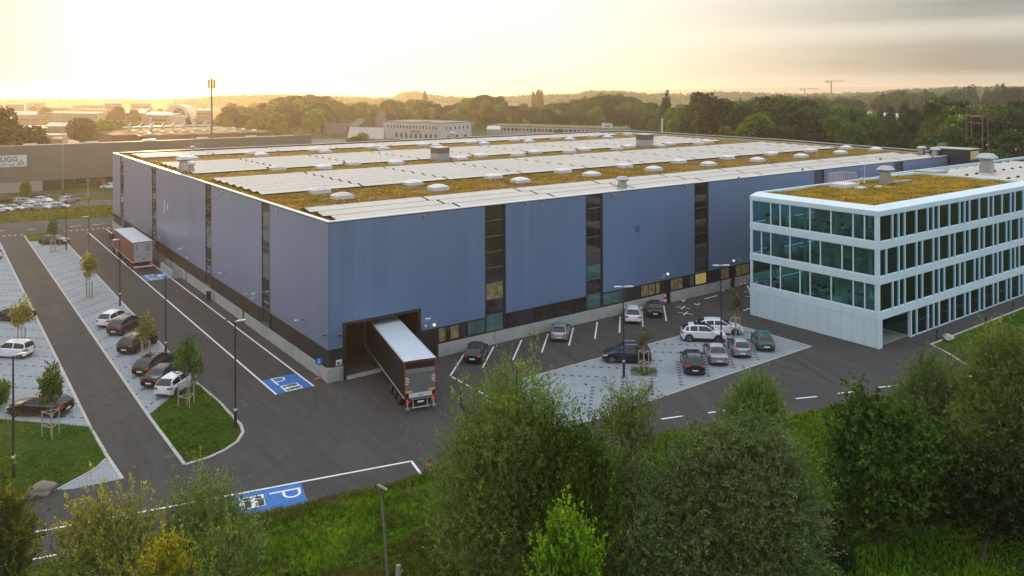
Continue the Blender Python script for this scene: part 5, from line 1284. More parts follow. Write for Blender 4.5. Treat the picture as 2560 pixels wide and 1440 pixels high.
mb = MB(); mb.tf = Matrix.Translation(tp + Vector((0, 0, 0.05))) @ hv.to_track_quat('X', 'Z').to_matrix().to_4x4(); mb.cbox(-0.25, 0.32, -0.07, 0.07, -0.03, 0.06); mb.build('lamp_head', WOOD, e)

# young trees' supports, signs, bins
def stakes(x, y, label, n=4, w=0.62, h=1.9, rails=(0.9, 1.8)):
    e = empty('tree_support', (x, y, 0.01)); tag(e, label, 'tree support', 'wooden supports of the young trees')
    P = [(w / 2 * i, w / 2 * j) for i, j in ((-1, -1), (1, -1), (1, 1), (-1, 1))] if n == 4 else [(w * 0.62 * math.cos(a_), w * 0.62 * math.sin(a_)) for a_ in (0.5, 2.6, 4.7)]
    for px_, py_ in P: MB().tube((px_, py_, -0.01), (px_, py_, h), 0.045, n=7).build('stake', WOOD, e)
    for z in rails:
        mb = MB()
        for (a0, a1), (b0, b1) in zip(P, P[1:] + P[:1]): mb.tube((a0, a1, z), (b0, b1, z), 0.035, n=6)
        mb.build('rail', WOOD, e)
# ================================================================ VEGETATION
def unit(v): return v / np.maximum(np.linalg.norm(v, axis=-1, keepdims=True), 1e-9)
def leaf_tris(P, D, L, Wd, rng):
    # kite halves: one narrow triangle per leaf, from P along D
    n = len(P); rv = unit(rng.normal(size=(n, 3)))
    S = unit(np.cross(D, rv)) * (Wd / 2)[:, None]
    M = P + D * (L * 0.45)[:, None]
    V = np.empty((n, 4, 3)); V[:, 0] = P; V[:, 1] = M - S; V[:, 2] = P + D * L[:, None]; V[:, 3] = M + S
    return V
def blob_pts(blobs, n, rng, lo=0.55):
    c = np.array([b[:3] for b in blobs], float); r = np.array([(b[3], b[3], b[4] if len(b) > 4 else b[3]) for b in blobs], float)
    w = (r[:, 0] * r[:, 1] * r[:, 2]) ** (2 / 3); w /= w.sum()
    k = rng.choice(len(blobs), size=n, p=w)
    d = unit(rng.normal(size=(n, 3))); rad = lo + (1 - lo) * rng.random(n) ** 0.6
    return c[k] + d * r[k] * rad[:, None], d, k, rad
def shoot_tree(name, loc, blobs, mats, label, cat='tree', group=None, shoots=2600, per=34, slen=(0.7, 1.6), leaf=(0.11, 0.032), up=0.75, out=0.6, seed=1, spread=0.5, trunk=0.16, bark=None, droop=0.0, stems=1, parent=None, lo=0.35, grow=1.2, twig=True, limbs=True):
    # blobs: world-coordinate crown masses; each leafy shoot grows out and up from inside them
    rng = np.random.default_rng(seed)
    e = empty(name, loc); tag(e, label, cat, group)
    B = np.array(blobs, float); B[:, :3] -= np.array(loc)
    B[:, 3:] *= grow
    P, d, k, rad = blob_pts(B, shoots, rng, lo)
    nc = max(8, shoots // 9); ci = rng.integers(0, nc, shoots); P = P * 0.32 + P[ci] * 0.68 + rng.normal(size=P.shape) * 0.10; d = unit(d * 0.45 + d[ci] * 0.55)   # shoots gather in boughs
    per = int(per * 0.62); leaf = (leaf[0] * 1.35, leaf[1] * 1.6)
    cen = np.average(B[:, :3], axis=0, weights=B[:, 3] ** 2)
    D = unit(d * out + np.array([0, 0, up]) + rng.normal(size=(shoots, 3)) * 0.28)
    Ls = rng.uniform(slen[0], slen[1], shoots) * (0.6 + 0.5 * rad)
    ld = rng.random(shoots) < 0.10; Ls[ld] *= 1.55; D[ld] = unit(D[ld] + np.array([0, 0, 0.9]))   # long leaders break the outline
    t = rng.random((shoots, per)) ** 0.85
    bend = unit(rng.normal(size=(shoots, 3))) * 0.22
    Q = P[:, None] + D[:, None] * (t * Ls[:, None])[..., None] + bend[:, None] * (t ** 2 * Ls[:, None])[..., None]
    Q[..., 2] -= droop * (t ** 2) * Ls[:, None]
    az = unit(rng.normal(size=(shoots, per, 3)))
    LD = unit(D[:, None] * 0.75 + az * spread + np.array([0, 0, -droop * 0.8]))
    ll = leaf[0] * rng.uniform(0.6, 1.25, (shoots, per)); lw = leaf[1] * rng.uniform(0.7, 1.3, (shoots, per))
    Q = Q + az * 0.03
    V = leaf_tris(Q.reshape(-1, 3), LD.reshape(-1, 3), ll.ravel(), lw.ravel(), rng)
    V = V[V[:, 0, 2] > 0.05 - loc[2]]
    me = np_mesh('crown', V.reshape(-1, 3), 4, mats[0])
    link('crown', me, e)
    # trunk, limbs to the masses, twigs
    bk = bark or BARK
    mb = MB()
    for s in range(stems):
        off = Vector((rng.uniform(-.3, .3), rng.uniform(-.3, .3), 0)) * (stems > 1)
        top = Vector(cen) + Vector((0, 0, 0.2)) + off * 2
        mid = Vector((top.x * 0.35, top.y * 0.35, top.z * 0.5)) + off
        mb.path([off, mid, top], trunk, trunk * 0.35, 9)
    if limbs:
        for b in B:
            c = Vector(b[:3]); st = Vector(cen) * 0.5 if stems == 1 else Vector((rng.uniform(-.4, .4), rng.uniform(-.4, .4), 0.2))
            st = Vector((st.x, st.y, min(st.z, max(0.3, c.z * 0.45))))
            m1 = st.lerp(c, 0.5) + Vector((rng.uniform(-.2, .2), rng.uniform(-.2, .2), 0.25))
            mb.path([st, m1, c, c + Vector((0, 0, b[4] * 0.7 if len(b) > 4 else b[3] * 0.7))], trunk * 0.45, trunk * 0.1, 6)
    mb.build('trunk', bk, e)
    if twig:
        m = min(shoots, 700); idx = rng.choice(shoots, m, replace=False); V2 = np.empty((m, 4, 3)); s_ = unit(np.cross(D[idx], rng.normal(size=(m, 3)))) * 0.012
        base = P[idx] - D[idx] * 0.3; V2[:, 0] = base - s_; V2[:, 1] = base + s_; V2[:, 2] = P[idx] + D[idx] * Ls[idx][:, None] + s_ * 0.3; V2[:, 3] = P[idx] + D[idx] * Ls[idx][:, None] - s_ * 0.3
        link('twigs', np_mesh('twigs', V2.reshape(-1, 3), 4, bk), e)
    return e
def pb(px, py, d, r, rz=None):          # a crown mass seen at a photo point, at forward distance d
    x, y = far(px, d); return (x, y, CAMZ - (py - HOR) * d / FPX, r, rz or r)
WILLOW = mat_leaf('willow_leaf', [(0.050, 0.110, 0.008), (0.140, 0.225, 0.022), (0.36, 0.44, 0.070)], scale=0.55, back=(0.16, 0.21, 0.10), trans=0.30, fine=0.4)
WILLOWD = mat_leaf('grey_willow_leaf', [(0.040, 0.095, 0.014), (0.115, 0.195, 0.040), (0.30, 0.39, 0.13)], scale=0.6, back=(0.12, 0.17, 0.08), trans=0.22, fine=0.4)
GREENL = mat_leaf('green_leaf', [(0.022, 0.072, 0.006), (0.055, 0.140, 0.010), (0.14, 0.24, 0.022)], scale=0.6, trans=0.32, fine=0.5)
BRIGHT = mat_leaf('bright_leaf', [(0.09, 0.21, 0.01), (0.16, 0.31, 0.015), (0.28, 0.38, 0.025)], scale=0.8, trans=0.4, fine=0.5)
YELLOWL = mat_leaf('yellow_green_leaf', [(0.12, 0.18, 0.02), (0.24, 0.28, 0.035), (0.48, 0.44, 0.08)], scale=0.9, back=(0.26, 0.25, 0.12), trans=0.42, fine=0.5)
DARKL = mat_leaf('dark_leaf', [(0.012, 0.035, 0.008), (0.022, 0.055, 0.012), (0.045, 0.080, 0.018)], scale=0.6, trans=0.22, fine=0.5)
OLIVE = mat_leaf('brown_olive_leaf', [(0.05, 0.06, 0.02), (0.09, 0.09, 0.035), (0.13, 0.12, 0.05)], scale=1.2, trans=0.3, fine=0.6)

def base_of(px, d): x, y = far(px, d); return (x, y, bank_h(x, y))
MAPLE = mat_leaf('maple_leaf', [(0.024, 0.062, 0.008), (0.050, 0.110, 0.012), (0.11, 0.18, 0.026)], scale=0.6, trans=0.25, fine=0.5)
# the big willow in the middle
shoot_tree('willow_tree', base_of(1275, 41), [pb(1290, 1000, 41, 1.7, 2.1), pb(1240, 1110, 40.5, 2.3, 2.0), pb(1360, 1080, 41, 1.7, 2.0), pb(1180, 1220, 40, 2.3, 2.2), pb(1320, 1230, 40, 2.6, 2.4), pb(1230, 1370, 39, 2.9, 2.4), pb(1120, 1330, 39.5, 1.3, 1.7), pb(1360, 1390, 39, 2.0, 2.2), pb(1150, 1010, 41.4, 0.7, 0.9)],
           [WILLOW], 'tall bushy willow with pale yellow green tips right of the lorry', shoots=6200, per=38, slen=(0.6, 1.5), leaf=(0.13, 0.034), seed=3, trunk=0.28)
shoot_tree('alder_tree', base_of(1420, 38.5), [pb(1400, 1150, 39, 1.2, 1.9), pb(1460, 1170, 39, 1.1, 1.7), pb(1420, 1280, 38.5, 1.7, 2.0), pb(1490, 1300, 38, 1.3, 1.8), pb(1330, 1310, 38, 1.4, 1.7), pb(1450, 1400, 37, 1.9, 1.6)],
           [GREENL], 'dark green tree with upright pointed shoots leaning on the big willow', shoots=2300, per=34, slen=(0.9, 2.0), leaf=(0.13, 0.06), seed=5, up=1.3, out=0.3, spread=0.6)
shoot_tree('alder_tree', base_of(1410, 31), [pb(1410, 1345, 31, 0.55, 0.9), pb(1420, 1420, 31, 0.75, 1.0), pb(1365, 1440, 30.5, 0.6, 0.6), pb(1455, 1440, 30.5, 0.55, 0.8)],
           [BRIGHT], 'small bright green tree lit in front of the dark willow', shoots=520, per=34, slen=(0.5, 1.1), leaf=(0.11, 0.06), seed=6, up=1.2, out=0.35, trunk=0.08)
shoot_tree('willow_tree', base_of(1570, 42), [pb(1580, 1010, 42, 0.9, 1.0), pb(1545, 1090, 42, 1.2, 1.1), pb(1610, 1110, 41.5, 1.1, 1.0)],
           [WILLOW], 'thin see through willow with long silvery sprays over the paved square', shoots=330, per=34, slen=(0.7, 1.7), leaf=(0.15, 0.034), seed=8, trunk=0.10, lo=0.1, spread=0.8)
shoot_tree('willow_tree', base_of(1570, 39), [pb(1560, 1210, 40, 1.9, 1.8), pb(1600, 1340, 39, 2.2, 2.2), pb(1530, 1400, 38, 1.7, 1.7), pb(1650, 1420, 38, 1.6, 1.5)],
           [WILLOWD], 'dull grey green willow with drooping shoots below the thin silvery one', shoots=3300, per=34, slen=(0.7, 1.5), leaf=(0.14, 0.036), seed=9, up=0.35, out=0.8, droop=0.4)
shoot_tree('willow_tree', base_of(1800, 40), [pb(1735, 1105, 40, 1.2, 1.3), pb(1800, 1150, 39, 0.9, 1.4), pb(1860, 1085, 40.5, 1.1, 1.5), pb(1945, 1120, 40.5, 1.1, 1.3), pb(1680, 1200, 39.5, 1.2, 1.5), pb(1760, 1230, 38.5, 1.5, 1.5), pb(1870, 1200, 39, 1.7, 1.7), pb(1990, 1210, 40, 1.2, 1.7), pb(1700, 1320, 38.5, 1.6, 1.7), pb(1820, 1340, 37.8, 1.8, 1.8), pb(1950, 1320, 38.5, 1.9, 1.9), pb(2025, 1360, 39.5, 1.0, 1.6), pb(1770, 1430, 37.5, 2.0, 1.6), pb(1930, 1440, 37.5, 2.2, 1.6)],
           [WILLOWD], 'broad rounded silver green willow, widest tree of the foreground', shoots=7400, grow=1.1, per=38, slen=(0.6, 1.6), leaf=(0.14, 0.034), seed=10, up=0.6, out=0.75, droop=0.35, trunk=0.3, lo=0.2)
shoot_tree('willow_tree', base_of(1890, 50.5), [pb(1890, 1000, 51, 1.15, 1.15), pb(1905, 1060, 50, 1.4, 1.2), pb(1850, 1070, 50, 1.1, 1.1)],
           [WILLOW], 'small round pale willow with windswept sprays behind the broad willow', shoots=1500, per=34, slen=(0.6, 1.2), leaf=(0.14, 0.034), seed=11, up=0.6, out=0.7, spread=0.35)
shoot_tree('maple_tree', base_of(2180, 44), [pb(2145, 1010, 44, 0.5, 1.1), pb(2160, 1100, 44, 1.5, 1.4), pb(2240, 1090, 44, 1.5, 1.2), pb(2120, 1190, 43.5, 1.6, 1.6), pb(2220, 1200, 43, 2.2, 1.9), pb(2310, 1160, 43.5, 1.5, 1.5), pb(2180, 1290, 42.5, 1.7, 1.2), pb(2330, 1260, 43, 1.2, 1.2)],
           [MAPLE], 'leafy green tree with a thin pointed top left of the grey green bushes', shoots=3800, per=30, slen=(0.5, 1.2), leaf=(0.16, 0.11), seed=12, up=0.6, out=0.7, spread=0.9)
shoot_tree('willow_tree', base_of(2330, 50), [pb(2320, 960, 51, 1.4, 1.4), pb(2380, 1010, 50, 1.8, 1.4), pb(2290, 1030, 50, 1.3, 1.2), pb(2350, 1100, 49, 2.0, 1.5)],
           [WILLOWD], 'grey green bushy willow in front of the office corner', shoots=2900, per=34, slen=(0.6, 1.3), leaf=(0.14, 0.036), seed=13, up=0.6, out=0.7)
shoot_tree('willow_tree', base_of(2520, 46), [pb(2530, 870, 47, 1.7, 1.4), pb(2470, 940, 47, 1.5, 1.6), pb(2560, 980, 46, 2.2, 2.0), pb(2490, 1070, 45.5, 2.2, 2.0), pb(2600, 1100, 45, 2.6, 2.4), pb(2440, 1130, 45.5, 1.4, 1.5)],
           [WILLOW], 'tall willow thicket filling the right edge of the view', shoots=4600, per=34, slen=(0.6, 1.4), leaf=(0.14, 0.036), seed=14, up=0.65, out=0.65, trunk=0.25)
shoot_tree('elder_shrub', base_of(2450, 41), [pb(2420, 1210, 42, 1.8, 1.4), pb(2530, 1230, 41, 2.1, 1.6), pb(2600, 1290, 41, 2.0, 1.6), pb(2340, 1280, 42, 1.3, 1.0)],
           [DARKL], 'very dark shrub mass below the tall willow at the right edge', 'shrub', shoots=2600, per=30, slen=(0.4, 1.0), leaf=(0.15, 0.09), seed=15, spread=0.9, trunk=0.1)
# left foreground
shoot_tree('willow_tree', base_of(270, 35), [pb(240, 1265, 35.5, 0.8, 0.8), pb(310, 1290, 35.5, 1.1, 1.0), pb(270, 1340, 35, 1.4, 1.2), pb(350, 1370, 34.5, 1.2, 1.1), pb(210, 1420, 34, 1.6, 1.2), pb(330, 1450, 33, 1.6, 1.2), pb(125, 1370, 34.5, 0.55, 0.9)],
           [YELLOWL], 'yellow green sunlit willow at the lower left over the lane line', shoots=850, grow=1.1, per=32, slen=(0.5, 1.2), leaf=(0.12, 0.038), seed=21, up=0.8, out=0.5, trunk=0.10, lo=0.15)
shoot_tree('willow_tree', base_of(560, 37), [pb(500, 1225, 37.5, 0.7, 1.0), pb(555, 1215, 37.5, 0.5, 1.0), pb(470, 1310, 37, 1.0, 0.9), pb(555, 1330, 36.5, 1.0, 0.9), pb(430, 1400, 36, 1.2, 0.9), pb(560, 1425, 35, 1.5, 1.0), pb(650, 1415, 36, 0.9, 0.6), pb(400, 1290, 37, 0.4, 0.6)],
           [WILLOW], 'loose grey green willow with bare stems showing, left of the blue truck bay', shoots=900, grow=1.15, per=32, slen=(0.7, 1.8), leaf=(0.13, 0.032), seed=22, up=1.0, out=0.4, trunk=0.09, stems=5, lo=0.1)
shoot_tree('hazel_tree', base_of(20, 32), [pb(10, 1270, 32.5, 0.6, 1.0), pb(40, 1330, 32, 0.75, 1.1), pb(0, 1400, 31.5, 1.1, 1.3), pb(60, 1430, 31, 0.7, 0.9), pb(-20, 1200, 32, 0.5, 0.8)],
           [mat_leaf('hazel_leaf', [(0.03, 0.045, 0.008), (0.07, 0.085, 0.012), (0.22, 0.21, 0.03)], scale=1.0, trans=0.4, fine=0.6)], 'dark tree with yellow lit leaves cut by the lower left corner', shoots=560, grow=1.0, per=30, slen=(0.5, 1.1), leaf=(0.09, 0.05), seed=23, up=0.9, out=0.5, trunk=0.09)
shoot_tree('hazel_tree', base_of(440, 30), [pb(400, 1345, 30.5, 0.4, 0.4), pb(440, 1385, 30.2, 0.5, 0.45), pb(400, 1420, 30, 0.5, 0.45), pb(480, 1440, 29.8, 0.45, 0.4), pb(350, 1440, 29.8, 0.4, 0.4)],
           [mat_leaf('golden_leaf', [(0.13, 0.17, 0.01), (0.24, 0.26, 0.015), (0.40, 0.36, 0.03)], scale=1.0, trans=0.45, fine=0.6)], 'golden yellow sapling in front of the loose willow at the bottom edge', shoots=130, grow=1.0, per=28, slen=(0.3, 0.8), leaf=(0.09, 0.05), seed=24, up=0.8, out=0.6, trunk=0.04, lo=0.1)
x, y = at(-6, 1010)
shoot_tree('shrub', (x, y, 0), [(x - .4, y, 0.9, 1.0, 0.9)], [GREENL], 'round green bush cut by the left edge beside the black estate', 'shrub', shoots=420, per=30, slen=(0.3, 0.6), leaf=(0.10, 0.06), seed=25, trunk=0.05)
# shrubs in the long grass
k = 0
for px, py, d, r, m, lb in ((730, 1400, 37.5, 1.0, DARKL, 'dark low shrub in the long grass right of the loose willow'), (1010, 1420, 36.5, 1.1, GREENL, 'green shrub by the grey stump at the foot of the big willow'),
                       (860, 1450, 35.5, 0.8, DARKL, 'small dark shrub at the bottom edge left of the wooden pole'), (2080, 1330, 41, 0.9, DARKL, 'dark shrub between the broad willow and the leafy green tree'), (2070, 1210, 44, 0.9, OLIVE, 'brownish shrub in the gap beside the broad willow')):
    k += 1; b = pb(px, py, d, r, r * 0.8)
    shoot_tree('shrub', base_of(px, d), [(b[0], b[1], max(0.5, b[2] * 0.0 + r * 0.7), r, r * 0.8)], [m], lb, 'shrub', 'shrubs in the long grass', shoots=int(520 * r), per=28, slen=(0.3, 0.7), leaf=(0.10, 0.05), seed=40 + k, trunk=0.04)
# stump
e = empty('tree_stump', base_of(990, 38.5)); tag(e, 'grey broken stump with a leaning branch beside the wooden pole', 'stump')
mb = MB(); mb.tube((0, 0, -.2), (0.05, 0, 1.5), 0.17, 0.12, 9); mb.build('trunk', PALEBARK, e)
mb = MB(); mb.path([(-.5, .1, 0.3), (-.1, 0, 0.9), (.25, -.1, 1.25)], 0.06, 0.03); mb.build('branch', PALEBARK, e)

# young trees
def young(px, py, h, w, z0, m, label, n=4, sk='', shoots=150, dens=1.0, wo=0.62, leaf=(0.15, 0.09), seed=1, sh=1.9):
    x, y = at(px, py)
    bl = []
    k = 4
    for i in range(k):
        t = i / (k - 1); zz = z0 + (h - z0) * (0.12 + 0.72 * t); r = w / 2 * (0.95 - 0.65 * t ** 1.3) * (0.75 if i == 0 else 1)
        bl.append((x + 0.05 * math.sin(i * 2), y + 0.05 * math.cos(i * 3), zz, r, (h - z0) / 5))
    o = shoot_tree('young_tree', (x, y, 0.01), bl, [m], label, 'tree', 'young staked trees', shoots=int(shoots * dens), per=16, slen=(0.3, 0.75), leaf=leaf, up=1.0, out=0.55, seed=seed, spread=0.8, trunk=0.05, bark=PALEBARK, limbs=False, lo=0.1)
    if sk: stakes(x, y, sk, n, wo, h=sh, rails=(0.85, sh - 0.08))
    return o
young(130, 623, 5.2, 2.3, 2.2, GREENL, 'young tree with wispy top in front of the lone dark estate', sk='four pale stakes round the tree before the lone dark estate', seed=61, shoots=170)
young(220, 737, 6.0, 2.2, 2.1, YELLOWL, 'young yellow green tree standing on a pale ground patch', sk='four pale stakes on the pale ground patch', seed=62, shoots=200)
young(50, 860, 4.9, 2.4, 1.9, YELLOWL, 'young spreading yellow green tree before the half hidden black saloon', sk='four pale stakes behind the small white city car', seed=63, shoots=200)
young(122, 1085, 5.3, 2.0, 2.0, GREENL, 'young conical tree on the left lawn beside the black estate', n=3, sk='three posts with two rails on the left lawn', wo=1.0, seed=64, shoots=210)
young(360, 897, 4.3, 2.0, 2.0, YELLOWL, 'young loose yellow green tree over the third parked black car', sk='four pale stakes between two black estates', seed=65, shoots=120)
young(463, 1012, 5.7, 2.7, 2.0, GREENL, 'young broad green tree on the grass island, largest of the staked trees', n=3, sk='three posts with two rails on the grass island', wo=1.1, seed=66, shoots=300)
young(1605, 931, 4.4, 1.9, 2.1, OLIVE, 'young sparse brownish tree in the square tree pit', sk='four pale stakes standing in the square tree pit', seed=67, shoots=90, leaf=(0.12, 0.05))
young(1835, 843, 5.0, 1.6, 2.1, OLIVE, 'young narrow brownish tree at the nose of the second white car', sk='four reddish stakes at the nose of the second white car', seed=68, shoots=110, leaf=(0.12, 0.05))
x, y = at(1605, 931)
pit = MB().prism([(x - 1.6, y), (x, y - 1.6), (x + 1.6, y), (x, y + 1.6)], -0.02, 0.014).build('tree_pit', mat('pit_gravel', (0.10, 0.11, 0.11), rough=0.9, scale=8, var=0.5)); tag(pit, kind='structure')
pt = [MB().prism([(x_ - 0.8, y_), (x_, y_ - 0.7), (x_ + 0.8, y_), (x_, y_ + 0.7)], -0.02, 0.012).build('ground_patch', mat('sand_patch', (0.30, 0.25, 0.17), rough=0.95)) for x_, y_ in (at(220, 737), at(136, 623))]
for o in pt: tag(o, kind='structure')
rng = np.random.default_rng(5); n = 500
Pp = np.stack([x + rng.uniform(-0.9, 0.9, n), y + rng.uniform(-0.9, 0.9, n), np.full(n, 0.01)], 1); Dd = unit(np.stack([rng.normal(size=n) * .5, rng.normal(size=n) * .5, np.ones(n)], 1))
tag(link('pit_plants', np_mesh('pit_plants', leaf_tris(Pp, Dd, rng.uniform(.1, .28, n), np.full(n, .05), rng).reshape(-1, 3), 4, GREENL)), kind='stuff')

# grass blades
GB = mat_leaf('grass_blade', [(0.060, 0.135, 0.008), (0.115, 0.22, 0.012), (0.21, 0.29, 0.028)], scale=0.35, trans=0.35, fine=0.35)
GB2 = mat_leaf('dry_grass_blade', [(0.075, 0.085, 0.02), (0.12, 0.115, 0.035), (0.19, 0.16, 0.06)], scale=0.5, trans=0.3, fine=0.3)
def in_poly(X, Y, poly):
    c = np.zeros(len(X), bool); n = len(poly)
    for i in range(n):
        x1, y1 = poly[i]; x2, y2 = poly[(i + 1) % n]
        k_ = ((y1 > Y) != (y2 > Y)) & (X < (x2 - x1) * (Y - y1) / (y2 - y1 + 1e-12) + x1); c ^= k_
    return c
BH = np.vectorize(bank_h)
def grass(name, x0, x1, y0, y1, n, h, w, m, test=None, z=None, seed=1, lean=0.45, parent=None, clump=None):
    rng = np.random.default_rng(seed)
    X = rng.uniform(x0, x1, n); Y = rng.uniform(y0, y1, n)
    if test is not None: k_ = test(X, Y); X, Y = X[k_], Y[k_]
    if name == 'lawn_grass': X = X + rng.normal(size=len(X)) * 0.07; Y = Y + rng.normal(size=len(X)) * 0.07
    n = len(X); Z = BH(X, Y) - 0.03 if z is None else np.full(n, z)
    hh = rng.uniform(h * 0.5, h * 1.3, n) * (0.75 + 0.5 * np.sin(X * 0.7 + np.sin(Y * 0.9) * 1.7) * np.cos(Y * 0.6))
    hh = np.maximum(hh, h * 0.25)
    D = unit(np.stack([rng.normal(size=n) * lean, rng.normal(size=n) * lean, np.ones(n)], 1))
    V = leaf_tris(np.stack([X, Y, Z], 1), D, hh, rng.uniform(w * .6, w * 1.4, n), rng)
    o = link(name, np_mesh(name, V.reshape(-1, 3), 4, m), parent); tag(o, kind='stuff'); return o
YP = list(YARD)
south = lambda X, Y: ~in_poly(X, Y, YP)
grass('long_grass', -15, 3, -36, -17.0, 90000, 0.42, 0.06, GB, south, seed=71)
grass('long_grass', -14, 0.5, -19.8, -16.6, 9000, 0.62, 0.035, GB2, south, seed=72)
grass('long_grass', -12, 3, -36, -26, 16000, 0.7, 0.05, GB2, south, seed=73)
grass('long_grass', -14, 3, -30, -18, 14000, 0.6, 0.04, GB2, lambda X, Y: south(X, Y) & (np.sin(X * 1.3) * np.cos(Y * 1.1 + X * .4) > 0.25), seed=70)
grass('long_grass', -42, -14, -38, -14, 40000, 0.45, 0.08, GB, south, seed=81)
grass('long_grass', 9, 46, -36, -24, 52000, 0.45, 0.08, GB, lambda X, Y: south(X, Y) & (Y > -29.5 - (X - 14) * 0.45 - 4), seed=74)
grass('long_grass', 8, 40, -48, -32, 42000, 0.5, 0.09, GB, south, seed=75)
LAWN = mat_leaf('lawn_blade', [(0.060, 0.095, 0.010), (0.065, 0.145, 0.010), (0.11, 0.19, 0.018)], scale=0.5, trans=0.3, fine=0.3)
grass('lawn_grass', -14, -8.8, -8.3, 6.2, 26000, 0.13, 0.045, LAWN, lambda X, Y: in_poly(X, Y, ISL1), z=0.045, seed=76)
grass('lawn_grass', -30, -17.8, -9, 8, 34000, 0.15, 0.05, LAWN, lambda X, Y: in_poly(X, Y, ISL2), z=0.045, seed=77)
grass('lawn_grass', -14, -9, 88.8, 97.5, 2500, 0.16, 0.1, GB, lambda X, Y: in_poly(X, Y, ISL3), z=0.045, seed=78)
grass('verge_grass', -40, 4, 111.2, 130, 26000, 0.55, 0.16, mat_leaf('meadow_blade', [(0.10, 0.12, 0.015), (0.16, 0.16, 0.025), (0.24, 0.20, 0.04)], scale=0.3, trans=0.4, fine=0.3), lambda X, Y: Y > 116.2 - (X + 16.4) * 0.22, z=-0.03, seed=79)
grass('verge_grass', 53, 95, -36, -26.4, 16000, 0.3, 0.07, GB, lambda X, Y: Y > -33 - (X - 56) * 0.17, seed=80)
# plants of the roofs
RB = mat_leaf('sedum_plant', [(0.14, 0.128, 0.024), (0.32, 0.225, 0.035), (0.52, 0.37, 0.065)], scale=0.5, trans=0.35, fine=0.5)
def sk_test(X, Y):
    k_ = np.ones(len(X), bool)
    for sx, sy in SKY: k_ &= ~((abs(X - sx) < 1.15) & (abs(Y - sy) < 0.95))
    return k_ & (X < 117 + Y * 0.12) & (np.sin(X * 0.83 + 2 * np.sin(Y * 0.37)) * np.cos(Y * 0.71 + 1.5 * np.sin(X * 0.29)) + 0.45 * np.sin(X * 2.9) * np.cos(Y * 3.3) > -0.55)
for x0, x1, y0, y1, n, s_ in ((0.45, 2.0, 0.5, 96.5, 9000, 1), (0.5, 60, 10.2, 22.5, 34000, 2), (60, 118, 10.2, 22.5, 12000, 3), (0.5, 110, 42.2, 50.5, 17000, 4), (0.5, 118, 70.2, 83, 15000, 5), (2, 110, 0.45, 0.92, 2500, 6), (0.5, 40, 92.3, 96, 1200, 7)):
    grass('roof_plants', x0, x1, y0, y1, n, 0.22, 0.10, RB, sk_test, z=13.46, seed=90 + s_, lean=0.9, parent=wh)
o = grass('roof_plants', 47.1, 81.3, -22.7, -9.6, 34000, 0.22, 0.09, RB, None, z=13.35, seed=99, lean=0.9); o.parent = of; o.matrix_parent_inverse = Matrix.Translation((-46.0, 23.75, 0))
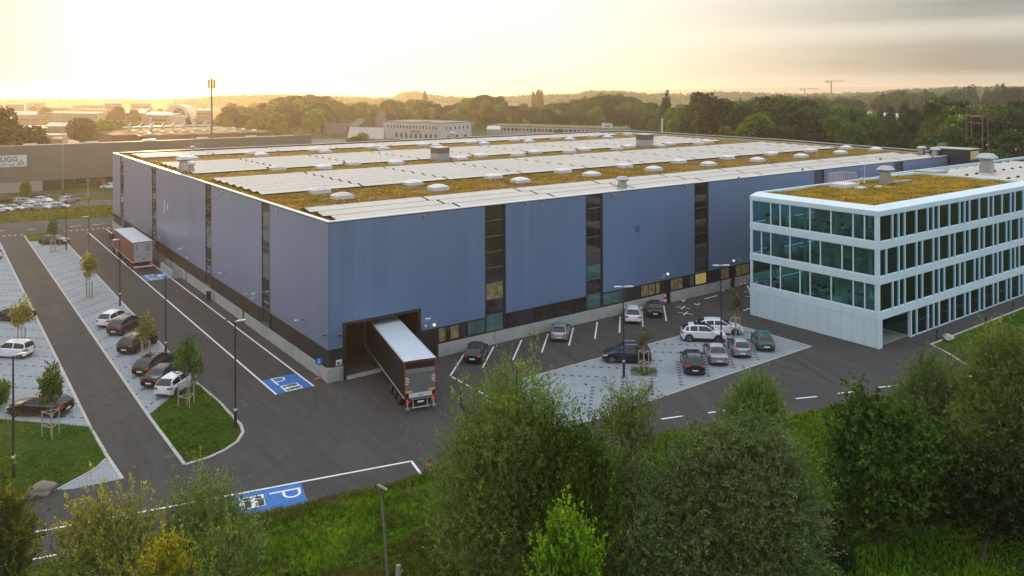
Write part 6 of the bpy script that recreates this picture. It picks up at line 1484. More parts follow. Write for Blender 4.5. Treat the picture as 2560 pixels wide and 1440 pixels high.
# ================================================================ SIGNS, CONES AND SMALL THINGS
def small_things():
    x, y = at(800, 943)
    e = empty('road_sign', (x - 0.25, y, 0)); tag(e, 'round blue arrow sign on an orange foot at the corner of the hall', 'sign')
    MB().cbox(-0.35, 0.35, -0.14, 0.14, 0, 0.12).build('foot', mat('orange_rubber', (0.45, 0.10, 0.03), rough=0.6), e); MB().tube((0, 0, 0.1), (0, 0, 1.75), 0.03).build('post', GALV, e)
    d = Vector((CAMX - x, CAMY - y, 0)).normalized(); sx = Vector((-d.y, d.x, 0))
    mb = MB(); mb.add([tuple(Vector((0, 0, 1.55)) + d * 0.05 + sx * (0.32 * math.cos(t)) + Vector((0, 0, 0.32 * math.sin(t)))) for t in [k * math.pi / 12 for k in range(24)]], [tuple(range(24))])
    f = mb.build('sign_face', mat('sign_blue', (0.01, 0.16, 0.60), rough=0.4), e)
    mb = MB(); q = lambda a, b: tuple(Vector((0, 0, 1.55)) + d * 0.06 + sx * a + Vector((0, 0, b)))
    mb.add([q(-0.05, 0.2), q(0.05, 0.2), q(0.05, -0.06), q(-0.05, -0.06), q(-0.14, -0.02), q(0, -0.22), q(0.14, -0.02)], [(0, 3, 2, 1), (4, 5, 6)]); mb.build('arrow', WHITE, f)
    x, y = at(521, 748); e = empty('litter_bin', (x - 0.15, y, 0)); tag(e, 'black litter bin on a post against the pale plinth wall', 'bin')
    MB().cbox(-0.24, 0.24, -0.24, 0.24, 0.25, 1.05).build('body', BLKPL, e); MB().box(-0.27, 0.27, -0.27, 0.27, 1.15, 1.19).build('lid', DARKMET, e)
    mb = MB(); [mb.tube((i * .2, j * .2, 0), (i * .2, j * .2, 1.15), 0.02, n=5) for i in (-1, 1) for j in (-1, 1)]; mb.build('post', DARKMET, e)
    # striped cone and barriers
    def cone(x, y, h, r, lb, grp=None):
        e = empty('traffic_cone', (x, y, 0)); tag(e, lb, 'traffic cone', grp)
        MB().box(-r * 1.2, r * 1.2, -r * 1.2, r * 1.2, 0, 0.06).build('foot', BLKPL, e)
        mb = MB()
        for k in range(5):
            mb.mi = k % 2; a, b = k / 5, (k + 1) / 5
            mb.tube((0, 0, 0.06 + h * a), (0, 0, 0.06 + h * b), r * (1 - 0.85 * a), r * (1 - 0.85 * b), 12, cap=k == 4)
        mb.build('cone', [REDP, WHITE], e)
    x, y = at(1658, 762); cone(x, y - 0.1, 1.35, 0.26, 'tall red and white striped cone by the door gap of the plinth')
    for k, (px, py) in enumerate(((1848, 718), (1858, 716))):
        x, y = at(px, py); cone(x, y, 0.85, 0.3, ('left' if k == 0 else 'right') + ' one of two red white cones in the far corner by the office', 'pair of cones by the office')
    # red and white roundel post at the edge of the bank
    x, y = at(1068, 1196); e = empty('marker_post', (x, y, 0)); tag(e, 'short post with a red and white marker at the grass edge', 'marker post')
    MB().tube((0, 0, 0), (0, 0, 1.0), 0.03).build('post', GALV, e); mb = MB(); mb.mi = 0; mb.cbox(-0.11, 0.11, -0.05, 0.02, 0.75, 1.3); mb.mi = 1; mb.box(-0.06, 0.06, -0.06, -0.055, 0.92, 1.02); mb.build('marker', [REDP, WHITE], e)
    # boulder and white block
    for px, py, s, nm, lb, m in ((96, 1227, (0.85, 0.6, 0.42), 'boulder', 'large pale boulder on the left lawn near the paved corner', STONE), (2368, 856, (0.75, 0.5, 0.35), 'stone_block', 'pale flat stone at the corner of the kerb by the bollard', CONC)):
        x, y = at(px, py); bm = bmesh.new(); bmesh.ops.create_icosphere(bm, subdivisions=4, radius=1); r4 = random.Random(px)
        from mathutils import noise
        for v in bm.verts:
            n_ = noise.noise(v.co * 1.3 + Vector((px, 0, 0))) * 0.35 + noise.noise(v.co * 3.5) * 0.10
            v.co *= (1 + n_); v.co.x *= s[0]; v.co.y *= s[1]; v.co.z = max(-0.1, v.co.z * s[2] + s[2] * 0.55)
        me = bpy.data.meshes.new(nm); bm.to_mesh(me); bm.free(); me.materials.append(m); me.shade_smooth(); o = link(nm, me, None, (x, y, 0.0), R(20)); tag(o, lb, 'boulder' if nm == 'boulder' else 'stone')
    for k, (px, py) in enumerate(((2338, 858), (2460, 822), (2530, 784))):
        x, y = at(px, py); o = MB().tube((0, 0, 0), (0, 0, 1.0), 0.09, n=14).tube((0, 0, 1.0), (0, 0, 1.03), 0.1, n=14).build('bollard', DARKMET, loc=(x, y, 0)); tag(o, 'dark bollard light on the path by the office, %s from the corner' % ('first', 'second', 'third')[k], 'bollard', 'bollards along the office path')
    # long railing beyond the road
    e = empty('railing', (*at(188, 512), 0)); tag(e, 'long steel railing beyond the mown verge', 'railing'); ax, ay = at(188, 512); bx, by = at(340, 505); L = math.hypot(bx - ax, by - ay); e.rotation_euler = (0, 0, math.atan2(by - ay, bx - ax))
    for k in range(int(L / 2.2) + 1): MB().tube((k * 2.2, 0, 0), (k * 2.2, 0, 1.25), 0.04, n=6).build('post', GALV, e)
    mb = MB()
    for z in (0.45, 0.8, 1.22): mb.tube((0, 0, z), (L, 0, z), 0.03, n=5)
    mb.build('rail', GALV, e)
small_things()

def ordn(n): return str(n) + ('th' if 10 < n % 100 < 14 else {1: 'st', 2: 'nd', 3: 'rd'}.get(n % 10, 'th'))
# ================================================================ BACKGROUND BUILDINGS
def house_windows(e, a, b, z0, z1, n, w, glass=DGLASS, frame=None, groups=None, u0=0.06, u1=0.94, thick=0.06):
    # openings along the wall from a to b (world xy relative to the thing)
    dx, dy = b[0] - a[0], b[1] - a[1]; L = math.hypot(dx, dy); dx, dy = dx / L, dy / L; nx, ny = dy, -dx
    for i in range(n):
        c = L * (u0 + (u1 - u0) * (i + 0.5) / n); p = (a[0] + dx * (c - w / 2), a[1] + dy * (c - w / 2)); q = (a[0] + dx * (c + w / 2), a[1] + dy * (c + w / 2))
        mb = MB(); mb.add([(p[0] + nx * thick, p[1] + ny * thick, z0), (q[0] + nx * thick, q[1] + ny * thick, z0), (q[0] + nx * thick, q[1] + ny * thick, z1), (p[0] + nx * thick, p[1] + ny * thick, z1),
                           (p[0], p[1], z0), (q[0], q[1], z0), (q[0], q[1], z1), (p[0], p[1], z1)], [(0, 1, 2, 3), (4, 0, 3, 7), (1, 5, 6, 2), (3, 2, 6, 7), (4, 5, 1, 0)])
        mb.build('window', glass, e)
GREYB = mat_lines('grey_brown_cladding', (0.155, 0.145, 0.125), (0.12, 0.11, 0.1), 0, 1.0, 0.03, rough=0.5, metal=0.2, amt=0.4, var=0.08)
# long grey building with the company sign
gb = empty('long_grey_building', (-60, 168, 0)); tag(gb, 'long grey brown clad hall with a white company sign behind the road', 'hall')
MB().box(0, 127.5, 0, 14, 2.6, 11.0).build('wall', GREYB, gb)
mb = MB(); mb.box(0, 127.5, 0, 0.5, 11.0, 11.62); mb.box(127.0, 127.5, 0.5, 14, 11.0, 11.62); mb.build('parapet', GREYB, gb)
MB().box(2, 127.3, 0.6, 13.9, 0, 2.59).build('ground_floor', DARKCLAD, gb)
MB().box(0, 56.0, 0.05, 0.55, 0, 2.58).build('plinth', mat('plinth_beige', (0.30, 0.28, 0.25), rough=0.7), gb)
MB().box(0.1, 126.9, 0.51, 13.9, 11.0, 11.05).build('roof', ROOFM, gb)
house_windows(gb, (58, 0.6), (100, 0.6), 1.2, 2.5, 12, 2.6)
sgx0, sgz1 = onY(66, 379, 167.9); _, sgz0 = onY(66, 407.5, 167.9); sgx1 = sgx0
sg = MB().box(-60, 0, -0.12, 0, 0, 1)
Wd_ = 13.0
sb = MB().box(sgx1 + 60 - Wd_, sgx1 + 60, -0.15, -0.001, sgz0, sgz1).build('company_sign', WHITE, gb)
SH = sgz1 - sgz0
TXT = mat('sign_text_dark', (0.035, 0.012, 0.018), rough=0.6); TXG = mat('sign_text_grey', (0.12, 0.125, 0.13), rough=0.6)
mb = MB(); x_, _ = onY(43, 390, 167.85); tw_ = 0
text_mb(mb, 'BRUGG', SH * 0.60, (0, -0.16, 0), (1, 0, 0), (0, 0, 1), off=0.03)
w_ = max(v[0] for v in mb.v); mb.v = [(v[0] + x_ + 60 - w_, v[1], v[2] + sgz0 + SH * 0.46) for v in mb.v]; mb.build('lettering', TXT, sb)
mb = MB(); x_, _ = onY(35, 403, 167.85)
text_mb(mb, 'Geobrugg', SH * 0.36, (0, -0.16, 0), (1, 0, 0), (0, 0, 1), off=0.0)
w_ = max(v[0] for v in mb.v); mb.v = [(v[0] + x_ + 60 - w_, v[1], v[2] + sgz0 + SH * 0.12) for v in mb.v]; mb.build('lettering', TXG, sb)
u = lambda px: onY(px, 395, 167.85)[0] + 60
mb = MB(); mb.mi = 0; mb.add([(u(39), -0.16, sgz0 + SH * .1), (u(54), -0.16, sgz0 + SH * .1), (u(48.5), -0.16, sgz0 + SH * .55)], [(0, 1, 2)]); mb.mi = 1
mb.add([(u(50.5), -0.16, sgz0 + SH * .56), (u(52.8), -0.16, sgz0 + SH * .6), (u(60.5), -0.16, sgz0 + SH * .12), (u(57.2), -0.16, sgz0 + SH * .12)], [(0, 3, 2, 1)]); mb.build('emblem', [mat('emblem_grey', (0.3, 0.31, 0.31)), TXT], sb)
for k in range(5): MB().box(52 + k * 14, 55 + k * 14, 1.5, 2.3, 11.06, 12.0).build('roof_light', WHITE, gb)
# brown brick works
bb = empty('brown_brick_works', (38, 262, 0)); tag(bb, 'flat brown brick works with rows of small domes behind the grey hall', 'works')
MB().box(0, 50, 0, 62, 0, 8.0).build('wall', BRICKB, bb); MB().box(-9, -0.05, 6, 40, 0, 8.6).build('annexe', BRICKB, bb); MB().box(-0.2, 50.2, -0.2, 62.2, 8.0, 8.35).build('roof_edge', mat('red_brown_roof_edge', (0.24, 0.13, 0.06), rough=0.5), bb)  # red-brown edge round the roof of the brick works
MB().box(0.3, 49.7, 0.3, 61.7, 8.36, 8.4).build('roof', mat('brown_roof', (0.085, 0.065, 0.025), rough=0.9, scale=0.4, var=0.3), bb)
DM = mat('small_dome', (0.6, 0.55, 0.5), rough=0.3)
for j in range(3):
    for i in range(6):
        x0, y0 = 4 + i * 8.2, 6 + j * 14
        mb = MB(); mb.tube((x0, y0, 8.4), (x0, y0, 8.8), 1.1, 1.0, 8); mb.tube((x0, y0, 8.8), (x0, y0, 9.25), 1.0, 0.35, 8); mb.build('roof_dome', DM, bb)
for i in range(8):
    x0 = 5 + i * 4.5; mb = MB(); mb.tube((x0, 48, 8.4), (x0, 48, 10.4), 0.5, n=8); mb.tube((x0, 48, 10.4), (x0 + 0.9, 47.6, 11.8), 0.75, 0.15, 8); mb.build('roof_ventilator', GALV, bb)
MB().box(2, 38, 44.6, 45.4, 9.6, 10.1).build('pipe_duct', WHITE, bb)
# white office with two storeys of small windows: corner points by column and distance
WR = mat('render_white', (0.42, 0.45, 0.47), rough=0.7, var=0.05)
p0, p1, p2 = far(958, 420), far(1105, 392), far(1178, 410); p3 = (p0[0] + p2[0] - p1[0], p0[1] + p2[1] - p1[1])
wo = empty('white_office', (*p1, 0)); tag(wo, 'white two storey office with small square windows and dark letters beyond the roof', 'office')
rel = lambda p: (p[0] - p1[0], p[1] - p1[1])
q0, q1, q2, q3 = map(rel, (p0, p1, p2, p3)); WZ = 25 - (309 - HOR) * 392 / FPX
MB().prism([q0, q1, q2, q3], 0, WZ).build('wall', WR, wo)
MB().prism([(a_ * 1.0 - 0.3 * 0, b_) for a_, b_ in (q0, q1, q2, q3)], WZ + 0.002, WZ + 0.5).build('roof', mat('roof_brown', (0.14, 0.11, 0.085)), wo)
house_windows(wo, q0, q1, WZ - 3.0, WZ - 1.6, 16, 1.0); house_windows(wo, q1, q2, WZ - 3.0, WZ - 1.6, 6, 1.0)
house_windows(wo, q0, q1, WZ - 7.6, WZ - 5.4, 9, 1.5, u0=0.2); house_windows(wo, q1, q2, WZ - 7.4, WZ - 6.0, 3, 2.0)
dv = Vector((q1[0] - q0[0], q1[1] - q0[1], 0)).normalized(); nv_ = Vector((dv.y, -dv.x, 0))
mb = MB(); text_mb(mb, 'BRUGG', 1.9, Vector((q0[0], q0[1], WZ - 5.0)) + dv * 21.5 + nv_ * 0.1, dv, (0, 0, 1), off=0.04); mb.build('lettering', mat('letters_dark', (0.05, 0.055, 0.07)), wo)
mb = MB(); mb.box(-8, -5, 3, 6, WZ + 0.5, WZ + 1.6); mb.build('roof_unit', GALV, wo)
def simple(name, label, cat, cols, z, wallm, roofm=None, wins=None, over=0.3, gable=None, group=None):
    P = [far(*c) for c in cols]; o = P[0]; e = empty(name, (*o, 0)); tag(e, label, cat, group); Q = [(p[0] - o[0], p[1] - o[1]) for p in P]
    if len(Q) == 3: Q.append((Q[0][0] + Q[2][0] - Q[1][0], Q[0][1] + Q[2][1] - Q[1][1]))
    MB().prism(Q, 0, z).build('wall', wallm, e)
    if gable:
        a, b, c, d = [Vector((*q_, z)) for q_ in Q]; r0 = (a + d) / 2 + Vector((0, 0, gable)); r1 = (b + c) / 2 + Vector((0, 0, gable))
        mb = MB(); ov = Vector((0, 0, -0.15))
        mb.add([a, b, r1, r0, c, d], [(0, 1, 2, 3), (3, 2, 4, 5)]); mb.add([a, r0, d], [(0, 1, 2)]); mb.add([b, c, r1], [(0, 1, 2)])
        mb.build('roof', roofm, e)
    else: MB().prism(Q, z + 0.002, z + over).build('roof', roofm or ROOFM, e)
    for w_ in (wins or []):
        i, z0, z1, n, w = w_; house_windows(e, Q[i], Q[(i + 1) % 4], z0, z1, n, w)
    return e
SHEDR = mat('shed_roof', (0.22, 0.21, 0.19), rough=0.5, var=0.1); SLATE = mat('slate_brown', (0.055, 0.038, 0.028), rough=0.7); OLDW = mat('old_render', (0.20, 0.18, 0.14), rough=0.8); HZW = mat('hall_grey', (0.15, 0.15, 0.145), rough=0.6); WHR = mat('pale_roof', (0.42, 0.40, 0.37), rough=0.45); GLH = mat('glass_house', (0.25, 0.30, 0.30), rough=0.25)
simple('shed', 'low shed with a wide pale grey pitched roof left of the white office', 'shed', [(868, 372), (958, 362), (962, 400)], 3.2, OLDW, SHEDR, gable=4.2)
simple('farmhouse', 'old house with a steep brown roof beside the low shed', 'house', [(806, 420), (866, 415), (872, 440)], 3.0, mat('brown_render', (0.17, 0.14, 0.10)), SLATE, [(0, 1.0, 2.2, 4, 1.0)], gable=4.8)
simple('farmhouse', 'old house whose gable shows just right of the brown roof', 'house', [(868, 442), (888, 420), (945, 440)], 5.2, OLDW, SLATE, [(0, 4.2, 5.6, 2, 1.0)], gable=4.5)
simple('tower_house', 'small house with a hipped roof peeping behind the sheds', 'house', [(940, 455), (960, 455), (965, 470)], 9, OLDW, SLATE, gable=3.5)
e = simple('long_workshop', 'long low workshop with ribbon windows and a mossy roof beyond the hall', 'workshop', [(1222, 452), (1560, 402), (1575, 425)], 5.0, mat('workshop_grey', (0.34, 0.36, 0.36)), mat('moss_roof', (0.13, 0.13, 0.05), rough=0.9, var=0.3), [(0, 2.6, 4.2, 30, 1.6)], over=0.5)
bx0, by0 = far(1517, 408); o_ = e.location
f = MB().box(-2.8, 2.8, -0.2, 0.2, 5.5, 8.0).build('roof_sign', WHITE, e, loc=(bx0 - o_.x, by0 - o_.y, 0), rz=YAW - math.pi / 2 - 0.1)
mb = MB(); text_mb(mb, 'wey', 1.7, (-1.0, -0.22, 6.2), (1, 0, 0), (0, 0, 1), off=0.05); mb.build('lettering', mat('sign_blue_dark', (0.02, 0.05, 0.25)), f)
simple('glass_shed', 'small glazed gabled shed at the left end of the long workshop', 'shed', [(1216, 430), (1250, 424), (1254, 440)], 4.2, GLH, GLH, gable=1.6)
simple('roof_works', 'low works with a weedy roof, chimneys and grey tank beyond the far right roof edge', 'works', [(1680, 330), (1815, 290), (1835, 330)], 10.2, HZW, SEDUM, over=0.4)
tk = empty('roof_tank', (*far(1811, 292), 0)); MB()
e = simple('blue_grey_block', 'pale blue grey block at the right end of the weedy roof', 'building', [(1812, 300), (1868, 262), (1878, 280)], 10.6, mat('pale_blue_wall', (0.36, 0.42, 0.46)), WHR, [(0, 8.6, 9.8, 3, 1.6)])
bpy.data.objects.remove(tk)
tkx, tky = far(1811, 296)
o = MB().tube((0, 0, 10.6), (0, 0, 13.4), 2.0, n=20).build('tank', GALV, loc=(tkx, tky, 0)); tag(o, 'grey ribbed tank standing on the weedy roof works', 'tank')
for px, h, lb in ((1655, 14.2, 'white chimney pipe'), (1722, 14.0, 'white chimney pipe')):
    x, y = far(px, 305); o = MB().tube((0, 0, 0), (0, 0, h), 0.4, n=10).build('chimney_pipe', WHITE, loc=(x, y, 0)); tag(o, ('left' if px == 1655 else 'right') + ' of two thin white chimney pipes beyond the far roof edge', 'chimney', 'thin white chimney pipes')
# left: industrial sheds in the glow
simple('warehouse_shed', 'grey warehouse with a pale roof, left of two joined far sheds', 'warehouse', [(12, 640), (110, 625), (125, 680)], 7.0, HZW, mat('zinc_roof', (0.34, 0.38, 0.40), rough=0.5), [(0, 2.5, 3.6, 3, 9)], gable=2.4)
simple('warehouse_shed', 'grey warehouse with a flat bright edge, right of two joined far sheds', 'warehouse', [(110, 628), (243, 600), (262, 640)], 8.6, HZW, WHR)
simple('hall', 'low hall with a bright sloping roof edge left of the dark round tree', 'hall', [(112, 460), (172, 452), (190, 490)], 5.4, HZW, WHR, gable=1.4)
simple('hall', 'flat shed with a thin bright roof line at the far left', 'hall', [(55, 452), (118, 447), (122, 480)], 4.6, OLDW, WHR)
e = simple('terraced_hall', 'brown grey hall with stepped bands behind the big left tree', 'hall', [(60, 345), (155, 338), (170, 380)], 4.6, mat('band_brown', (0.12, 0.10, 0.07)), mat('roof_olive', (0.2, 0.18, 0.1)), over=0.6)
MB().box(2, 16, 2, 9, 5.2, 6.0).build('roof_unit', GALV, e)
town = [(100, 175, 900, 7.5, 0), (180, 262, 980, 9, 0), (262, 302, 820, 13.5, 1), (300, 370, 720, 8.5, 0), (305, 360, 610, 9.0, 1), (365, 445, 640, 7.0, 1), (325, 372, 880, 12, 0), (440, 470, 760, 7.5, 0), (490, 527, 660, 9.5, 1), (570, 592, 760, 11, 1), (547, 560, 600, 8, 0), (18, 60, 860, 12, 1),
        (378, 415, 520, 9.5, 0), (1010, 1030, 1100, 12, 0), (1074, 1096, 700, 12.5, 1), (1372, 1390, 1000, 12.0, 0), (205, 260, 700, 9, 0), (60, 112, 1050, 11, 0), (1940, 1965, 1400, 16, 0), (2265, 2285, 1100, 10, 1)]
adj = ['low grey', 'wide grey', 'tall pale', 'long brown', 'bright roofed', 'pale long', 'hazy grey', 'small grey', 'yellowish', 'small pale', 'narrow brown', 'pale square', 'brown windowed', 'far grey', 'white banded', 'white flat', 'low brown', 'distant grey', 'tiny far', 'tiny white']
for (a, b, d, z, t), ad in zip(town, adj):
    simple('town_building', '%s building far off in the haze of the town' % ad, 'building', [(a, d), (b, d * 0.985), (b + (b - a) * 0.12, d * 1.06)], z, (OLDW, HZW)[t], (ROOFM, WHR)[t], [(0, z * 0.62, z * 0.62 + 1.5, 7, max(1.2, (b - a) * d / FPX / 16))] + ([(0, z * 0.3, z * 0.3 + 1.5, 7, max(1.2, (b - a) * d / FPX / 16))] if z > 9 else []))
x, y = far(441, 700)
mb = MB(); n = 16; vs = [(11.5 * math.cos(math.pi * i / n), yy, 13.5 * math.sin(math.pi * i / n)) for yy in (0, 36) for i in range(n + 1)]
mb.add(vs, [(i, i + 1, n + 2 + i, n + 1 + i) for i in range(n)] + [tuple(range(n + 1)), tuple(range(2 * n + 1, n, -1))]); o = mb.build('domed_hall', WHR, loc=(x, y, 0), rz=R(-25)); tag(o, 'pale hall with a round barrel roof in the golden haze', 'hall')
for k in range(11):
    x, y = far(378 + k * 9.2, 560)
    mb = MB(); n = 8; vs = [(1.3 * math.cos(math.pi * i / n), yy, 6.8 + 1.5 * math.sin(math.pi * i / n)) for yy in (0, 6) for i in range(n + 1)]; mb.box(-1.3, 1.3, 0, 6, 0, 6.8)
    mb.add(vs, [(i, i + 1, n + 2 + i, n + 1 + i) for i in range(n)] + [tuple(range(n + 1)), tuple(range(2 * n + 1, n, -1))]); o = mb.build('barrel_roof_bay', WHR, loc=(x, y, 0), rz=YAW - R(90)); tag(o, ordn(k + 1) + ' small barrel roofed bay from the left, below the round roofed hall', 'shed', 'row of small barrel roofed bays')
for k, (a, b, d) in enumerate(((2195, 2240, 520), (2232, 2290, 500), (2240, 2300, 900))):
    simple('polytunnel', ['left white roofed shelter among the dark conifers', 'right white roofed shelter among the dark conifers', 'long white shelter on the bright meadow'][k], 'shelter', [(a, d), (b, d * .98), (b + 3, d * 1.03)], 8.0 if d < 600 else 5, WR, WHR, gable=1.5)
mdw = mat('bright_meadow', (0.22, 0.24, 0.06), rough=0.9, var=0.2, scale=0.01)
for poly in ([far(2090, 760), far(2330, 760), far(2330, 1100), far(2060, 1100)], [far(1700, 820), far(1790, 820), far(1800, 1100), far(1700, 1100)]):
    tag(MB().sheet(poly, 0.05).build('field', mdw), kind='structure')
pv = [far(780, 330), far(960, 330), far(960, 372), far(780, 380)]
tag(MB().sheet(pv, 0.02).build('works_yard', mat('gravel_yard', (0.16, 0.15, 0.13), rough=0.9, var=0.3, scale=0.2)), kind='structure')
tag(MB().sheet([(-60, 170), (140, 175), (160, 330), (60, 420), (-60, 400)], -0.01).build('works_yard', mat('gravel_yard', (0, 0, 0))), kind='structure')
# phone mast
x, y = far(529, 232); ms = empty('phone_mast', (x, y, 0)); tag(ms, 'tall steel phone mast with a ring of antenna panels against the bright sky', 'phone mast')
mt = 25 + (HOR - 192) * 232 / FPX
MM = mat('mast_steel', (0.22, 0.20, 0.19), rough=0.45, metal=0.5)
MB().tube((0, 0, 0), (0, 0, mt - 9), 0.42, 0.30, 12).tube((0, 0, mt - 9), (0, 0, mt), 0.27, 0.18, 10).build('pole', MM, ms)
for k in range(6):
    a_ = k * math.pi / 3 + 0.4; cx_, cy_ = 0.85 * math.cos(a_), 0.85 * math.sin(a_)
    MB().cbox(cx_ - 0.18, cx_ + 0.18, cy_ - 0.18, cy_ + 0.18, mt - 3.2, mt - 0.5).build('antenna_panel', mat('antenna_backlit', (0.20, 0.16, 0.12)), ms)  # backlit shade of the panels put into a dark brown colour
mb = MB()
for zz in (mt - 2.6, mt - 1.2):
    for k in range(6): a_ = k * math.pi / 3 + 0.4; mb.tube((0, 0, zz), (0.85 * math.cos(a_), 0.85 * math.sin(a_), zz), 0.03, n=5)
mb.tube((0, 0, mt - 3.4), (0, 0, mt - 3.3), 0.7, n=12); mb.box(-0.5, 0.5, -0.12, 0.12, mt - 6.6, mt - 6.5); mb.box(-0.35, 0.35, -0.35, 0.35, mt - 8.0, mt - 7.85)
for zz in range(4, int(mt - 9), 2): mb.box(0.4, 0.6, -0.1, 0.1, zz, zz + 0.1)
mb.build('platform', MM, ms)
# power poles and wires at the right
PW = mat('pole_wood', (0.12, 0.08, 0.05), rough=0.8)
PO = []
for k, (px, d, pyt) in enumerate(((2416, 186, 265), (2456, 178, 268))):
    x, y = far(px, d); h = 25 - (pyt - HOR) * d / FPX; e = empty('power_pole', (x, y, 0)); tag(e, ('left' if k == 0 else 'right') + ' tall double wooden power pole behind the black tower', 'power pole', 'double power poles'); PO.append((x, y, h))
    MB().tube((0, 0, 0), (0, 0, h), 0.17, 0.12, 9).tube((0.75, -1.0, 0), (0.62, -0.8, h - 1.2), 0.14, 0.10, 9).build('post', PW, e)
    mb = MB(); mb.box(-1.3, 1.3, -0.05, 0.05, h - 2.55, h - 2.45); mb.tf = None; mb.build('crossarm', DARKMET, e)
    MB().cbox(0.6, 0.9, -0.75, -0.45, h - 9, h - 8.6).build('fitting', WHITE, e)
for k, (dz, dx) in enumerate(((-0.3, 0), (-2.4, -1.4), (-2.4, 1.4), (-4.0, 0.2), (-9.5, 0.3), (-10.5, 0.3))):
    mb = MB(); p = Vector((PO[0][0] + dx, PO[0][1], PO[0][2] + dz)); q = Vector((PO[1][0] + dx, PO[1][1], PO[1][2] + dz)); x, y = far(2760, 168); r_ = Vector((x + dx, y, PO[1][2] + dz - 1))
    mb.path([p.lerp(q, t) - Vector((0, 0, 0.4 * t * (1 - t))) for t in (0, .5, 1)] + [q.lerp(r_, t) - Vector((0, 0, 5 * t * (1 - t))) for t in [i / 8 for i in range(1, 9)]], 0.014, n=4)
    o = mb.build('power_line', DARKMET); tag(o, 'thin power line from the double wooden poles, %s from the top' % ('1st', '2nd', '3rd', '4th', '5th', '6th')[k], 'power line', 'power lines at the right')
# cranes far off
for k, (px, d, ypt, jl, col) in enumerate(((2078, 1500, 206, 26, REDP), (2011, 1750, 225, 30, REDP))):
    x, y = far(px, d); h = 25 + (HOR - ypt) * d / FPX; e = empty('tower_crane', (x, y, 0), YAW - R(90)); tag(e, ('taller' if k == 0 else 'lower') + ' of two tower cranes on the right horizon', 'tower crane', 'tower cranes on the horizon')
    CR = mat('crane_red', (0.30, 0.07, 0.05), rough=0.6)
    MB().box(-1, 1, -1, 1, 0, h).build('mast', CR, e); MB().box(-10, jl, -0.6, 0.6, h, h + 1.2).build('jib', CR, e); MB().box(-10, -5, -1.2, 1.2, h - 2.5, h).build('counterweight', CONC, e)

# ================================================================ BACKGROUND TREES
PROTO = {}
def proto_tree(kind, m, seed, leafn=5200):
    rng = np.random.default_rng(seed); H = 16.0
    if kind == 'broad':
        k = 13; bl = []
        for i in range(k):
            a = rng.uniform(0, 2 * math.pi); t = rng.random(); rr = 3.6 * math.sqrt(rng.random()) * (1 - 0.55 * t)
            bl.append((rr * math.cos(a), rr * math.sin(a), 4.6 + 8.2 * t, rng.uniform(1.7, 2.7) * (1 - 0.25 * t), rng.uniform(1.5, 2.2)))
        bl.append((0, 0, 9, 3.6, 4.4))
    elif kind == 'conifer': bl = [(rng.uniform(-.2, .2), rng.uniform(-.2, .2), 1.5 + 13.5 * t, 3.1 * (1 - t) + 0.25, 0.9) for t in np.linspace(0, 1, 13)]
    elif kind == 'poplar': bl = [(rng.uniform(-.3, .3), rng.uniform(-.3, .3), 2.0 + 12.5 * t, 1.25 * (1 - abs(t - .35) * 0.9), 1.5) for t in np.linspace(0, 1, 9)]
    else: bl = [(rng.uniform(-2, 2), rng.uniform(-2, 2), rng.uniform(6, 14), 2.0, 2.0) for _ in range(8)]
    P, d, kk, rad = blob_pts(bl, leafn, rng, 0.72 if kind != 'bare' else 0.2)
    D = unit(d * 0.9 + rng.normal(size=d.shape) * 0.7 + np.array([0, 0, 0.25 if kind != 'conifer' else -0.35]))
    sz = 0.62 if kind != 'bare' else 0.35
    V = leaf_tris(P, D, rng.uniform(sz * .6, sz * 1.3, leafn), rng.uniform(sz * .5, sz, leafn), rng)
    me = np_mesh('crown', V.reshape(-1, 3), 4, m)
    mb = MB(); mb.path([(0, 0, -0.1), (0.1, 0.05, H * 0.4), (0, 0, H * (0.75 if kind != 'conifer' else 0.93))], 0.32, 0.08, 7)
    for b in bl[:7] if kind != 'conifer' else []: mb.path([(0, 0, min(3.0, b[2] * 0.5)), (b[0] * .6, b[1] * .6, b[2] * .8), (b[0], b[1], b[2])], 0.13, 0.04, 5)
    t = mb.build('trunk', BARK if kind != 'bare' else PALEBARK)
    PROTO.setdefault(kind, []).append((me, t.data)); bpy.data.objects.remove(t)
BGL = mat_leaf('far_green_leaf', [(0.020, 0.055, 0.005), (0.045, 0.105, 0.009), (0.10, 0.18, 0.018)], scale=0.22, trans=0.2, fine=0.08)
BGD = mat_leaf('far_dark_leaf', [(0.010, 0.025, 0.005), (0.018, 0.040, 0.008), (0.034, 0.062, 0.013)], scale=0.22, trans=0.12, fine=0.08)
BGY = mat_leaf('far_light_leaf', [(0.050, 0.110, 0.007), (0.105, 0.185, 0.011), (0.20, 0.27, 0.022)], scale=0.22, trans=0.25, fine=0.08)
for s in (1, 2, 3): proto_tree('broad', BGL, s)
for s in (4, 5): proto_tree('broad', BGD, s)
for s in (6, 7): proto_tree('broad', BGY, s)
for s in (8, 9): proto_tree('conifer', BGD, s)
proto_tree('poplar', BGD, 10, 3000); proto_tree('bare', OLIVE, 11, 1500)
SETS = {'green': PROTO['broad'][:3], 'dark': PROTO['broad'][3:5], 'light': PROTO['broad'][5:7], 'conifer': PROTO['conifer'], 'poplar': PROTO['poplar'], 'bare': PROTO['bare']}
NAMES = {'green': 'broadleaf_tree', 'dark': 'broadleaf_tree', 'light': 'broadleaf_tree', 'conifer': 'conifer_tree', 'poplar': 'poplar_tree', 'bare': 'bare_tree'}
TR = random.Random(21)
def ordn_(n): return str(n) + ('th' if 10 < n % 100 < 14 else {1: 'st', 2: 'nd', 3: 'rd'}.get(n % 10, 'th'))
